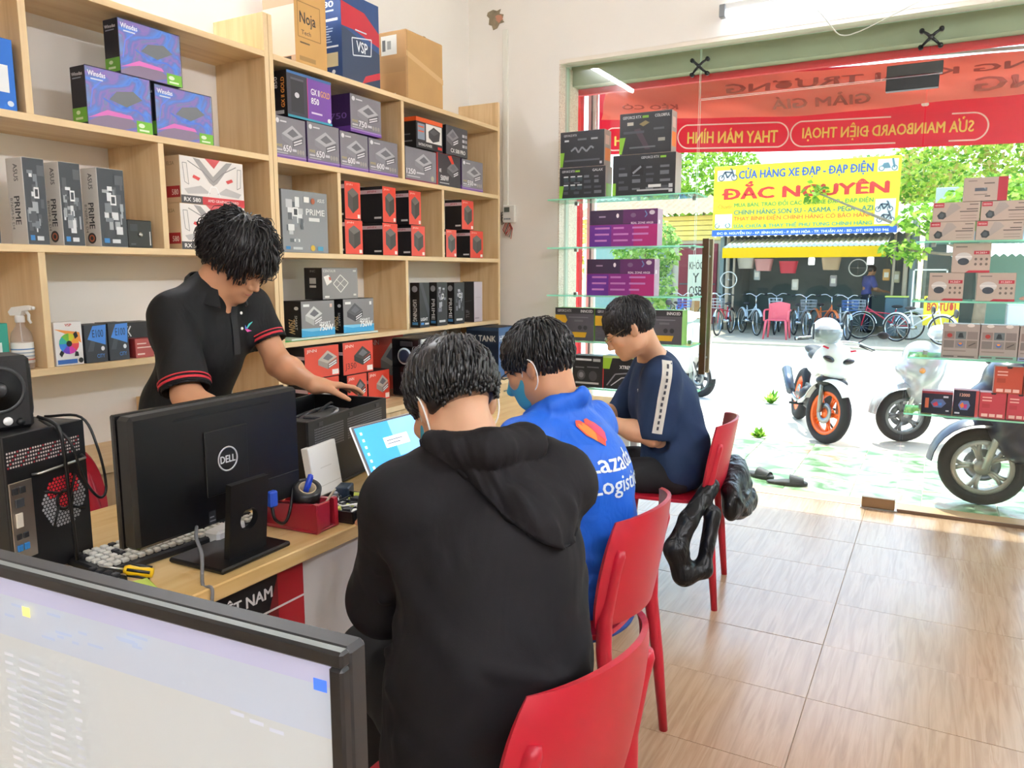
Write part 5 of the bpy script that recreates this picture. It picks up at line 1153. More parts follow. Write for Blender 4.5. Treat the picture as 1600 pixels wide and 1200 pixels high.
# --- screwdriver, green pad, bits
sd = thing('screwdriver', 'screwdriver with yellow and black handle on the desk', 'screwdriver', (-1.425, 1.0, DT + .014), R(38))
MB().lathe([(.001, 0), (.010, .002), (.0115, .012), (.0095, .03), (.0115, .05), (.008, .06), (.001, .061)], mat('#F2C414', .35), 14, Matrix.Rotation(R(-78), 4, 'Y')).build('handle', sd)
mb = MB()
for k in range(4): mb.tube([Matrix.Rotation(R(-78), 4, 'Y') @ Vector((.0112 * math.cos(k * PI / 2 + .4), .0112 * math.sin(k * PI / 2 + .4), z_)) for z_ in (.006, .03, .052)], .0035, black, 6)
mb.build('grip_strip', sd)
MB().tube([Matrix.Rotation(R(-78), 4, 'Y') @ Vector((0, 0, z_)) for z_ in (.06, .11)], .003, steel, 8).build('shaft', sd)
gp = thing('green_pad', 'lime green cleaning pad lying at the desk end', 'pad', (-1.41, .905, DT + .0005), R(-20)); MB().box(-.035, .06, -.07, .07, 0, .012, mat('#B8D048', .7, bump=.5, bs=90), .004).build('pad_body', gp); MB().box(-.03, .055, -.066, .066, .012, .014, mat('#C8DC64', .8), .001).build('felt', gp)
# --- tower PC with its rear towards the room
tw = thing('tower_computer', 'black tower computer turned with ports and red fan outward', 'computer', (-1.837, .874, DT + .0005), R(14))
TW, TD, TH = .205, .40, .322
MB().box(-TD / 2, TD / 2 - .004, -TW / 2, TW / 2, .01, TH, mat('#101012', .45), .003).build('chassis', tw)
rp_ = MB().box(TD / 2 - .004, TD / 2, -TW / 2, TW / 2, .01, TH, mat('#131315', .4), .001).build('rear_panel', tw)
for x in (-.16, .16):
    for y in (-.08, .08): MB().cyl((x, y, 0), (x, y, .011), .012, .012, black, 10).build('foot', tw)
pm = MB(); X0 = TD / 2 + .0006; its = []
for i in range(30):
    for j in range(5): its.append((i, j))
def dots(mb, pts, r_, m_, x):
    for (y, z_) in pts:
        c = [(x, y + r_ * math.cos(2 * PI * k / 6), z_ + r_ * math.sin(2 * PI * k / 6)) for k in range(6)]; mb.add(c, [tuple(range(6))], m_)
dots(pm, [(-.096 + i * .0062, .257 + j * .0075) for i, j in its if (i * 7 + j * 3) % 5], .0023, mat('#D9CFC8', .5), X0); dots(pm, [(-.096 + i * .0062, .257 + j * .0075) for i, j in its if not (i * 7 + j * 3) % 5], .0023, mat('#B03038', .5), X0)
v_ = pm.build('vent_holes', rp_); v_['kind'] = 'stuff'
fn_ = MB(); FC = (.033, .155); hexs = []
for i in range(-12, 13):
    for j in range(-14, 15):
        y = i * .0085 + (j % 2) * .00425; z_ = j * .0074
        if y * y + z_ * z_ < .058 ** 2: hexs.append((y, z_))
redh = [(FC[0] + y, FC[1] + z_) for y, z_ in hexs if (z_ > .012 and abs(y) < .04) or y * y + z_ * z_ < .02 ** 2]; greyh = [(FC[0] + y, FC[1] + z_) for y, z_ in hexs if not ((z_ > .012 and abs(y) < .04) or y * y + z_ * z_ < .02 ** 2)]
dots(fn_, redh, .0036, mat('#D22B36', .35), X0); dots(fn_, greyh, .0036, mat('#A9A9AC', .4), X0)
f_ = fn_.build('fan_grille', rp_); f_['kind'] = 'stuff'
mb = MB()
for a in range(4):
    an = a * PI / 2 + .5; mb.tube([(X0 + .001, FC[0] + .02 * math.cos(an), FC[1] + .02 * math.sin(an)), (X0 + .001, FC[0] + .06 * math.cos(an + .5), FC[1] + .06 * math.sin(an + .5))], .003, black, 6)
mb.lathe([(.016, 0), (.024, 0), (.024, .002), (.016, .002), (.016, 0)], black, 20, Matrix.Translation((X0, FC[0], FC[1])) @ Matrix.Rotation(R(90), 4, 'Y')); mb.build('fan_struts', rp_)
io = MB().box(TD / 2, TD / 2 + .002, -.1, -.045, .06, .225, mat('#B9AFA6', .3, .9), .001).build('port_plate', tw)
for (z_, h_, c, y0, y1) in ((.20, .014, '#26282C', -.095, -.082), (.20, .014, '#26282C', -.078, -.064), (.172, .018, '#3A3C40', -.09, -.07), (.13, .03, '#D8CFC0', -.092, -.076), (.105, .012, '#26282C', -.094, -.082), (.105, .012, '#26282C', -.078, -.066), (.08, .014, '#2E78B8', -.094, -.082), (.08, .014, '#2E78B8', -.078, -.066)):
    MB().box(TD / 2 + .002, TD / 2 + .006, y0, y1, z_, z_ + h_, mat(c, .4), .001).build('port', io)
MB().tube([(TD / 2 + .004, .085, .245), (TD / 2 + .02, .08, .24), (TD / 2 + .02, -.04, .235), (TD / 2 + .004, -.045, .232)], .003, steel, 6).build('handle_rod', tw)
def speaker(label, loc, rz, w=.11, d=.11, h=.145):
    s = thing('loudspeaker', label, 'loudspeaker', loc, rz, 'desk loudspeakers')
    MB().box(-d / 2, d / 2, -w / 2, w / 2, 0, h, mat('#111113', .5), .008).build('cabinet', s)
    T = Matrix.Translation((d / 2, 0, h * .56)) @ Matrix.Rotation(R(90), 4, 'Y')
    MB().lathe([(.05, 0), (.05, .005), (.045, .008), (.042, .004)], mat('#2E2F31', .35), 32, T).build('cone_surround', s)
    MB().lathe([(.043, .005), (.03, -.006 + .008), (.018, .002), (.017, .004)], mat('#151517', .6), 32, T).build('cone', s)
    MB().lathe([(.018, .003), (.014, .010), (.007, .014), (.0005, .0148)], mat('#3A3B3E', .15, .3), 24, T).build('dust_cap', s)
    MB().cyl((d / 2, .035, .016), (d / 2 + .008, .035, .016), .008, .007, black, 14).build('knob', s)
    return s
s1 = speaker('black loudspeaker with a big cone facing the room on the tower', (-1.735, .868, DT + TH + .001), R(-12), .125, .11, .155)
MB().cyl((.056, .012, .02), (.058, .012, .02), .009, .009, white, 14).build('round_sticker', s1); MB().cyl((.056, -.02, .012), (.0575, -.02, .012), .009, .009, mat('#D8D860', .5), 14).build('yellow_sticker', s1)
speaker('black loudspeaker half hidden behind the one with the big cone', (-1.86, .965, DT + TH + .001), R(150), .1, .09, .12)
cb_ = thing('speaker_cable', 'black cables hanging from the loudspeaker down the tower', 'cable', (-1.645, .91, DT + TH))
MB().cord([(-.035, .02, .02), (0, .03, .01), (.02, .035, -.02), (.022, .04, -.15), (.024, .045, -.3)], .004, black, 8).build('cord', cb_)
MB().cord([(-.03, .02, .015), (.02, .05, -.03), (.03, .07, -.12), (.034, .10, -.17), (.03, .12, -.15), (.026, .11, -.06), (-.01, .10, .008), (-.08, .06, .01)], .003, black, 8).build('thin_cord', cb_)
# --- red tape dispenser with pens
td = thing('tape_dispenser', 'dark red desk tape dispenser holding a black tape roll and pens', 'tape dispenser', (-1.415, 1.415, DT + .0005), R(4))
rm = mat('#9A1F2C', .3, coat=.3)
prof = [(-.10, 0), (.095, 0), (.097, .008), (.095, .088), (.085, .09), (.075, .086), (.02, .082), (-.05, .078), (-.095, .03), (-.10, .015)]
MB().prism([(x, y * .85) for x, y in prof], .014, rm, Matrix.Translation((0, .042, 0)) @ Matrix.Rotation(R(90), 4, 'X')).build('side_wall', td)
MB().prism([(x, y * .85) for x, y in prof], .014, rm, Matrix.Translation((0, -.028, 0)) @ Matrix.Rotation(R(90), 4, 'X')).build('side_wall', td)
MB().box(-.1, .097, -.046, .046, 0, .008, rm, .003).box(-.09, .0, -.03, .03, .008, .05, rm, .004).box(.088, .097, -.04, .01, .008, .075, rm, .002).build('base', td)
Tt = Matrix.Translation((.03, .0, .085)) @ Matrix.Rotation(R(25), 4, 'Y') @ Matrix.Rotation(R(15), 4, 'X')
MB().lathe([(.022, -.024), (.036, -.024), (.036, .024), (.022, .024), (.022, -.024)], mat('#19191B', .3), 30, Tt).build('tape_roll', td)
MB().lathe([(.0195, -.0245), (.0225, -.0245), (.0225, .0245), (.0195, .0245), (.0195, -.0245)], mat('#C9B89A', .6), 30, Tt).build('tape_core', td)
pn = thing('blue_pen', 'blue marker cap sticking out of the tape roll', 'pen', (-1.386, 1.415, DT + .09), R(10), rx=R(-12), ry=R(14))
MB().lathe([(.001, 0), (.007, 0), (.0075, .02), (.007, .048), (.001, .051)], mat('#1F46C8', .3), 14).build('cap', pn); MB().box(.006, .009, -.002, .002, .015, .045, mat('#1F46C8', .3), .001).build('clip', pn)
rl = thing('clear_ruler', 'short clear plastic blade leaning in the tape dispenser', 'ruler', (-1.335, 1.425, DT + .06), R(20), ry=R(35)); MB().box(-.002, .002, -.008, .008, 0, .055, mat('#D8D6C4', .2), .0008).build('blade', rl); pm = MB(); [pm.box(.002, .0023, -.008, -.004, .006 + k * .008, .007 + k * .008, blk2) for k in range(6)]; pm.build('scale_marks', rl)
# --- tray with small parts
ty = thing('parts_tray', 'black ribbed tray full of small computer parts at the desk edge', 'tray', (-1.385, 1.56, DT + .0005), R(6))
MB().box(-.085, .085, -.085, .085, 0, .004, black).box(-.085, -.079, -.085, .085, .004, .032, black, .001).box(.079, .085, -.085, .085, .004, .032, black, .001).box(-.079, .079, -.085, -.079, .004, .032, black, .001).box(-.079, .079, .079, .085, .004, .032, black, .001).build('tray_body', ty)
mb = MB()
for k in range(14): mb.box(.085, .0875, -.08 + k * .0118, -.074 + k * .0118, .004, .03, blk2)
mb.build('ribbing', ty)
rr = random.Random(5); mb = MB()
for k in range(46):
    x, y = rr.uniform(-.068, .068), rr.uniform(-.07, .07); a, b, c = [rr.uniform(.004, .014) for _ in range(3)]; z0 = .006 + rr.uniform(0, .02)
    T = Matrix.Translation((x, y, z0)) @ Matrix.Rotation(rr.uniform(0, 3), 4, 'Z') @ Matrix.Rotation(rr.uniform(-.4, .4), 4, 'X'); mb.box(-a, a, -b, b, 0, c * .8, mat(rr.choice(('#151517', '#1E1E22', '#C8D060', '#E8E6DC', '#8A8C90', '#101014')), .45), .001, T=T)
for k in range(6): mb.tube([(rr.uniform(-.06, .06), rr.uniform(-.06, .06), rr.uniform(.015, .035)) for _ in range(4)], .0025, rr.choice((black, white)), 6)
f_ = mb.build('small_parts', ty); f_['kind'] = 'stuff'
bb = thing('blue_black_box', 'small dark blue box lying between the tray and the case', 'box', (-1.455, 1.64, DT + .0005), R(25)); MB().box(-.02, .02, -.03, .03, 0, .045, mat('#1E2A3A', .4), .003).build('carton_body', bb); MB().box(.0201, .0206, -.02, .02, .01, .02, mat('#4A5A70', .5)).build('printed_label', bb)
# --- opened computer case, white box leaning on it
oc = thing('open_case', 'opened black computer case lying on its side under the hand', 'computer case', (-1.735, 1.81, DT + .0005), R(10))
CL, CD, CH = .47, .29, .225
cm = mat('#0C0C0E', .42); ci = mat('#0C0C0E', .6)
MB().box(-CD / 2, CD / 2, -CL / 2, CL / 2, .004, .012, cm).build('bottom_panel', oc)
fp_ = MB().box(CD / 2 - .006, CD / 2, -CL / 2, CL / 2, .012, CH, cm, .002).build('front_wall', oc)
MB().box(-CD / 2, -CD / 2 + .006, -CL / 2, CL / 2, .012, CH, cm, .002).build('rear_wall', oc)
for y in (-CL / 2, CL / 2 - .006): MB().box(-CD / 2 + .006, CD / 2 - .006, y, y + .006, .012, CH, cm, .002).build('end_wall', oc)
dm_ = MB(); X0 = CD / 2 + .0006
dots(dm_, [(-.2 + i * .0076, .135 + j * .0076) for i in range(53) for j in range(9) if not (20 < i < 24)], .0027, mat('#74767A', .6), X0)
f_ = dm_.build('perforation', fp_); f_['kind'] = 'stuff'
for y in (-.17, .0, .17): MB().box(CD / 2, CD / 2 + .002, y - .012, y + .012, CH - .022, CH - .01, mat('#2A2B2E', .4), .001).build('slot', fp_)
MB().box(-.10, .05, -.19, -.03, .012, .19, mat('#2A2B2E', .4), .004).build('power_supply', oc)
MB().box(-.12, -.01, .0, .2, .012, .03, mat('#1E3A34', .5), .002).build('motherboard', oc)
MB().box(.06, .13, -.2, .1, .17, .2, mat('#3C3D41', .35, .3), .003).build('drive_cage', oc)
MB().box(-.02, .05, -.02, .16, .16, .195, mat('#2C2D31', .35), .004).build('graphics_card', oc)
mb = MB(); rr = random.Random(9)
for k in range(9): mb.cord([(rr.uniform(-.1, .1), rr.uniform(-.2, .0), .12), (rr.uniform(-.1, .1), rr.uniform(-.2, .1), rr.uniform(.17, .215)), (rr.uniform(-.1, .1), rr.uniform(-.1, .2), rr.uniform(.15, .2)), (rr.uniform(-.1, .1), rr.uniform(0, .2), .08)], .005, mat(rr.choice(('#1A1A1C', '#8A8C8E', '#3A3B3E')), .5), 7)
mb.build('cable_bundle', oc)
wb_ = thing('white_board_box', 'white flat box leaning upright against the open case', 'box', (-1.535, 1.655, DT + .0005), R(10), ry=R(-9))
MB().box(-.012, .012, -.072, .072, 0, .155, mat('#ECEBE6', .4, vary=.03), .002).build('carton_body', wb_); pm = MB(); prints(pm, (.012, -.072, 0), (0, 1, 0), (0, 0, 1), .144, .155, [('r', .05, .22, .9, .012, '#C9C7C0'), ('r', .3, .55, .4, .02, '#DAD8D2')], .0004); pm.build('crease', wb_)
# --- laptop
lp = thing('laptop', 'open grey laptop with a blue desktop screen in front of the hooded man', 'laptop', (-1.395, 1.875, DT + .0005), R(-2))
silver = mat('#C9CACC', .3, .6); grey = mat('#7E7A76', .45)
MB().box(.0, .21, -.163, .163, 0, .016, silver, .004).build('base', lp)
for i in range(5):
    for j in range(14): link('key', MATS.setdefault('lapkey', None) or MATS.__setitem__('lapkey', MB().box(-.007, .007, -.008, .008, 0, .0015, mat('#3A3A3C', .5), .0005).mesh('key')) or MATS['lapkey'], lp, (.035 + i * .0185, -.134 + j * .0206, .0161))
MB().box(.135, .2, -.05, .05, .0161, .0168, grey, .0005).build('touchpad', lp)
ld = MB(); Tl = Matrix.Translation((0, 0, .014)) @ Matrix.Rotation(R(-27), 4, 'Y')
ld.box(-.007, 0, -.163, .163, 0, .205, silver, .003, {'r': grey}, T=Tl); lid = ld.build('lid', lp)
pm = MB()
def TP(mb): mb.V = [tuple(Tl @ Vector(v)) for v in mb.V]; return mb
scr = mat('#3F9BE8', .3, emit=.75)
prints(pm, (.0002, -.15, .03), (0, 1, 0), (0, 0, 1), .30, .167, [('m', 0, 0, 1, 1, scr), ('m', .5, .3, .5, .7, mat('#7FB8F0', .3, emit=.8)), ('m', .0, 0, 1, .055, mat('#4A6C90', .3, emit=.5)), ('m', 0, 0, .36, .05, mat('#E8EEF4', .3, emit=.9)), ('m', .34, .5, .38, .2, mat('#F4F6F8', .3, emit=.9)), ('r', .38, .62, .25, .02, '#9AA4B0'), ('r', .38, .56, .2, .02, '#9AA4B0')] + [('m', .04, .2 + k * .13, .03, .05, mat('#E8F0F8', .3, emit=.8)) for k in range(6)], .0003); TP(pm).build('screen', lid)
TP(MB().lathe([(.001, 0), (.006, 0), (.006, .0006), (.001, .0006)], mat('#D8D8DA', .3, .5), 16, Matrix.Translation((.0002, 0, .016)) @ Matrix.Rotation(R(90), 4, 'Y'))).build('logo', lid)
# --- reception desk and its screen in the foreground
rdk = thing('reception_desk', 'small light wood reception desk carrying the big bright screen', 'desk', (0, 0, 0))
MB().box(-1.15, -.2, .12, .62, .71, .746, deskm, .003).build('desk_top', rdk)
for x in (-1.12, -.26):
    for y in (.14, .56): MB().box(x, x + .04, y, y + .04, 0, .709, white, .003).build('leg', rdk)
fm = thing('front_monitor', 'large bright monitor with a spreadsheet, seen from its viewing side', 'monitor', (-.600, .358, .7465), R(3.5))
MB().box(-.272, .272, -.006, .016, .083, .404, mat('#232325', .45), .004).build('rear_shell', fm)
bz = MB(); bzm = mat('#1B1B1D', .4); bzt = mat('#7F8583', .45)
bz.box(-.274, .274, -.016, -.006, .394, .406, bzm, .002, {'u': bzt}).box(-.274, .274, -.016, -.006, .083, .1, bzm, .002).box(-.274, -.262, -.016, -.006, .1, .394, bzm, .002).box(.262, .274, -.016, -.006, .1, .394, bzm, .002); bz.build('bezel', fm)
pm = MB(); sm_ = mat('#BCC1C3', .3, emit=.22)
it = [('m', 0, 0, 1, 1, sm_), ('m', 0, .93, 1, .07, mat('#B2B4D0', .3, emit=.22)), ('m', 0, .80, 1, .13, mat('#B4BDCC', .3, emit=.22)), ('m', .962, .915, .022, .03, mat('#3A62C8', .3, emit=.8))]
rr = random.Random(2)
for k in range(14): it.append(('m', rr.uniform(.3, .62), rr.uniform(.82, .92), rr.uniform(.015, .05), .008, mat('#9AA6BC', .3, emit=.5)))
it.append(('m', .36, .885, .02, .03, mat('#E6D27A', .3, emit=.6)))
for c0, w_ in ((.3, .03), (.345, .055), (.42, .05), (.49, .02)):
    for k in range(16): it.append(('m', c0, .74 - k * .028, w_ * rr.uniform(.7, 1), .01, mat(rr.choice(('#A6AAB2', '#B4B6BC')), .3, emit=.5)))
for k in range(3): it.append(('m', .83 + k * .035, .81 - k * .006, .025, .01, mat('#B0B4C0', .3, emit=.5)))
prints(pm, (-.262, -.0065, .1), (1, 0, 0), (0, 0, 1), .524, .294, it, .00012, 1); pm.build('screen', fm)
MB().box(-.04, .04, .0165, .05, .01, .25, blk2, .005).build('stand_column', fm); MB().box(-.11, .11, -.05, .14, 0, .01, blk2, .004).build('stand_base', fm)
# ------------------------------------------------------------------ red plastic chairs
redp = mat('#AE152B', .38, bump=.05, bs=300)
def make_chair(label, loc, rz):
    """faces +y local; backrest at -y"""
    t = thing('red_chair', label, 'chair', loc, rz, 'red plastic chairs')
    # seat: shallow dished shell
    P = []
    for i in range(13):
        v = -1 + 2 * i / 12; row = []
        for j in range(15):
            u = -1 + 2 * j / 14
            e = (abs(u) ** 4 + abs(v) ** 4) ** .25; k = 1 if e == 0 else max(abs(u), abs(v)) / e
            row.append((u * k * .205, v * k * .205 + .0, .445 - .018 * (1 - u * u) * (1 - v * v) - .03 * max(0, v - .7) ** 2 * 6))
        P.append(row)
    MB().sheet(P, redp, .014).build('seat', t)
    for sx in (-1, 1):
        MB().tube([(sx * .17, .165, .435), (sx * .185, .19, .25), (sx * .2, .21, 0)], [.021, .018, .013], redp, 12).build('front_leg', t)
        MB().tube([(sx * .208, -.245, 0), (sx * .198, -.222, .25), (sx * .188, -.2, .43), (sx * .186, -.2, .52), (sx * .186, -.222, .64), (sx * .184, -.236, .69), (sx * .182, -.239, .705)], [.013, .018, .021, .021, .019, .017, .012], redp, 12).build('rear_leg', t)
    P = []
    for i in range(14):
        z = .49 + .30 * i / 13; s_ = (z - .64) / .15; wv = .222 * (1 - .16 * abs(s_) ** 3.2) * (1 if s_ < 0 else (1 - .06 * s_))
        P.append([(math.sin(a) * wv / math.sin(.95), -.238 + (1 - math.cos(a)) * .16 - (z - .49) * .16, z + (.0 if abs(s_) < .0 else 0) + .018 * (math.cos(a * 1.6) - 1) * (s_ > 0) * s_) for a in [-.95 + 1.9 * j / 18 for j in range(19)]])
    MB().sheet(P, redp, .011).build('backrest', t)
    return t
c1 = make_chair('red plastic chair under the man in the black hoodie', (-.69, 1.15, 0), R(82))
dup(c1, (-.895, 1.94, 0), R(90), 'red plastic chair under the man in the blue jacket')
dup(c1, (-1.0, 3.245, 0), R(98), 'red plastic chair with a jacket hung on it under the man in navy')
dup(c1, (-2.33, 1.42, 0), R(-84), 'red plastic chair behind the desk beside the tower')
# ------------------------------------------------------------------ people
skin1 = mat('#D6A583', .48, sss=.12, bump=.05, bs=300, vary=.04, vs=12); skin2 = mat('#C9936F', .48, sss=.12, bump=.05, bs=300, vary=.04, vs=12)
hairm = mat('#141316', .38, spec=.6); hairm2 = mat('#1E1A1A', .42, spec=.5)
def A(*v): return np.array(v, np.float32)
def HX(hc, hR):
    hc = A(*hc)
    return lambda p: tuple(hc + hR @ A(*p))
def headL(hc, hR, s=1.0):
    X = HX(hc, hR); E = lambda c, r_, k=.02: ('e', X([q * s for q in c]), [q * s for q in r_], hR, k * s)
    C = lambda a, b, ra, rb, k=.012: ('c', X([q * s for q in a]), X([q * s for q in b]), ra * s, rb * s, k * s)
    L = [E((0, -.012, .035), (.077, .097, .088), 0), E((0, .035, -.03), (.062, .066, .080), .03), E((0, .05, -.08), (.046, .044, .034), .03), E((0, .082, -.098), (.02, .016, .014), .02)]
    for q in (-1, 1): L += [E((q * .044, .066, -.022), (.024, .022, .02), .02), E((q * .055, .0, -.066), (.018, .035, .03), .03)]
    L += [E((0, .086, .018), (.05, .016, .011), .016), ('-e', X((.031 * s, .112 * s, -.002 * s)), (.017 * s, .014 * s, .010 * s), hR, .012 * s), ('-e', X((-.031 * s, .112 * s, -.002 * s)), (.017 * s, .014 * s, .010 * s), hR, .012 * s)]
    for q in (-1, 1): L += [E((q * .031, .083, -.002), (.0145, .0125, .0115), .004)]
    L += [C((0, .098, .004), (0, .117, -.034), .0075, .011, .012), E((.011, .107, -.040), (.008, .009, .007), .006), E((-.011, .107, -.040), (.008, .009, .007), .006), E((0, .098, -.060), (.022, .010, .006), .008), E((0, .096, -.071), (.018, .010, .007), .007), ('-e', X((0, .1075 * s, -.0655 * s)), (.02 * s, .004 * s, .0016 * s), hR, .004 * s)]
    for q in (-1, 1):
        M_ = hR @ rotm(12, 0, q * 22)
        L += [('e', X((q * .081 * s, -.012 * s, -.006 * s)), (.009 * s, .020 * s, .033 * s), M_, .006 * s), ('-e', X((q * .093 * s, -.004 * s, -.004 * s)), (.008 * s, .011 * s, .02 * s), M_, .004 * s)]
    return L
def handL(w, d, n, side, curl=(.35, .5, .4), spread=.12, s=1.0, thumb=(.5, .35), k=.0035):
    """w wrist, d hand direction, n back-of-hand normal, side +1 = thumb on d x n side"""
    w = Vector(w); d = Vector(d).normalized(); n = Vector(n); n = (n - d * n.dot(d)).normalized(); t = d.cross(n) * side
    P = lambda a, b, c: tuple(w + d * a * s + t * b * s + n * c * s)
    L = [('c', P(0, 0, 0), P(.03, 0, 0), .026 * s, .027 * s, .02)]
    for b in (-.027, -.009, .009, .026): L.append(('c', P(.025, b * .7, 0), P(.085, b * 1.05, .003), .0155 * s, .0115 * s, .012))
    ln = {.026: (.042, .024, .020), .009: (.046, .028, .022), -.009: (.042, .026, .021), -.027: (.033, .019, .018)}
    for b, seg in ln.items():
        an = 0; p = (.088, b * 1.08, .002); sp = b / .027 * spread
        for i, q in enumerate(seg):
            an += curl[i]; p2 = (p[0] + q * math.cos(an) * math.cos(sp), p[1] + q * math.sin(sp), p[2] - q * math.sin(an)); r0 = (.0098, .0088, .0078)[i] * s
            L.append(('c', P(*p), P(*p2), r0, r0 * .88, k)); p = p2
    a, c = thumb
    p1 = (.05, .047, -.012 - .02 * c); p2 = (.078, .062, -.018 - .05 * c); p3 = (.10, .066, -.02 - .075 * c)
    L += [('c', P(.018, .02, -.004), P(*p1), .017 * s, .0125 * s, .014), ('c', P(*p1), P(*p2), .0115 * s, .0098 * s, k), ('c', P(*p2), P(*p3), .0098 * s, .008 * s, k)]
    return L
def armL(sh, el, wr, r_=(.048, .041, .036, .025)): return [('c', sh, el, r_[0], r_[1], .03), ('c', el, wr, r_[2] * 1.08, r_[3], .02), ('e', tuple(np.array(el) * .7 + np.array(wr) * .3), (r_[2] * 1.08,) * 3, None, .03)]
def hair_cap(hc, hR, cuts, grow=.012, s=1., extra=()):
    X = HX(hc, hR)
    L = [('e', X((0, -.012 * s, .036 * s)), ((.077 + grow) * s, (.097 + grow) * s, (.088 + grow) * s), hR, 0)]
    for c, r_, k in extra: L.append(('e', X([q * s for q in c]), [q * s for q in r_], hR, k))
    for c, r_, k in cuts: L.append(('-e', X([q * s for q in c]), [q * s for q in r_], hR, k))
    return L
def locks(hc, hR, n, seed, keep, length, m, crown=(0, -.045, .125), lift=(.10, .16), grav=.5, fwd=0., jit=.35, w=.006, mb=None, s=1., loose=.03):
    rr = random.Random(seed); mb = mb or MB(); c = Vector((0, -.012, .036)); rd = Vector((.080, .100, .092)); H = Matrix(hR.tolist()); hcv = Vector(hc); cr = Vector(crown)
    cnt = 0
    while cnt < n:
        u = Vector((rr.gauss(0, 1), rr.gauss(0, 1), rr.gauss(0, 1))).normalized()
        p = Vector((c.x + u.x * rd.x, c.y + u.y * rd.y, c.z + u.z * rd.z))
        if not keep(p, rr): continue
        cnt += 1
        Ln = length(p, rr); k_ = 6; pts = [p.copy()]; lf = rr.uniform(*lift)
        nrm = Vector(((p.x - c.x) / rd.x ** 2, (p.y - c.y) / rd.y ** 2, (p.z - c.z) / rd.z ** 2)).normalized()
        fl = (p - cr); fl = (fl - nrm * fl.dot(nrm)); fl = fl.normalized() if fl.length > 1e-4 else Vector((1, 0, 0))
        jv = Vector((rr.uniform(-1, 1), rr.uniform(-1, 1), rr.uniform(-1, 1))) * jit
        d = (fl + jv + Vector((0, fwd, 0)) + nrm * lf * 4).normalized()
        for i in range(k_ - 1):
            p = p + d * (Ln / (k_ - 1))
            q = Vector(((p.x - c.x) / rd.x, (p.y - c.y) / rd.y, (p.z - c.z) / rd.z)); kk = q.length; lim = 1.035 + lf * .55 * (1 - .8 * (i / (k_ - 2)) ** 2)
            k2 = min(max(kk, lim), lim + loose * (.4 + rr.random())); p = Vector((c.x + q.x / kk * k2 * rd.x, c.y + q.y / kk * k2 * rd.y, c.z + q.z / kk * k2 * rd.z))
            pts.append(p.copy()); d = (d + Vector((0, fwd * .3, -grav * .5)) - nrm * lf * .6 + Vector((rr.uniform(-1, 1), rr.uniform(-1, 1), rr.uniform(-1, 1))) * jit * .25).normalized()
        ww = w * rr.uniform(.55, 1.25)
        mb.tube([hcv + H @ (q * s) for q in pts], [ww * .6, ww, ww * .95, ww * .8, ww * .5, .0004], m, 4, False, True, .5)
    return mb
def decal(name, parent, target, O, U, V, w, h, items, eps=.0006, off=.0016, maxlen=.012, depth=.25):
    """flat print laid over a curved garment (target shares the parent's space)"""
    pm = MB(); prints(pm, O, U, V, w, h, items, eps, 0)
    N = Vector(U).cross(Vector(V)).normalized(); O = Vector(O)
    bm = bmesh.new(); me = pm.mesh(name); bm.from_mesh(me); bmesh.ops.triangulate(bm, faces=bm.faces[:])
    for _ in range(4):
        e = [q for q in bm.edges if q.calc_length() > maxlen]
        if not e: break
        bmesh.ops.subdivide_edges(bm, edges=e, cuts=1); bmesh.ops.triangulate(bm, faces=[f for f in bm.faces if len(f.verts) > 3])
    tm = target.data; bv = BVHTree.FromPolygons([v.co[:] for v in tm.vertices], [p.vertices[:] for p in tm.polygons]); dead = []
    for v in bm.verts:
        l = (v.co - O).dot(N); base = v.co - N * l
        hit = bv.ray_cast(base + N * depth, -N, depth * 2)
        if hit[0] is None: dead.append(v); continue
        nn = hit[1] if hit[1].dot(N) > 0 else -hit[1]
        v.co = hit[0] + nn * (off + l)
    bmesh.ops.delete(bm, geom=dead, context='VERTS'); bm.to_mesh(me); bm.free()
    for p in me.polygons: p.use_smooth = True
    return link(name, me, parent)
def face_bits(t, hc, hR, lashes=True, s=1.):
    X = HX(hc, hR)
    for q in (-1, 1):
        MB().tube([X((q * .014, .1065, .017)), X((q * .028, .1055, .0215)), X((q * .047, .094, .018))], [.003, .0038, .0015], hairm, 6).build('eyebrow', t)
        MB().tube([X((q * .017, .0985, -.0055)), X((q * .031, .0998, -.0088)), X((q * .046, .0925, -.0055))], [.0008, .0014, .0008], hairm, 6).build('eyelash', t)
    MB().ell(X((0, .1015, -.0655)), (.017, .006, .005), mat('#B5685A', .45), 12, 8, Matrix(hR.tolist()).to_4x4()).build('lips', t)
def shoe(t, p, d, m, L=.25):
    p = np.array(p, float); d = np.array(d, float); d /= np.linalg.norm(d)
    soft('shoe', [('c', tuple(p + (0, 0, .04)), tuple(p + d * L * .62 + (0, 0, .032)), .042, .036, .02), ('c', tuple(p), tuple(p + (0, 0, .08)), .04, .042, .02), ('&p', (0, 0, .003), (0, 0, -1), .004)], .008, m, t)
def maskL(hc, hR):
    X = HX(hc, hR)
    return [('e', X((0, .038, -.033)), (.0665, .072, .082), hR, 0), ('e', X((0, .055, -.083)), (.048, .046, .036), hR, .025), ('c', X((0, .10, -.01)), X((0, .121, -.036)), .010, .014, .02), ('&p', X((0, .03, 0)), tuple(hR @ A(0, -1, 0)), .004), ('&p', X((0, .1, -.002)), tuple(hR @ A(0, -.25, 1)), .004), ('&p', X((0, .06, -.11)), tuple(hR @ A(0, -.45, -1)), .004)]
def loops(t, hc, hR, m):
    X = HX(hc, hR)
    for q in (-1, 1): MB().cord([X((q * .063, .034, -.022)), X((q * .078, .012, .016)), X((q * .089, -.014, .022)), X((q * .092, -.032, -.004)), X((q * .083, -.018, -.05)), X((q * .062, .028, -.078))], .0018, m, 6).build('ear_loop', t)
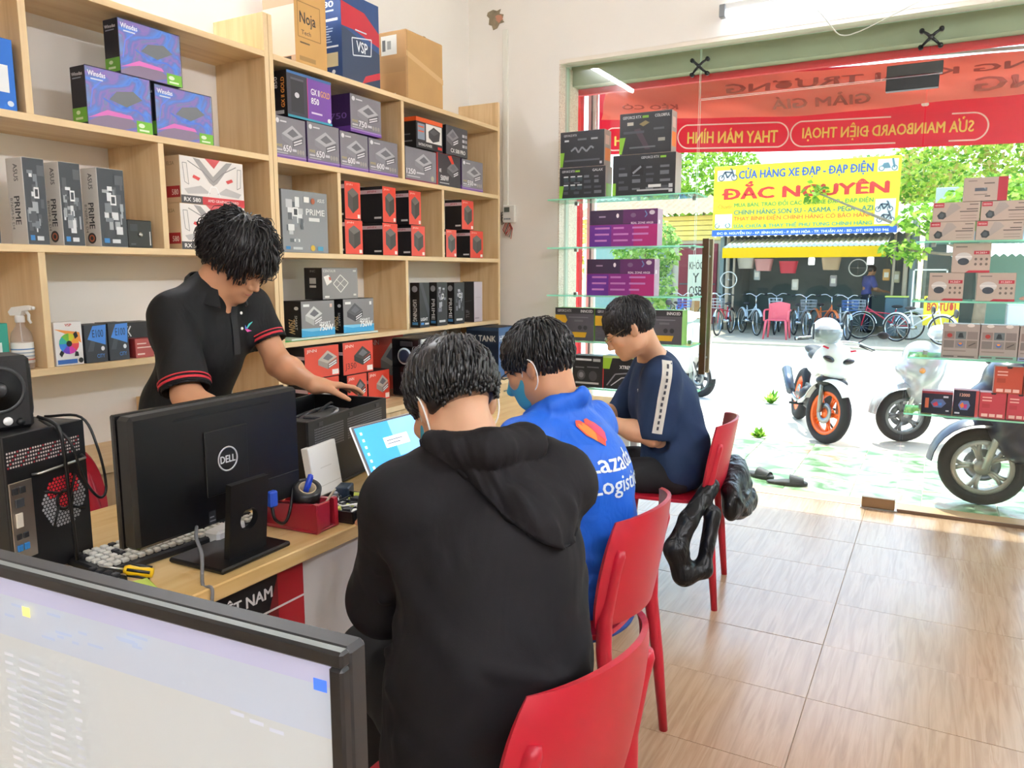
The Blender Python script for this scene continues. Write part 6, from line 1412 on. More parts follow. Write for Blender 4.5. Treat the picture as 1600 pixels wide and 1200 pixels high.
maskm = mat('#3E9DBB', .7, bump=.15, bs=200); loopm = mat('#F2F2F0', .6)
def torso_skin(L, pel, ch, nb, shs):
    L += [('c', pel, ch, .10, .11, .05), ('c', ch, nb, .10, .058, .05), ('c', shs[0], shs[1], .055, .055, .04)]
def person(label, root, rz): return thing('person', label, 'person', root, rz, None)

# ---- 1: man in the black hoodie -----------------------------------------------------------------
t = person('seated man in a black hooded jacket seen from behind, at the laptop', (-.70, 1.18, 0), R(53.1))
hc = (.012, .22, 1.128); hR = rotm(0, 0, 12) @ rotm(-33, 0, 0)
shs = [(-.135, .125, .965), (.19, .115, .955)]
els = [(-.135, .27, .70), (.24, .28, .70)]; wrs = [(-.05, .49, .835), (.15, .52, .825)]
L = headL(hc, hR) + [('c', HX(hc, hR)((0, -.03, -.05)), (.02, .12, 1.0), .047, .057, .025)]
torso_skin(L, (0, .0, .55), (.02, .09, .84), (.02, .12, .98), shs)
for sh, el, wr, sd in zip(shs, els, wrs, (1, -1)): L += armL(sh, el, wr) + handL(wr, (0, 1, -.12), (0, .12, 1), -sd, (.15, .3, .3))
soft('body', L, .0055, skin1, t)
hood = fabric('#0F0C10', .8, 600, .2, 6., .7, .018)
nk = (.025, .12, 1.02)
L = [('e', (0, -.01, .50), (.215, .155, .13), None, 0), ('e', (.005, .005, .64), (.205, .145, .17), None, .08), ('e', (.03, .06, .83), (.195, .135, .17), rotm(-16, 0, 0), .08), ('c', shs[0], nk, .064, .06, .05), ('c', shs[1], nk, .064, .06, .05)]
for sh, el, wr in zip(shs, els, wrs): L += [('c', sh, el, .07, .072, .05), ('c', el, wr, .07, .05, .04)]
L += [('F', [(-.17, .08, .88), (-.13, -.02, .80), (-.08, -.1, .70)], .012, .020), ('F', [(-.19, .12, .82), (-.17, .04, .74), (-.14, -.05, .66)], .010, .016), ('F', [(-.12, .2, .78), (-.18, .14, .74), (-.19, .06, .70)], .012, .014), ('F', [(.24, .05, .80), (.17, -.07, .71), (.1, -.13, .63)], .012, .022), ('F', [(.22, .0, .70), (.14, -.11, .62), (.05, -.15, .57)], .010, .016), ('F', [(-.05, -.12, .72), (.06, -.14, .68), (.16, -.1, .66)], .008, .014), ('F', [(-.19, -.05, .58), (-.06, -.15, .53), (.1, -.155, .51)], .012, .018), ('F', [(-.2, .0, .66), (-.14, -.09, .6)], .010, .014), ('N', .003, 24, 1.3, (1, 1, .6)),
      # collar of the hood round the neck
      ('c', (-.085, .175, 1.015), (-.06, .10, 1.055), .030, .032, .02), ('c', (-.06, .10, 1.055), (.02, .06, 1.07), .034, .036, .012), ('c', (.02, .06, 1.07), (.10, .09, 1.06), .036, .034, .012), ('c', (.10, .09, 1.06), (.12, .17, 1.02), .032, .03, .012),
      ('-e', (.02, .15, 1.105), (.066, .066, .075), None, .010),
      ('&p', (0, 0, .40), (0, -.1, -1), .01)]
hood_o = soft('hooded_jacket', L, .006, hood, t, (-.36, -.24, .36), (.38, .62, 1.14))
# the hood lies in folds over the upper back
tm = hood_o.data; bv = BVHTree.FromPolygons([v.co[:] for v in tm.vertices], [p.vertices[:] for p in tm.polygons]); P_ = []
for i in range(29):
    row = []; v = i / 25
    for j in range(76):
        th = R(-128 + 256 * j / 75); pk = math.exp(-((math.degrees(th) - 46) / 66) ** 2); S = .24 + .58 * pk
        q = min(v, 1.0); s_ = S * q
        C_ = Vector((.02 + .015 * s_, .115 - .06 * s_, 1.035 - .20 * s_)); d_ = Vector((math.sin(th), -math.cos(th), 1.15 * max(0., 1 - s_) ** 1.5)).normalized()
        h = bv.ray_cast(C_ + d_ * .6, -d_, .8)
        hp, hn = (h[0], h[1]) if h[0] is not None else (C_ + d_ * .1, d_)
        amp = .3 + .7 * pk
        off = .004 + .034 * amp * math.sin(PI * min(q, .96) ** 1.5) ** .8 + amp * q * (.0065 * math.sin(7 * th - 9 * q + .6) + .0045 * math.sin(15 * th + 6 * q) + .003 * math.sin(24 * th - 14 * q))
        if v > 1: off = max(off, .012) * (1 - (v - 1) / .12) - .006 * (v - 1) / .12
        d2 = Vector((hn + d_).normalized()); p = hp + d2 * off
        if v > 1: p += Vector((0, 0, .05 * (v - 1)))
        row.append(tuple(p))
    P_.append(row)
MB().sheet(P_, hood, .004).build('hood', t)
MB().cord([(-.19, -.06, .425), (-.1, -.13, .42), (.05, -.145, .42), (.18, -.085, .425)], .006, hood, 8).build('hem_band', t)
drk_t = mat('#101013', .85, bump=.2, bs=500)
def legs(L, hips, knees, ankles, r_=(.088, .07, .062, .048)):
    for h_, k_, a_ in zip(hips, knees, ankles): L += [('c', h_, k_, r_[0], r_[1], .03), ('c', k_, a_, r_[2] * 1.08, r_[3], .02)]
    return L
hips = [(-.09, .02, .52), (.09, .02, .52)]; kn = [(-.14, .40, .52), (.12, .41, .52)]; an = [(-.15, .36, .09), (.12, .38, .09)]
soft('trousers', legs([('e', (0, 0, .52), (.16, .12, .10), None, 0)], hips, kn, an) + [('N', .002, 30, .4, (1, 1, 1))], .009, drk_t, t)
for a_ in an: shoe(t, (a_[0], a_[1], 0), (0, 1, 0), mat('#2A2A2E', .6))
cuts = [((0, .125, -.03), (.085, .075, .085), .01), ((0, -.05, -.115), (.13, .17, .105), .008), ((.09, .01, -.045), (.03, .04, .06), .006), ((-.09, .01, -.045), (.03, .04, .06), .006)]
soft('hair', hair_cap(hc, hR, cuts, .009, extra=[((0, -.04, .065), (.083, .072, .066), .02)]), .006, hairm, t)
zl = lambda zm, a_, b_: (lambda p, r_: min(r_.uniform(a_, b_), max(.014, (p.z - zm + r_.uniform(0, .012)) * 1.25)))
mb = locks(hc, hR, 1500, 3, lambda p, r_: p.z > .018 - .03 * (p.y < -.05) and not (p.y > .045 and p.z < .04), zl(.002, .05, .12), hairm, (.03, -.035, .126), (.08, .22), .26, .02, .15, .0042, loose=.06)
locks(hc, hR, 70, 5, lambda p, r_: p.z > .09, lambda p, r_: r_.uniform(.07, .11), mat('#5A5A5E', .3), (.03, -.035, .126), (.10, .2), .3, .05, .4, .0012, mb, loose=.12)  # few thin grey strands paint the sheen on top of the hair
mb.build('hair_locks', t)['kind'] = 'stuff'
fade = [('e', HX(hc, hR)((0, -.014, .03)), (.0785, .0985, .089), hR, 0)]
soft('shaved_sides', hair_cap(hc, hR, [((0, .125, -.03), (.09, .08, .085), .004), ((0, -.03, -.135), (.13, .2, .085), .02), ((0, 0, .14), (.2, .2, .11), .004)], .0016), .005, mat('#8A6A55', .75), t)
soft('face_mask', maskL(hc, hR), .004, maskm, t); loops(t, hc, hR, loopm)
decal('printed_letters', t, hood_o, (-.16, -.3, .44), (1, 0, 0), (0, 0, 1), .09, .08, [('l', [(.05 + .05 * i, .65 + .12 * ((i * 7) % 3 - 1)) for i in range(16)], .05, '#C8C8CA'), ('l', [(.1 + .05 * i, .4 + .12 * ((i * 5) % 3 - 1)) for i in range(13)], .05, '#C8C8CA'), ('l', [(.15 + .05 * i, .15 + .1 * ((i * 4) % 3 - 1)) for i in range(9)], .05, '#C8C8CA')], depth=.4)

# ---- 2: man in the blue jacket -------------------------------------------------------------------
t = person('seated man in a bright blue logistics jacket and blue face mask', (-.885, 1.985, 0), R(80))
# local: x = +Y world, y = -X world
hc = (-.02, .118, 1.132); hR = rotm(0, 0, 10) @ rotm(-26, 0, 0)
shs = [(-.165, .06, .93), (.165, .05, .935)]; els = [(-.20, .20, .70), (.23, .22, .72)]; wrs = [(-.10, .43, .785), (.12, .44, .785)]
L = headL(hc, hR) + [('c', HX(hc, hR)((0, -.03, -.05)), (-.01, .045, .985), .054, .062, .03)]
torso_skin(L, (0, -.02, .55), (0, .02, .84), (-.01, .05, .975), shs)
for sh, el, wr, sd in zip(shs, els, wrs, (-1, 1)): L += armL(sh, el, wr) + handL(wr, (.1, 1, -.2), (0, .2, 1), sd, (.25, .45, .4))
soft('body', L, .0055, skin2, t)
blue = fabric('#1E62D0', .5, 300, .15, 16., .6, .012)
nk = (-.01, .045, .985)
L = [('e', (0, -.02, .50), (.195, .15, .15), None, 0), ('c', (0, -.035, .58), (0, -.015, .78), .15, .155, .06), ('e', (0, -.005, .84), (.185, .13, .15), rotm(-12, 0, 0), .06), ('c', shs[0], nk, .062, .06, .05), ('c', shs[1], nk, .062, .06, .05)]
for sh, el, wr in zip(shs, els, wrs): L += [('c', sh, el, .07, .07, .05), ('c', el, wr, .068, .048, .04)]
L += [('c', (-.085, .10, .985), (-.07, .03, 1.03), .028, .030, .02), ('c', (-.07, .03, 1.03), (0, -.005, 1.05), .030, .032, .012), ('c', (0, -.005, 1.05), (.07, .03, 1.03), .032, .030, .012), ('c', (.07, .03, 1.03), (.085, .10, .985), .030, .028, .012), ('-e', (-.01, .065, 1.075), (.064, .078, .075), None, .008)]
L += [('F', [(-.2, .02, .80), (-.14, -.06, .74), (-.06, -.13, .70)], .008, .014), ('F', [(-.2, .06, .74), (-.16, -.02, .69), (-.08, -.12, .66)], .008, .014), ('F', [(-.21, .14, .78), (-.22, .1, .74), (-.2, .04, .72)], .010, .014), ('F', [(.04, -.15, .80), (.0, -.17, .72)], .006, .012)]
for z_ in (.66, .60, .54): L.append(('F', [(-.22, .0, z_), (-.1, -.18, z_ - .01), (.1, -.19, z_ - .008), (.22, .0, z_)], -.010, .010))
L += [('F', [(-.2, .05, .88), (-.1, -.1, .80), (.02, -.17, .74)], .009, .028), ('F', [(-.24, .12, .8), (-.2, .08, .74), (-.24, .16, .7)], .012, .02), ('F', [(.19, .0, .84), (.08, -.14, .7)], .009, .03), ('F', [(-.15, -.12, .64), (-.02, -.18, .58), (.1, -.17, .56)], .010, .02), ('F', [(-.1, -.16, .52), (.04, -.19, .47), (.15, -.14, .50)], .012, .022),
      ('N', .0028, 34, .7, (1, 1, .8)), ('&p', (0, 0, .375), (0, -.25, -1), .012)]
jk = soft('blue_jacket', L, .007, blue, t, (-.36, -.26, .33), (.36, .56, 1.15))
rib = mat('#1A3E80', .9, bump=.6, bs=120)
MB().cord([(-.17, -.07, .40), (-.1, -.13, .395), (0, -.155, .395), (.1, -.135, .395), (.17, -.07, .40)], .013, rib, 8).build('ribbed_hem', t)
decal('chest_print', t, jk, (.16, -.3, .66), (-1, 0, 0), (0, 0, 1), .001, .001, [('r', 0, 0, 1, 1, '#FFFFFF')]) if False else None
heart = [(.5, .02), (.08, .45), (.04, .78), (.2, .97), (.38, .95), (.5, .82), (.62, .95), (.8, .97), (.96, .78), (.92, .45)]
decal('back_print', t, jk, (-.115, -.25, .79), (1, 0, 0), (0, 0, 1), .225, .255, [('t', 'Logistics', 0, .0, .98, .24, '#E8F2FA', .015), ('t', 'Lazada', .02, .28, .86, .19, '#F2F8FC', .015), ('p', [(.22 + .34 * x, .52 + .27 * y) for x, y in heart], '#E8503C'), ('p', [(.25 + .14 * x, .57 + .18 * y) for x, y in heart], '#F08A3C'), ('p', [(.38 + .15 * x, .56 + .18 * y) for x, y in heart], '#D8486A')], depth=.3)
hips = [(-.09, .0, .50), (.09, .0, .50)]; kn = [(-.13, .35, .50), (.13, .35, .50)]; an = [(-.13, .30, .09), (.13, .30, .09)]
soft('trousers', legs([('e', (0, 0, .51), (.155, .12, .09), None, 0)], hips, kn, an), .010, mat('#2E3440', .85, bump=.2, bs=400), t)
for a_ in an: shoe(t, (a_[0], a_[1], 0), (0, 1, 0), mat('#34302E', .6))
cuts = [((0, .125, -.03), (.085, .072, .088), .01), ((0, -.05, -.14), (.13, .16, .085), .01), ((.088, .012, -.035), (.03, .032, .042), .006), ((-.088, .012, -.035), (.03, .032, .042), .006)]
soft('hair', hair_cap(hc, hR, cuts, .007, extra=[((0, .012, .062), (.080, .078, .062), .02)]), .006, hairm, t)
mb = locks(hc, hR, 1400, 11, lambda p, r_: p.z > .01 - .045 * (p.y < -.03) and not (p.y > .05 and p.z < .035), lambda p, r_: zl(.0 - .05 * (p.y < -.03), .035, .065)(p, r_), hairm, (.0, -.05, .125), (.07, .18), .25, .06, .14, .0038, loose=.05)
mb.build('hair_locks', t)['kind'] = 'stuff'
soft('face_mask', maskL(hc, hR), .004, maskm, t); loops(t, hc, hR, loopm)
X = HX(hc, hR); gl = MB()
for q in (-1, 1): gl.cord([X((q * .02, .116, .004)), X((q * .058, .1, .008)), X((q * .078, .05, .012)), X((q * .086, -.01, .016))], .0022, black, 6)
gl.tube([X((-.02, .116, .004)), X((0, .12, .006)), X((.02, .116, .004))], .002, black, 6); gl.build('glasses_frame', t)

# ---- 3: man in navy with the white striped sleeve ------------------------------------------------
t = person('seated man in a navy T-shirt with white striped sleeves and thin glasses', (-1.0, 3.29, 0), R(112))
def lo(p, root=(-1.0, 3.29), a=R(112)):
    dx, dy = p[0] - root[0], p[1] - root[1]; return (dx * math.cos(a) + dy * math.sin(a), -dx * math.sin(a) + dy * math.cos(a), p[2])
hc = lo((-1.135, 3.10, 1.165)); hR = rotm(-30, 0, -2)
shs = [lo((-1.0, 3.13, .965)), lo((-1.16, 3.44, .955))]; els = [lo((-1.035, 3.13, .70)), lo((-1.3, 3.42, .72))]; wrs = [lo((-1.29, 3.02, .785)), lo((-1.40, 3.16, .785))]
nb = tuple((np.array(shs[0]) + np.array(shs[1])) / 2 + (0, .01, .05)); ch = (nb[0], nb[1] - .03, .86)
L = headL(hc, hR) + [('c', HX(hc, hR)((0, -.03, -.05)), nb, .052, .06, .03)]
torso_skin(L, (0, 0, .55), ch, nb, shs)
for sh, el, wr, sd in zip(shs, els, wrs, (-1, 1)): L += armL(sh, el, wr, (.05, .042, .041, .027)) + handL(wr, tuple(np.array(wr) - np.array(el)), (0, 0, 1), sd, (.3, .5, .4))
soft('body', L, .005, skin1, t)
navy = fabric('#1F3252', .8, 500, .15, 9., .5, .012)
L = [('e', (0, -.01, .54), (.18, .135, .14), None, 0), ('c', (0, -.03, .6), (ch[0], ch[1] - .03, .8), .145, .15, .06), ('e', ch, (.20, .13, .15), rotm(-10, 0, 0), .06), ('c', shs[0], shs[1], .07, .07, .06), ('c', (nb[0], nb[1] - .02, .97), (nb[0], nb[1] - .03, .9), .09, .11, .05)]
sle = [tuple(np.array(s_) * .12 + np.array(e_) * .88) for s_, e_ in zip(shs, els)]
for sh, e2 in zip(shs, sle): L += [('c', sh, e2, .078, .074, .045)]
L += [('-c', nb, HX(hc, hR)((0, -.02, -.05)), .058, .06, .006), ('F', [(-.1, .1, .85), (-.05, .12, .7)], .008, .03), ('F', [(-.19, -.02, .86), (-.12, -.12, .74), (.0, -.17, .66)], .010, .03), ('F', [(-.15, .02, .72), (-.05, .05, .62), (.1, .08, .58)], .012, .025), ('N', .0028, 26, 2.2, (1, 1, .7))]
for e_, s_ in zip(els, shs): L.append(('-e', tuple(np.array(e_) * 1.02 - np.array(s_) * .02 + (0, 0, -.03)), (.075, .075, .045), None, .004))
L.append(('&p', (0, 0, .44), (0, -.1, -1), .012))
sh3 = soft('navy_shirt', L, .0065, navy, t)
wht = '#DDDAD0'
sd_ = Vector(els[0]) - Vector(shs[0]); V_ = -sd_.normalized(); U_ = V_.cross(Vector((-1, -.15, 0))).normalized(); Nn = U_.cross(V_)
O_ = Vector(shs[0]) + sd_ * .88 - U_ * .021
if Nn.dot(Vector((-1, 0, 0))) < 0: U_ = -U_; O_ = Vector(shs[0]) + sd_ * .88 - U_ * .021
rr = random.Random(4)
decal('sleeve_stripe', t, sh3, O_, U_, V_, .042, .31, [('r', 0, 0, 1, 1, wht)] + [('r', .4 + rr.uniform(-.05, .05), .05 + k * .085, .2, .05, '#3A3C44') for k in range(11)], depth=.2)
decal('chest_logo', t, sh3, (-.1, .3, .885), (-1, 0, 0), (0, 0, 1), .025, .02, [('p', [(0, .6), (.4, 1), (.45, 0), (.3, .5)], '#E8ECEC'), ('p', [(.5, .9), (1, .9), (.95, .1), (.8, .6)], '#E8ECEC')], depth=.35)
hips = [(-.09, .0, .52), (.09, .0, .52)]; kn = [(-.13, .29, .52), (.13, .24, .52)]; an = [(-.14, .26, .09), (.13, .20, .09)]
soft('trousers', legs([('e', (0, 0, .51), (.155, .13, .09), None, 0)], hips, kn, an) + [('N', .002, 30, .9, (1, 1, 1))], .009, drk_t, t)
for a_ in an: shoe(t, (a_[0], a_[1], 0), (0, 1, 0), mat('#2A2A2E', .6))
cuts = [((0, .145, -.045), (.095, .085, .085), .01), ((0, -.03, -.145), (.13, .18, .085), .01), ((.09, .014, -.04), (.03, .034, .05), .006), ((-.09, .014, -.04), (.03, .034, .05), .006)]
soft('hair', hair_cap(hc, hR, cuts, .007, extra=[((0, .018, .062), (.078, .076, .056), .02)]), .006, hairm, t)
mb = locks(hc, hR, 1400, 21, lambda p, r_: p.z > .0 - .03 * (p.y < -.04) and not (p.y > .05 and p.z < .04), lambda p, r_: (r_.uniform(.04, .075) if p.y > .02 and p.z > .05 else zl(-.01 - .03 * (p.y < -.03), .035, .06)(p, r_)), hairm, (.0, -.05, .125), (.06, .16), .3, .12, .12, .0038, loose=.05)
mb.build('hair_locks', t)['kind'] = 'stuff'
face_bits(t, hc, hR)
X = HX(hc, hR); gl = MB(); gm = mat('#A89878', .25, .9)
for q in (-1, 1):
    gl.tube([X((q * .031 + .021 * math.cos(a), .119 - abs(q * .031 + .021 * math.cos(a)) * .12, -.004 + .018 * math.sin(a))) for a in [2 * PI * k / 20 for k in range(21)]], .0013, gm, 6)
    gl.cord([X((q * .052, .113, .0)), X((q * .07, .09, .006)), X((q * .082, .04, .012)), X((q * .087, -.012, .014))], .0014, gm, 6)
gl.tube([X((-.011, .118, -.002)), X((0, .121, .002)), X((.011, .118, -.002))], .0013, gm, 6); gl.build('glasses_frame', t)
ln_ = MB()
for q in (-1, 1): ln_.add([X((q * .031 + .0205 * math.cos(a), .1185 - abs(q * .031 + .0205 * math.cos(a)) * .12, -.004 + .0175 * math.sin(a))) for a in [2 * PI * k / 20 for k in range(20)]], [tuple(range(20))], pane)
ln_.build('lenses', t)

# ---- 4: standing man in the black polo -----------------------------------------------------------
t = person('standing man in a black polo shirt with red sleeve bands bending over the desk', (-2.25, 1.745, 0), R(-90))
def lo4(p): return (-(p[1] - 1.745), p[0] + 2.25, p[2])
hc = lo4((-2.015, 1.785, 1.442)); hR = rotm(0, 0, 10) @ rotm(-36, 0, 0)
shs = [lo4((-2.10, 1.915, 1.285)), lo4((-2.11, 1.605, 1.268))]          # left, right
els = [lo4((-1.985, 1.925, 1.085)), lo4((-1.985, 1.545, 1.03))]; wrs = [lo4((-1.785, 1.885, 1.030)), lo4((-1.745, 1.60, .87))]
nb = lo4((-2.085, 1.755, 1.345)); ch = lo4((-2.15, 1.75, 1.2)); pel = (0, .0, .90)
L = headL(hc, hR, 1.0) + [('c', HX(hc, hR)((0, -.03, -.05)), nb, .05, .06, .03)]
L += [('c', pel, ch, .095, .105, .05), ('c', ch, nb, .10, .06, .05), ('c', shs[0], shs[1], .05, .05, .04)]
hd = lo4((-1.785 + .06, 1.885 + .14, 1.012)); dv = tuple(np.array(hd) - np.array(wrs[0]))
L += armL(shs[0], els[0], wrs[0], (.046, .042, .042, .026)) + handL(wrs[0], dv, (0, -.1, 1), 1, (.10, .30, .28), .10, .95, (.5, .35))
L += armL(shs[1], els[1], wrs[1], (.046, .042, .042, .026)) + handL(wrs[1], (-.1, .8, -.5), (0, .5, .8), -1, (.4, .5, .4))
soft('body', L, .0045, skin2, t)
polo = fabric('#08080A', .65, 700, .25, 9., .5, .012)
L = [('e', (0, .0, .92), (.165, .115, .13), None, 0), ('c', (0, .01, .98), (ch[0], ch[1] - .01, 1.12), .125, .135, .06), ('e', (ch[0], ch[1], 1.21), (.185, .12, .13), rotm(-14, 0, 0), .05), ('c', shs[0], nb, .058, .062, .05), ('c', shs[1], nb, .06, .062, .05)]
sle = [tuple(np.array(s_) * .36 + np.array(e_) * .64) for s_, e_ in zip(shs, els)]; sle[1] = tuple(np.array(shs[1]) * .06 + np.array(els[1]) * .94)
L += [('c', shs[0], sle[0], .062, .064, .045), ('c', shs[1], sle[1], .064, .074, .045)]
L += [('-c', nb, HX(hc, hR)((0, -.03, -.05)), .062, .064, .006), ('F', [(.16, .1, 1.2), (.1, .14, 1.05), (.06, .14, .95)], .010, .03), ('F', [(.05, .19, 1.25), (.05, .18, 1.1), (.04, .14, .98)], .008, .02), ('F', [(-.05, .18, 1.2), (.0, .16, 1.05)], .007, .02), ('F', [(.17, .1, 1.3), (.2, .17, 1.2), (.19, .2, 1.1)], -.008, .018), ('N', .0022, 28, 3.1, (1, 1, .7))]
for e_, s_, ii in zip(sle, shs, (0, 1)):
    dn = np.array(e_) - np.array(s_); dn /= np.linalg.norm(dn); L.append(('-e', tuple(np.array(e_) + dn * .075), (.095, .095, .095), None, .003)) if ii == 0 else L.append(('-e', tuple(np.array(e_) + dn * .078), (.1, .1, .1), None, .003))
L.append(('&p', (0, 0, .82), (0, 0, -1), .01))
po = soft('polo_shirt', L, .006, polo, t)
rb = mat('#C22A38', .7)
def ring(c, ax, r_, w, m, name):
    ax = Vector(ax).normalized(); q = ax.to_track_quat('Z', 'Y').to_matrix().to_4x4()
    MB().lathe([(r_ - .004, -w / 2), (r_, -w / 2), (r_, w / 2), (r_ - .004, w / 2), (r_ - .004, -w / 2)], m, 28, Matrix.Translation(c) @ q).build(name, t)
for e_, s_, rad in ((sle[0], shs[0], .066), (sle[1], shs[1], .0775)):
    dn = np.array(e_) - np.array(s_); dn /= np.linalg.norm(dn)
    c0 = np.array(e_) - dn * (.012 if rad < .07 else .014); ring(tuple(c0), dn, rad, .008, rb, 'sleeve_band'); ring(tuple(c0 - dn * .013), dn, rad + .0006, .004, rb, 'sleeve_band'); ring(tuple(c0 + dn * .008), dn, rad - .001, .008, polo, 'sleeve_cuff')
# collar: folded band round the neck
nbv = np.array(nb); cl = []
for i in range(25):
    a = R(-148) + R(296) * i / 24 - PI / 2; ca, sa = math.cos(a), math.sin(a)
    fr = (1 + sa) / 2           # 0 at the back, 1 at the front
    cl.append([(nbv[0] + .070 * ca, nbv[1] - .005 + .072 * sa, nbv[2] + .055 - .05 * fr), (nbv[0] + .082 * ca, nbv[1] - .005 + .084 * sa, nbv[2] + .045 - .055 * fr), (nbv[0] + .098 * ca, nbv[1] + .0 + .1 * sa, nbv[2] + .006 - .068 * fr)])
MB().sheet(cl, polo, .004).build('collar', t)
MB().cord([tuple(np.array(q[2]) + (0, 0, .001)) for q in cl[::3]], .0018, mat('#6A2A26', .8), 6).build('collar_piping', t)
decal('placket', t, po, (-.02, .4, 1.13), (-1, 0, 0), (0, 0, 1), .03, .16, [('m', 0, 0, 1, 1, mat('#1B1B1F', .7))], depth=.4, off=.003)
decal('chest_logo', t, po, (-.085, .4, 1.2), (-1, 0, 0), (0, 0, 1), .03, .035, [('p', [(0, .3), (.3, 0), (.8, .1), (.35, .3)], '#D84AA0'), ('p', [(.35, .3), (.95, .9), (1, 1), (.6, .8), (.2, .35)], '#4AC8C0'), ('p', [(.0, .3), (.1, .7), (.3, .35)], '#5A7AE0')], depth=.4)
for k in range(2): MB().ell(tuple(nbv + (.0, .118, -.075 - k * .05)), (.005, .003, .005), white, 10, 6).build('button', t)
hips = [(-.09, .0, .90), (.09, .0, .90)]; kn = [(-.1, .06, .48), (.1, .05, .48)]; an = [(-.1, .0, .09), (.1, .0, .09)]
soft('trousers', legs([('e', (0, 0, .90), (.155, .11, .11), None, 0)], hips, kn, an), .010, mat('#23252B', .85, bump=.2, bs=400), t)
for a_ in an: shoe(t, (a_[0], a_[1], 0), (0, 1, 0), mat('#2A2A2E', .6))
cuts = [((0, .14, -.04), (.085, .075, .078), .01), ((0, -.05, -.14), (.13, .17, .085), .01), ((.088, .012, -.035), (.03, .03, .045), .006), ((-.088, .012, -.035), (.03, .03, .045), .006)]
soft('hair', hair_cap(hc, hR, cuts, .022, extra=[((0, .0, .07), (.098, .104, .075), .02)]), .006, hairm2, t)
mb = locks(hc, hR, 1700, 31, lambda p, r_: p.z > -.005 - .03 * (p.y < -.04) and not (p.y > .07 and p.z < .05), lambda p, r_: (r_.uniform(.06, .11) if p.z > .05 else zl(-.03, .04, .07)(p, r_)), hairm2, (.0, -.035, .125), (.2, .5), .38, .05, .42, .0038, loose=.3)
mb.build('hair_locks', t)['kind'] = 'stuff'
face_bits(t, hc, hR)
# ------------------------------------------------------------------ vehicles outside
rubber = mat('#26272A', .85, bump=.4, bs=60); chrome = mat('#C9CCCE', .15, 1.0); plast = mat('#1C1D20', .45)
def wheel(t, name, c, r_, w, rim, spokes=5, steer=0., disc=True):
    """wheel in the local xz plane"""
    T = Matrix.Translation(c) @ Matrix.Rotation(steer, 4, 'Z') @ Matrix.Rotation(R(90), 4, 'X')
    root = MB()
    n = 12; prof = [(r_ - w * .5 + w * .5 * math.cos(2 * PI * k / n), w * .5 * math.sin(2 * PI * k / n)) for k in range(n)]; prof.append(prof[0])
    o = root.lathe(prof, rubber, 36, T).build(name, t)
    rm_ = MB().lathe([(r_ - w * 1.15, -w * .32), (r_ - w * .8, -w * .36), (r_ - w * .8, w * .36), (r_ - w * 1.15, w * .32), (r_ - w * 1.15, -w * .32)], rim, 36, T); rm_.lathe([(.001, -w * .4), (.045, -w * .4), (.045, w * .4), (.001, w * .4)], rim, 18, T)
    rm_.build('rim', o)
    sp = MB()
    for k in range(spokes):
        a = 2 * PI * k / spokes
        for da in (-.16, .16):
            P_ = [T @ Vector((q * math.cos(a + d_), q * math.sin(a + d_), 0)) for q, d_ in ((.03, 0), (r_ * .45, da * .5), (r_ - w * 1.0, da))]
            sp.tube(P_, [.018, .014, .015], rim, 7)
    sp.build('spokes', o)
    if disc: MB().lathe([(.05, .045), (.10, .045), (.10, .049), (.05, .049), (.05, .045)], mat('#8E9092', .3, .9), 28, T).build('brake_disc', o)
    return o
def fender(t, name, c, r_, a0, a1, w, m, steer=0.):
    P_ = []
    T = Matrix.Translation(c) @ Matrix.Rotation(steer, 4, 'Z')
    for i in range(16):
        a = a0 + (a1 - a0) * i / 15
        P_.append([tuple(T @ Vector((math.cos(a) * (r_ - .028 * (abs(v) ** 2.2)), v * w / 2, math.sin(a) * (r_ - .028 * (abs(v) ** 2.2))))) for v in [-1 + j / 4 for j in range(9)]])
    return MB().sheet(P_, m, .006).build(name, t)
# --- white sport bike standing on the pavement, nose to the shop
wm = mat('#F4F3F0', .25, coat=.5); org = mat('#F2661C', .35)
mt = thing('sport_motorbike', 'white sport motorbike with orange wheels facing the shop', 'motorbike', (-1.0, 7.72, GZ0), R(-71))
mt.scale = (.93, .93, .93)
mt.rotation_euler = (R(-8), 0, R(-71))
st = R(26)
wheel(mt, 'front_wheel', (.62, 0, .29), .29, .10, org, 5, st); wheel(mt, 'rear_wheel', (-.62, 0, .29), .29, .12, org, 5)
for y in (-.085, .085): MB().tube([(.62, y, .29), (.55, y, .52), (.46, y, .8)], [.022, .024, .026], mat('#8E8C88', .3, .8), 10).build('fork_leg', mt)
fender(mt, 'front_fender', (.62, 0, .29), .325, R(40), R(165), .15, wm, st)
soft('front_fairing', [('e', (.46, 0, .80), (.16, .185, .15), rotm(0, -20, 0), 0), ('e', (.50, 0, .70), (.12, .14, .10), None, .05), ('e', (.38, .14, .72), (.12, .05, .13), None, .04), ('e', (.38, -.14, .72), (.12, .05, .13), None, .04), ('-e', (.28, 0, .86), (.14, .12, .12), None, .02), ('-e', (.62, .09, .80), (.05, .055, .03), rotm(20, 0, 0), .01), ('-e', (.62, -.09, .80), (.05, .055, .03), rotm(-20, 0, 0), .01)], .012, wm, mt)
soft('leg_shield', [('e', (.25, 0, .60), (.22, .13, .18), rotm(0, -30, 0), 0), ('e', (.1, 0, .52), (.2, .10, .12), None, .05)], .014, wm, mt)
soft('chin_guard', [('e', (.52, 0, .58), (.10, .15, .06), None, 0), ('e', (.42, 0, .52), (.12, .12, .07), None, .04)], .014, plast, mt)
for y in (-.085, .085): MB().ell((.595, y, .80), (.022, .062, .026), mat('#23282E', .15, coat=.6), 12, 8, Matrix.Rotation(R(14 if y > 0 else -14), 4, 'X')).build('headlight', mt)
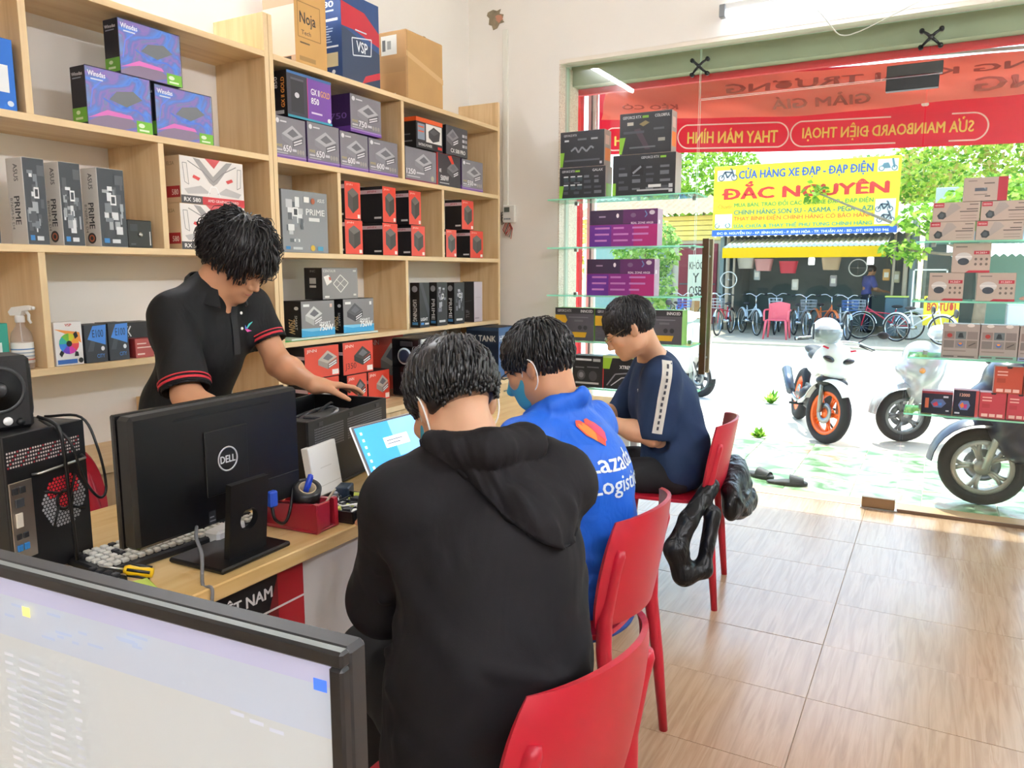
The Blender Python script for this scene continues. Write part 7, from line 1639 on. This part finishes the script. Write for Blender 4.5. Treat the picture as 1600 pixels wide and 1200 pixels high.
MB().prism([(-.075, 0), (.075, 0), (.09, .06), (.05, .10), (-.05, .10), (-.09, .06)], .006, mat('#5A6670', .12, coat=1.), Matrix.Translation((.535, 0, .855)) @ Matrix.Rotation(R(90), 4, 'Z') @ Matrix.Rotation(R(52), 4, 'X')).build('windscreen', mt)
pm = MB(); 
for y, s_ in ((-.06, 1), (.06, -1)): pm.prism([(0, 0), (.06 * s_, .02), (.05 * s_, .035), (.0, .02)], .004, mat('#D8263A', .4), Matrix.Translation((.555, -y * 1.6, .885)) @ Matrix.Rotation(R(90), 4, 'Z') @ Matrix.Rotation(R(60), 4, 'X'))
pm.prism([(-.025, 0), (.025, 0), (.035, .03), (-.035, .03)], .006, mat('#D8263A', .4), Matrix.Translation((.612, 0, .70)) @ Matrix.Rotation(R(90), 4, 'Z') @ Matrix.Rotation(R(80), 4, 'X')); pm.build('red_badge', mt)
MB().cord([(.30, -.36, .93), (.34, -.2, .97), (.36, 0, .96), (.34, .2, .97), (.30, .36, .93)], .013, chrome, 10).build('handlebar', mt)
for s_ in (-1, 1):
    MB().tube([(.29, s_ * .24, .955), (.28, s_ * .37, .925)], .018, rubber, 10).build('grip', mt); MB().tube([(.36, s_ * .22, .96), (.38, s_ * .36, .93)], .006, plast, 6).build('brake_lever', mt)
mir_ = MB(); mir_.tube([(.34, .2, .97), (.36, .3, 1.06), (.33, .38, 1.08)], .006, plast, 6); mir_.ell((.33, .42, 1.08), (.012, .055, .035), plast, 14, 8); mir_.build('mirror', mt)
soft('seat', [('e', (-.15, 0, .76), (.24, .115, .06), None, 0), ('e', (-.45, 0, .80), (.2, .10, .05), None, .04)], .014, mat('#1D1E22', .6), mt)
soft('tail_cover', [('e', (-.5, 0, .72), (.26, .105, .09), rotm(0, 12, 0), 0), ('e', (-.1, 0, .66), (.25, .12, .10), None, .06)], .014, wm, mt)
soft('engine', [('b', (.08, 0, .36), (.16, .11, .12), None, 0), ('c', (.1, -.1, .38), (.1, .1, .38), .085, .085, .02)], .014, mat('#3A3B3E', .5, .4), mt)
MB().cord([(.2, -.1, .42), (.1, -.16, .3), (-.2, -.17, .3), (-.5, -.19, .42)], .022, chrome, 10).tube([(-.3, -.19, .34), (-.68, -.2, .52)], [.045, .055], mat('#5C6470', .3, .7), 14).build('exhaust', mt)
MB().tube([(.0, .1, .2), (.04, .27, .015)], .011, plast, 8).build('side_stand', mt)
for s_ in (-1, 1): MB().tube([(.0, s_ * .1, .26), (-.02, s_ * .24, .25)], .013, rubber, 8).build('foot_peg', mt)
MB().tube([(-.62, -.06, .29), (-.05, -.07, .33)], .022, mat('#4A4B4E', .4, .6), 8).tube([(-.62, .06, .29), (-.05, .07, .33)], .022, mat('#4A4B4E', .4, .6), 8).build('swing_arm', mt)
# helmet resting on its handlebar
hm = thing('helmet', 'white helmet with clear visor resting on the sport motorbike handlebar', 'helmet', (-.845, 7.30, GZ0 + .86), R(-75))
soft('shell', [('e', (0, 0, .12), (.145, .125, .125), None, 0), ('&p', (0, 0, .03), (.3, 0, -1), .01), ('-e', (.06, 0, .07), (.12, .10, .09), None, .01)], .008, wm, hm)
P_ = [[(.158 * math.cos(a) * math.cos(e), .138 * math.sin(a) * math.cos(e), .115 + .13 * math.sin(e)) for a in [-1.2 + 2.4 * j / 12 for j in range(13)]] for e in [-.75 + 1.0 * i / 6 for i in range(7)]]
MB().sheet(P_, mat('#9AA4AA', .08, coat=1., alpha=.7), .002).build('visor', hm)
MB().box(.1, .16, -.13, -.118, .06, .2, plast, .004).build('visor_hinge', hm)
# --- scooters
def scooter(label, loc, rz, body, trim, rim, wr_=.235, steer=0., roll=0.):
    s = thing('scooter', label, 'scooter', loc, rz, 'scooters parked outside'); s.rotation_euler = (R(roll), 0, rz)
    wheel(s, 'front_wheel', (.64, 0, wr_), wr_, .085, rim, 5, steer); wheel(s, 'rear_wheel', (-.6, 0, wr_), wr_, .095, rim, 5, 0)
    for y in (-.075, .075): MB().tube([(.64, y, wr_), (.6, y, wr_ + .16), (.57, y, wr_ + .25)], [.02, .021, .024], mat('#CFCFCC', .25, .5), 10).tube([(.57, y, wr_ + .25), (.53, y, .62)], .017, chrome, 8).build('fork_leg', s)
    fender(s, 'front_fender', (.64, 0, wr_), wr_ + .06, R(5), R(178), .19, body, steer)
    soft('front_shield', [('e', (.48, 0, .62), (.13, .23, .26), rotm(0, -24, 0), 0), ('e', (.53, 0, .78), (.15, .18, .13), None, .05), ('e', (.45, 0, .42), (.12, .18, .15), None, .05), ('e', (.60, 0, .64), (.15, .16, .10), rotm(0, -20, 0), .05), ('-e', (.30, 0, .60), (.11, .19, .3), rotm(0, -24, 0), .03)], .014, body, s)
    MB().ell((.605, 0, .76), (.035, .11, .055), mat('#C8D0D4', .08, coat=1.), 16, 10).build('headlight', s)
    for q in (-1, 1): MB().ell((.555, q * .15, .66), (.03, .05, .03), mat('#E8963A', .15, coat=1.), 12, 8).build('indicator', s)
    soft('floorboard', [('b', (.12, 0, .30), (.24, .16, .06), None, 0, .03), ('e', (-.1, 0, .42), (.12, .16, .16), None, .05)], .014, trim, s)
    soft('rear_body', [('e', (-.42, 0, .56), (.36, .17, .14), rotm(0, 8, 0), 0), ('e', (-.15, 0, .52), (.14, .16, .14), None, .05), ('e', (-.72, 0, .64), (.12, .10, .06), None, .05)], .014, body, s)
    soft('seat', [('e', (-.2, 0, .74), (.22, .15, .06), None, 0), ('e', (-.52, 0, .77), (.24, .14, .05), None, .05)], .014, mat('#1E1E21', .6), s)
    soft('handlebar_cover', [('e', (.40, 0, .98), (.09, .14, .07), None, 0), ('c', (.38, -.2, .99), (.38, .2, .99), .04, .04, .03)], .012, body, s)
    for q in (-1, 1):
        MB().tube([(.36, q * .18, .99), (.33, q * .34, .97)], .018, rubber, 10).build('grip', s)
        m_ = MB().tube([(.38, q * .17, 1.01), (.40, q * .24, 1.12), (.38, q * .28, 1.15)], .006, plast, 6); m_.ell((.375, q * .31, 1.16), (.012, .055, .038), plast, 14, 8); m_.build('mirror', s)
    MB().tube([(-.2, -.12, .3), (-.5, -.16, .26), (-.8, -.17, .36)], [.03, .05, .055], mat('#55585C', .4, .6), 12).build('exhaust', s)
    MB().box(-.72, -.3, -.06, .06, .16, .34, mat('#3A3B3E', .5, .4), .02).build('engine', s)
    MB().tube([(-.12, .1, .26), (-.16, .24, .01)], .012, plast, 8).build('side_stand', s)
    MB().cord([(.6, -.09, .45), (.66, -.12, .38), (.68, -.1, .3), (.64, -.09, wr_ + .02)], .005, rubber, 6).build('brake_hose', s)
    return s
navyb = mat('#1B2440', .35, coat=.3); silv = mat('#C6C9CC', .25, .3, coat=.5); gwh = mat('#B5B2AE', .35, .6)
scooter('dark blue scooter with grey alloy front wheel right outside the window', (.94, 5.42, 0), R(188), navyb, mat('#30333C', .5), gwh, .238, R(-8), 0)
scooter('silver scooter parked behind the dark blue one', (.42, 7.75, GZ0), R(196), silv, mat('#55595E', .5), mat('#7A7D80', .4, .5), .235, R(6), 0)
scooter('white scooter parked farther off beyond the door handle', (-3.05, 9.6, GZ0 - .02), R(-28), mat('#E8E6E2', .25, coat=.5), mat('#3A3B40', .5), mat('#6A6C70', .4, .5), .235, 0, 0)
# --- slippers on the patio
def slipper(label, loc, rz):
    s = thing('slipper', label, 'slipper', loc, rz, 'black slippers on the patio')
    soft('sole', [('e', (0, 0, .012), (.045, .13, .016), None, 0), ('e', (0, .05, .012), (.052, .075, .016), None, .03), ('&p', (0, 0, .001), (0, 0, -1), .002)], .006, mat('#2E3033', .7), s)
    P_ = [[(.054 * math.cos(a) * (1 - .06 * i), .02 + i * .022, .008 + .062 * math.sin(a) * (1 - .08 * i)) for a in [PI * j / 12 for j in range(13)]] for i in range(5)]
    MB().sheet(P_, mat('#3A3C40', .6), .006).build('strap', s)
    return s
slipper('black slipper pointing along the patio, the one farther from the glass', (-1.02, 5.36, 0), R(-112)); slipper('black slipper nearer the glass', (-.80, 5.24, 0), R(-80))
slipper('black slipper tucked behind the chair', (-1.24, 5.22, 0), R(-100)); 
# --- bicycles
def bicycle(label, loc, rz, fcol, basket=None, wr_=.30, tyre=rubber):
    b = thing('bicycle', label, 'bicycle', loc, rz, 'bicycles in front of the shop'); fm_ = mat(fcol, .3, coat=.4)
    for nm_, x in (('front_wheel', .5), ('rear_wheel', -.5)):
        T = Matrix.Translation((x, 0, wr_)) @ Matrix.Rotation(R(90), 4, 'X')
        o = MB().lathe([(wr_ - .012 + .018 * math.cos(2 * PI * k / 8), .018 * math.sin(2 * PI * k / 8)) for k in range(8)] + [(wr_ + .006, 0)], tyre, 28, T).build(nm_, b)
        sp = MB().lathe([(wr_ - .038, -.01), (wr_ - .026, -.012), (wr_ - .026, .012), (wr_ - .038, .01), (wr_ - .038, -.01)], chrome, 28, T)
        for k in range(14): a = 2 * PI * k / 14; sp.tube([T @ Vector((0, 0, .01 * (-1) ** k)), T @ Vector((math.cos(a) * (wr_ - .03), math.sin(a) * (wr_ - .03), 0))], .0025, chrome, 4)
        sp.build('spokes', o)
        fender(b, 'mudguard', (x, 0, wr_), wr_ + .03, R(30 if x > 0 else 20), R(170), .06, chrome if basket else fm_)
    MB().tube([(.5, 0, wr_), (.42, 0, .62), (.39, 0, .74)], .015, fm_, 8).tube([(.40, 0, .70), (-.12, 0, .36)], .018, fm_, 8).tube([(-.12, 0, .32), (-.2, 0, .66)], .016, fm_, 8).tube([(-.12, 0, .32), (-.5, 0, wr_)], .013, fm_, 8).tube([(-.19, 0, .6), (-.5, 0, wr_)], .012, fm_, 8).tube([(.39, 0, .62), (-.18, 0, .56)], .014, fm_, 8).build('frame', b)
    MB().cord([(.3, -.26, .96), (.34, -.12, .98), (.38, 0, .92), (.34, .12, .98), (.3, .26, .96)], .010, chrome, 8).tube([(.39, 0, .72), (.38, 0, .93)], .012, chrome, 8).build('handlebar', b)
    for q in (-1, 1): MB().tube([(.31, q * .22, .965), (.29, q * .3, .95)], .015, rubber, 8).build('grip', b)
    sd_ = MB().ell((-.22, 0, .73), (.12, .075, .035), mat('#2A2A2D', .6), 12, 8); sd_.tube([(-.2, 0, .64), (-.21, 0, .72)], .012, chrome, 8); sd_.build('saddle', b)
    if basket:
        bk_ = MB(); bm_ = mat(basket, .5)
        for z_ in (.66, .73, .80, .87):
            k = 1 + (z_ - .66) * .5; bk_.tube([(.48 - .02, -.13 * k, z_), (.48 + .2 * k, -.13 * k, z_), (.48 + .2 * k, .13 * k, z_), (.46, .13 * k, z_), (.46, -.13 * k, z_)], .005, bm_, 4)
        for x, y in [(.46, q * .13) for q in (-1, -.33, .33, 1)] + [(.68, q * .13) for q in (-1, -.33, .33, 1)] + [(.53, -.13), (.6, -.13), (.53, .13), (.6, .13)]: bk_.tube([(x, y, .66), (x + (x - .46) * .1, y * 1.1, .87)], .004, bm_, 4)
        bk_.build('basket', b)
    MB().tube([(-.12, -.07, .32), (-.12, .07, .32)], .04, chrome, 12).tube([(-.12, .08, .32), (-.02, .09, .24)], .008, chrome, 6).build('crank', b)
    return b
gz = GZ0 + .02
bl = [(-5.6, 18.7, -60, '#3A6FD0', '#4A70B8', 'blue bicycle with a blue basket at the far end by the post'), (-5.0, 19.1, -72, '#E4E8EC', None, 'white and chrome bicycle beside the blue basket one'), (-4.45, 18.65, -95, '#D03A48', '#9AA0A4', 'red bicycle with grey wire basket'), (-3.95, 19.05, -58, '#B8C4CC', None, 'silver bicycle with a full round front wheel showing'), (-3.4, 19.6, -86, '#3E78C8', '#C8CCD0', 'blue bicycle with pale wire basket behind the red plastic chair'), (-2.75, 18.8, -66, '#8A9AA8', '#8E9499', 'grey bicycle with grey basket next to the red plastic chair'), (-2.3, 19.25, -60, '#E8742C', None, 'orange bicycle with dark tyres'), (-1.85, 18.75, -70, '#E8EAEC', '#3A66A8', 'white bicycle with a blue basket and dark tyres'), (-.98, 19.0, -165, '#C83448', '#B8BCC0', 'red bicycle turned sideways near the workshop cabinet'), (-.3, 18.25, -30, '#E8E8E4', None, 'white framed bicycle alone beside the yellow notice')]
for (x, y, a, c, bk_, lab) in bl: bicycle(lab, (x, y, gz), R(a), c, bk_)
# --- red plastic armchair
ac = thing('plastic_armchair', 'pinkish red plastic armchair in front of the bicycles', 'chair', (-3.12, 18.0, gz), R(180)); am = mat('#E2606C', .45)
MB().sheet([[(x, y, .42 - .02 * math.cos(x * 6) * math.cos(y * 6)) for x in [-.22 + .055 * i for i in range(9)]] for y in [-.2 + .05 * j for j in range(9)]], am, .015).build('seat', ac)
MB().sheet([[(math.sin(a) * .25, -.24 + (1 - math.cos(a)) * .16 - (z_ - .42) * .12, z_ * 1 - .1 * abs(a) * (z_ - .42)) for a in [-1.1 + .22 * i for i in range(11)]] for z_ in [.42 + .05 * j for j in range(9)]], am, .012).build('backrest', ac)
for q in (-1, 1):
    MB().cord([(q * .24, -.18, .64), (q * .27, .0, .64), (q * .26, .18, .6), (q * .25, .2, .4)], .02, am, 8).build('armrest', ac)
    MB().tube([(q * .21, .2, .42), (q * .25, .24, 0)], [.03, .02], am, 8).build('leg', ac); MB().tube([(q * .21, -.2, .42), (q * .24, -.26, 0)], [.03, .02], am, 8).build('leg', ac)
# --- things hanging in the bicycle shop
def hang(name, label, cat, loc, fn, group='goods hanging in the bicycle shop'):
    t_ = thing(name, label, cat, loc, 0, group); MB().tube([(0, 0, 0), (0, 0, .25)], .004, mat('#8A8478', .7), 5).build('string', t_); fn(t_); return t_
def _bulb(t_): MB().lathe([(.001, -.28), (.07, -.28), (.075, -.24), (.075, -.12), (.04, -.08), (.025, -.0), (.001, 0)], mat('#FFFFFF', .4, emit=1.5), 16).build('bulb', t_)
for x, lab in ((-2.78, 'white LED bulb hanging between the crimson and tan baskets'), (-1.46, 'white LED bulb hanging near the mechanic')): hang('hanging_bulb', lab, 'lamp', (x, 20.3, 1.86), _bulb, 'bulbs at the shop front')
def _bask(col):
    def f(t_):
        P_ = [[((.17 + .05 * i / 4) * (abs(math.cos(a)) ** .5) * (1 if math.cos(a) > 0 else -1), (.12 + .03 * i / 4) * (abs(math.sin(a)) ** .5) * (1 if math.sin(a) > 0 else -1), -.34 + .30 * i / 4) for a in [2 * PI * j / 20 for j in range(21)]] for i in range(5)]
        MB().sheet(P_, mat(col, .5), .006).build('basket_wall', t_); MB().box(-.16, .16, -.11, .11, -.345, -.335, mat(col, .5), .01).build('basket_floor', t_)
    return f
for x, c, lab in ((-3.35, '#D8304A', 'crimson basket hanging under the awning'), (-3.95, '#D89A9A', 'pale pink basket hanging under the awning'), (-4.4, '#C8C4B8', 'off white basket hanging near the post'), (-2.35, '#C8AE8C', 'tan basket hanging between the bulbs')): hang('hanging_basket', lab, 'basket', (x, 20.5, {-3.35: 1.72, -3.95: 1.78, -4.4: 1.84, -2.35: 1.8}[x]), _bask(c))
def _rim(t_): MB().lathe([(.19, -.015), (.215, -.015), (.215, .015), (.19, .015), (.19, -.015)], mat('#DDE0E0', .4), 30, Matrix.Translation((0, 0, -.24)) @ Matrix.Rotation(R(90), 4, 'X')).build('hoop', t_); MB().cyl((0, -.03, -.24), (0, .03, -.24), .02, .02, chrome, 10).tube([(-.2, 0, -.24), (.2, 0, -.24)], .004, chrome, 4).tube([(0, 0, -.44), (0, 0, 0)], .004, chrome, 4).build('hub', t_)
hang('hanging_hoop', 'small white hoop rim hanging near the mechanic', 'hoop', (-1.75, 20.6, 1.75), _rim); hang('hanging_hoop', 'coil of pale tube hanging on the shop post', 'hoop', (-4.72, 20.05, 1.45), _rim)
def _bag(col):
    def f(t_): MB().box(-.08, .08, -.03, .03, -.3, -.02, mat(col, .5), .02).build('pouch', t_); MB().box(-.05, .05, -.034, -.03, -.22, -.1, mat('#E8E4DC', .5)).build('label_card', t_)
    return f
for x, z_, c, lab in ((-4.15, 1.5, '#B8C0C0', 'grey parts pouch hanging low by the baskets'), (-3.2, 1.25, '#D8D4C8', 'white paper parts pouch hanging under the crimson basket'), (-2.3, 1.35, '#A8A4A8', 'grey parts pouch under the tan basket'), (-1.12, 1.5, '#D8A45A', 'orange parts pouch on the post by the mechanic'), (-.9, 1.45, '#C4BE9E', 'khaki parts pouch beside the orange one')): hang('hanging_pouch', lab, 'pouch', (x, 20.7, z_), _bag(c))
# --- mechanic
t = person('mechanic in a blue T-shirt working at the back of the bicycle shop', (-1.55, 20.9, gz), R(-60))
hc = (0, .10, 1.52); hR = rotm(-20, 0, 0)
L = headL(hc, hR) + [('c', (0, .08, 1.44), (0, .05, 1.36), .05, .055, .03), ('c', (0, 0, .95), (0, .03, 1.3), .1, .1, .05)]
L += armL((-.18, .04, 1.34), (-.22, .12, 1.08), (-.12, .36, 1.02)) + handL((-.12, .36, 1.02), (0, 1, 0), (0, 0, 1), -1) + armL((.18, .04, 1.34), (.22, .12, 1.08), (.12, .36, 1.02)) + handL((.12, .36, 1.02), (0, 1, 0), (0, 0, 1), 1)
soft('body', L, .012, skin2, t)
soft('t_shirt', [('e', (0, 0, .98), (.16, .11, .12), None, 0), ('e', (0, .02, 1.22), (.18, .12, .18), None, .06), ('c', (-.18, .04, 1.34), (.18, .04, 1.34), .06, .06, .04), ('c', (-.18, .04, 1.34), (-.21, .1, 1.16), .065, .065, .03), ('c', (.18, .04, 1.34), (.21, .1, 1.16), .065, .065, .03), ('&p', (0, 0, .88), (0, 0, -1), .01)], .012, mat('#3A4A98', .8), t)
soft('trousers', legs([('e', (0, 0, .9), (.15, .11, .11), None, 0)], [(-.09, 0, .9), (.09, 0, .9)], [(-.1, .03, .48), (.1, .03, .48)], [(-.1, 0, .08), (.1, 0, .08)]), .014, mat('#2A3144', .8), t)
soft('hair', hair_cap(hc, hR, [((0, .125, -.03), (.085, .075, .088), .01), ((0, -.04, -.13), (.13, .16, .09), .01)], .012), .010, hairm, t)
for x in (-.1, .1): shoe(t, (x, 0, 0), (0, 1, 0), plast)
# --- black leather jacket hung on the third chair
lj = thing('leather_jacket', 'shiny black jacket hanging over the back corner of the red chair', 'jacket', (-.80, 3.16, 0))
lm_ = fabric('#0D0F13', .3, 300, .1, 16., .9, .016)
soft('jacket_body', [('c', (.045, .30, .545), (.085, .06, .48), .040, .040, .0), ('e', (.085, .24, .45), (.050, .10, .10), rotm(14, 0, 8), .05), ('e', (.105, .14, .40), (.050, .11, .065), rotm(-14, 0, -6), .03), ('e', (.10, .03, .43), (.04, .06, .07), None, .03), ('e', (.12, .27, .385), (.04, .06, .05), rotm(20, 0, 0), .02),
    ('F', [(.13, .34, .52), (.15, .22, .46), (.15, .06, .45)], .009, .011), ('F', [(.13, .33, .45), (.155, .22, .41), (.15, .08, .41)], .010, .010), ('F', [(.14, .30, .40), (.155, .18, .36), (.14, .06, .37)], .008, .010), ('F', [(.14, .31, .48), (.155, .2, .435), (.15, .1, .43)], -.007, .006), ('F', [(.09, .3, .56), (.12, .2, .5), (.13, .12, .47)], .007, .010), ('F', [(.13, -.01, .48), (.145, .06, .42), (.15, .12, .37)], .008, .009), ('N', .0010, 30, .5, (1, 1, 1))], .005, lm_, lj)
soft('sleeve', [('c', (.03, -.05, .52), (-.02, -.20, .41), .036, .038, .0), ('c', (-.02, -.20, .41), (-.05, -.26, .30), .038, .044, .02), ('c', (-.05, -.26, .30), (-.015, -.25, .20), .044, .046, .03), ('c', (-.015, -.25, .20), (.045, -.19, .21), .040, .036, .03), ('c', (.045, -.19, .21), (.055, -.10, .42), .028, .034, .03), ('F', [(-.02, -.24, .42), (-.06, -.30, .3), (-.02, -.29, .2)], .007, .009), ('F', [(.01, -.20, .43), (-.02, -.26, .34), (.0, -.28, .24)], -.006, .006), ('F', [(-.05, -.24, .36), (-.02, -.28, .32), (.0, -.25, .29)], .006, .008), ('F', [(-.06, -.27, .25), (-.01, -.29, .23)], .006, .008), ('N', .0008, 30, 1.5, (1, 1, 1))], .005, lm_, lj)
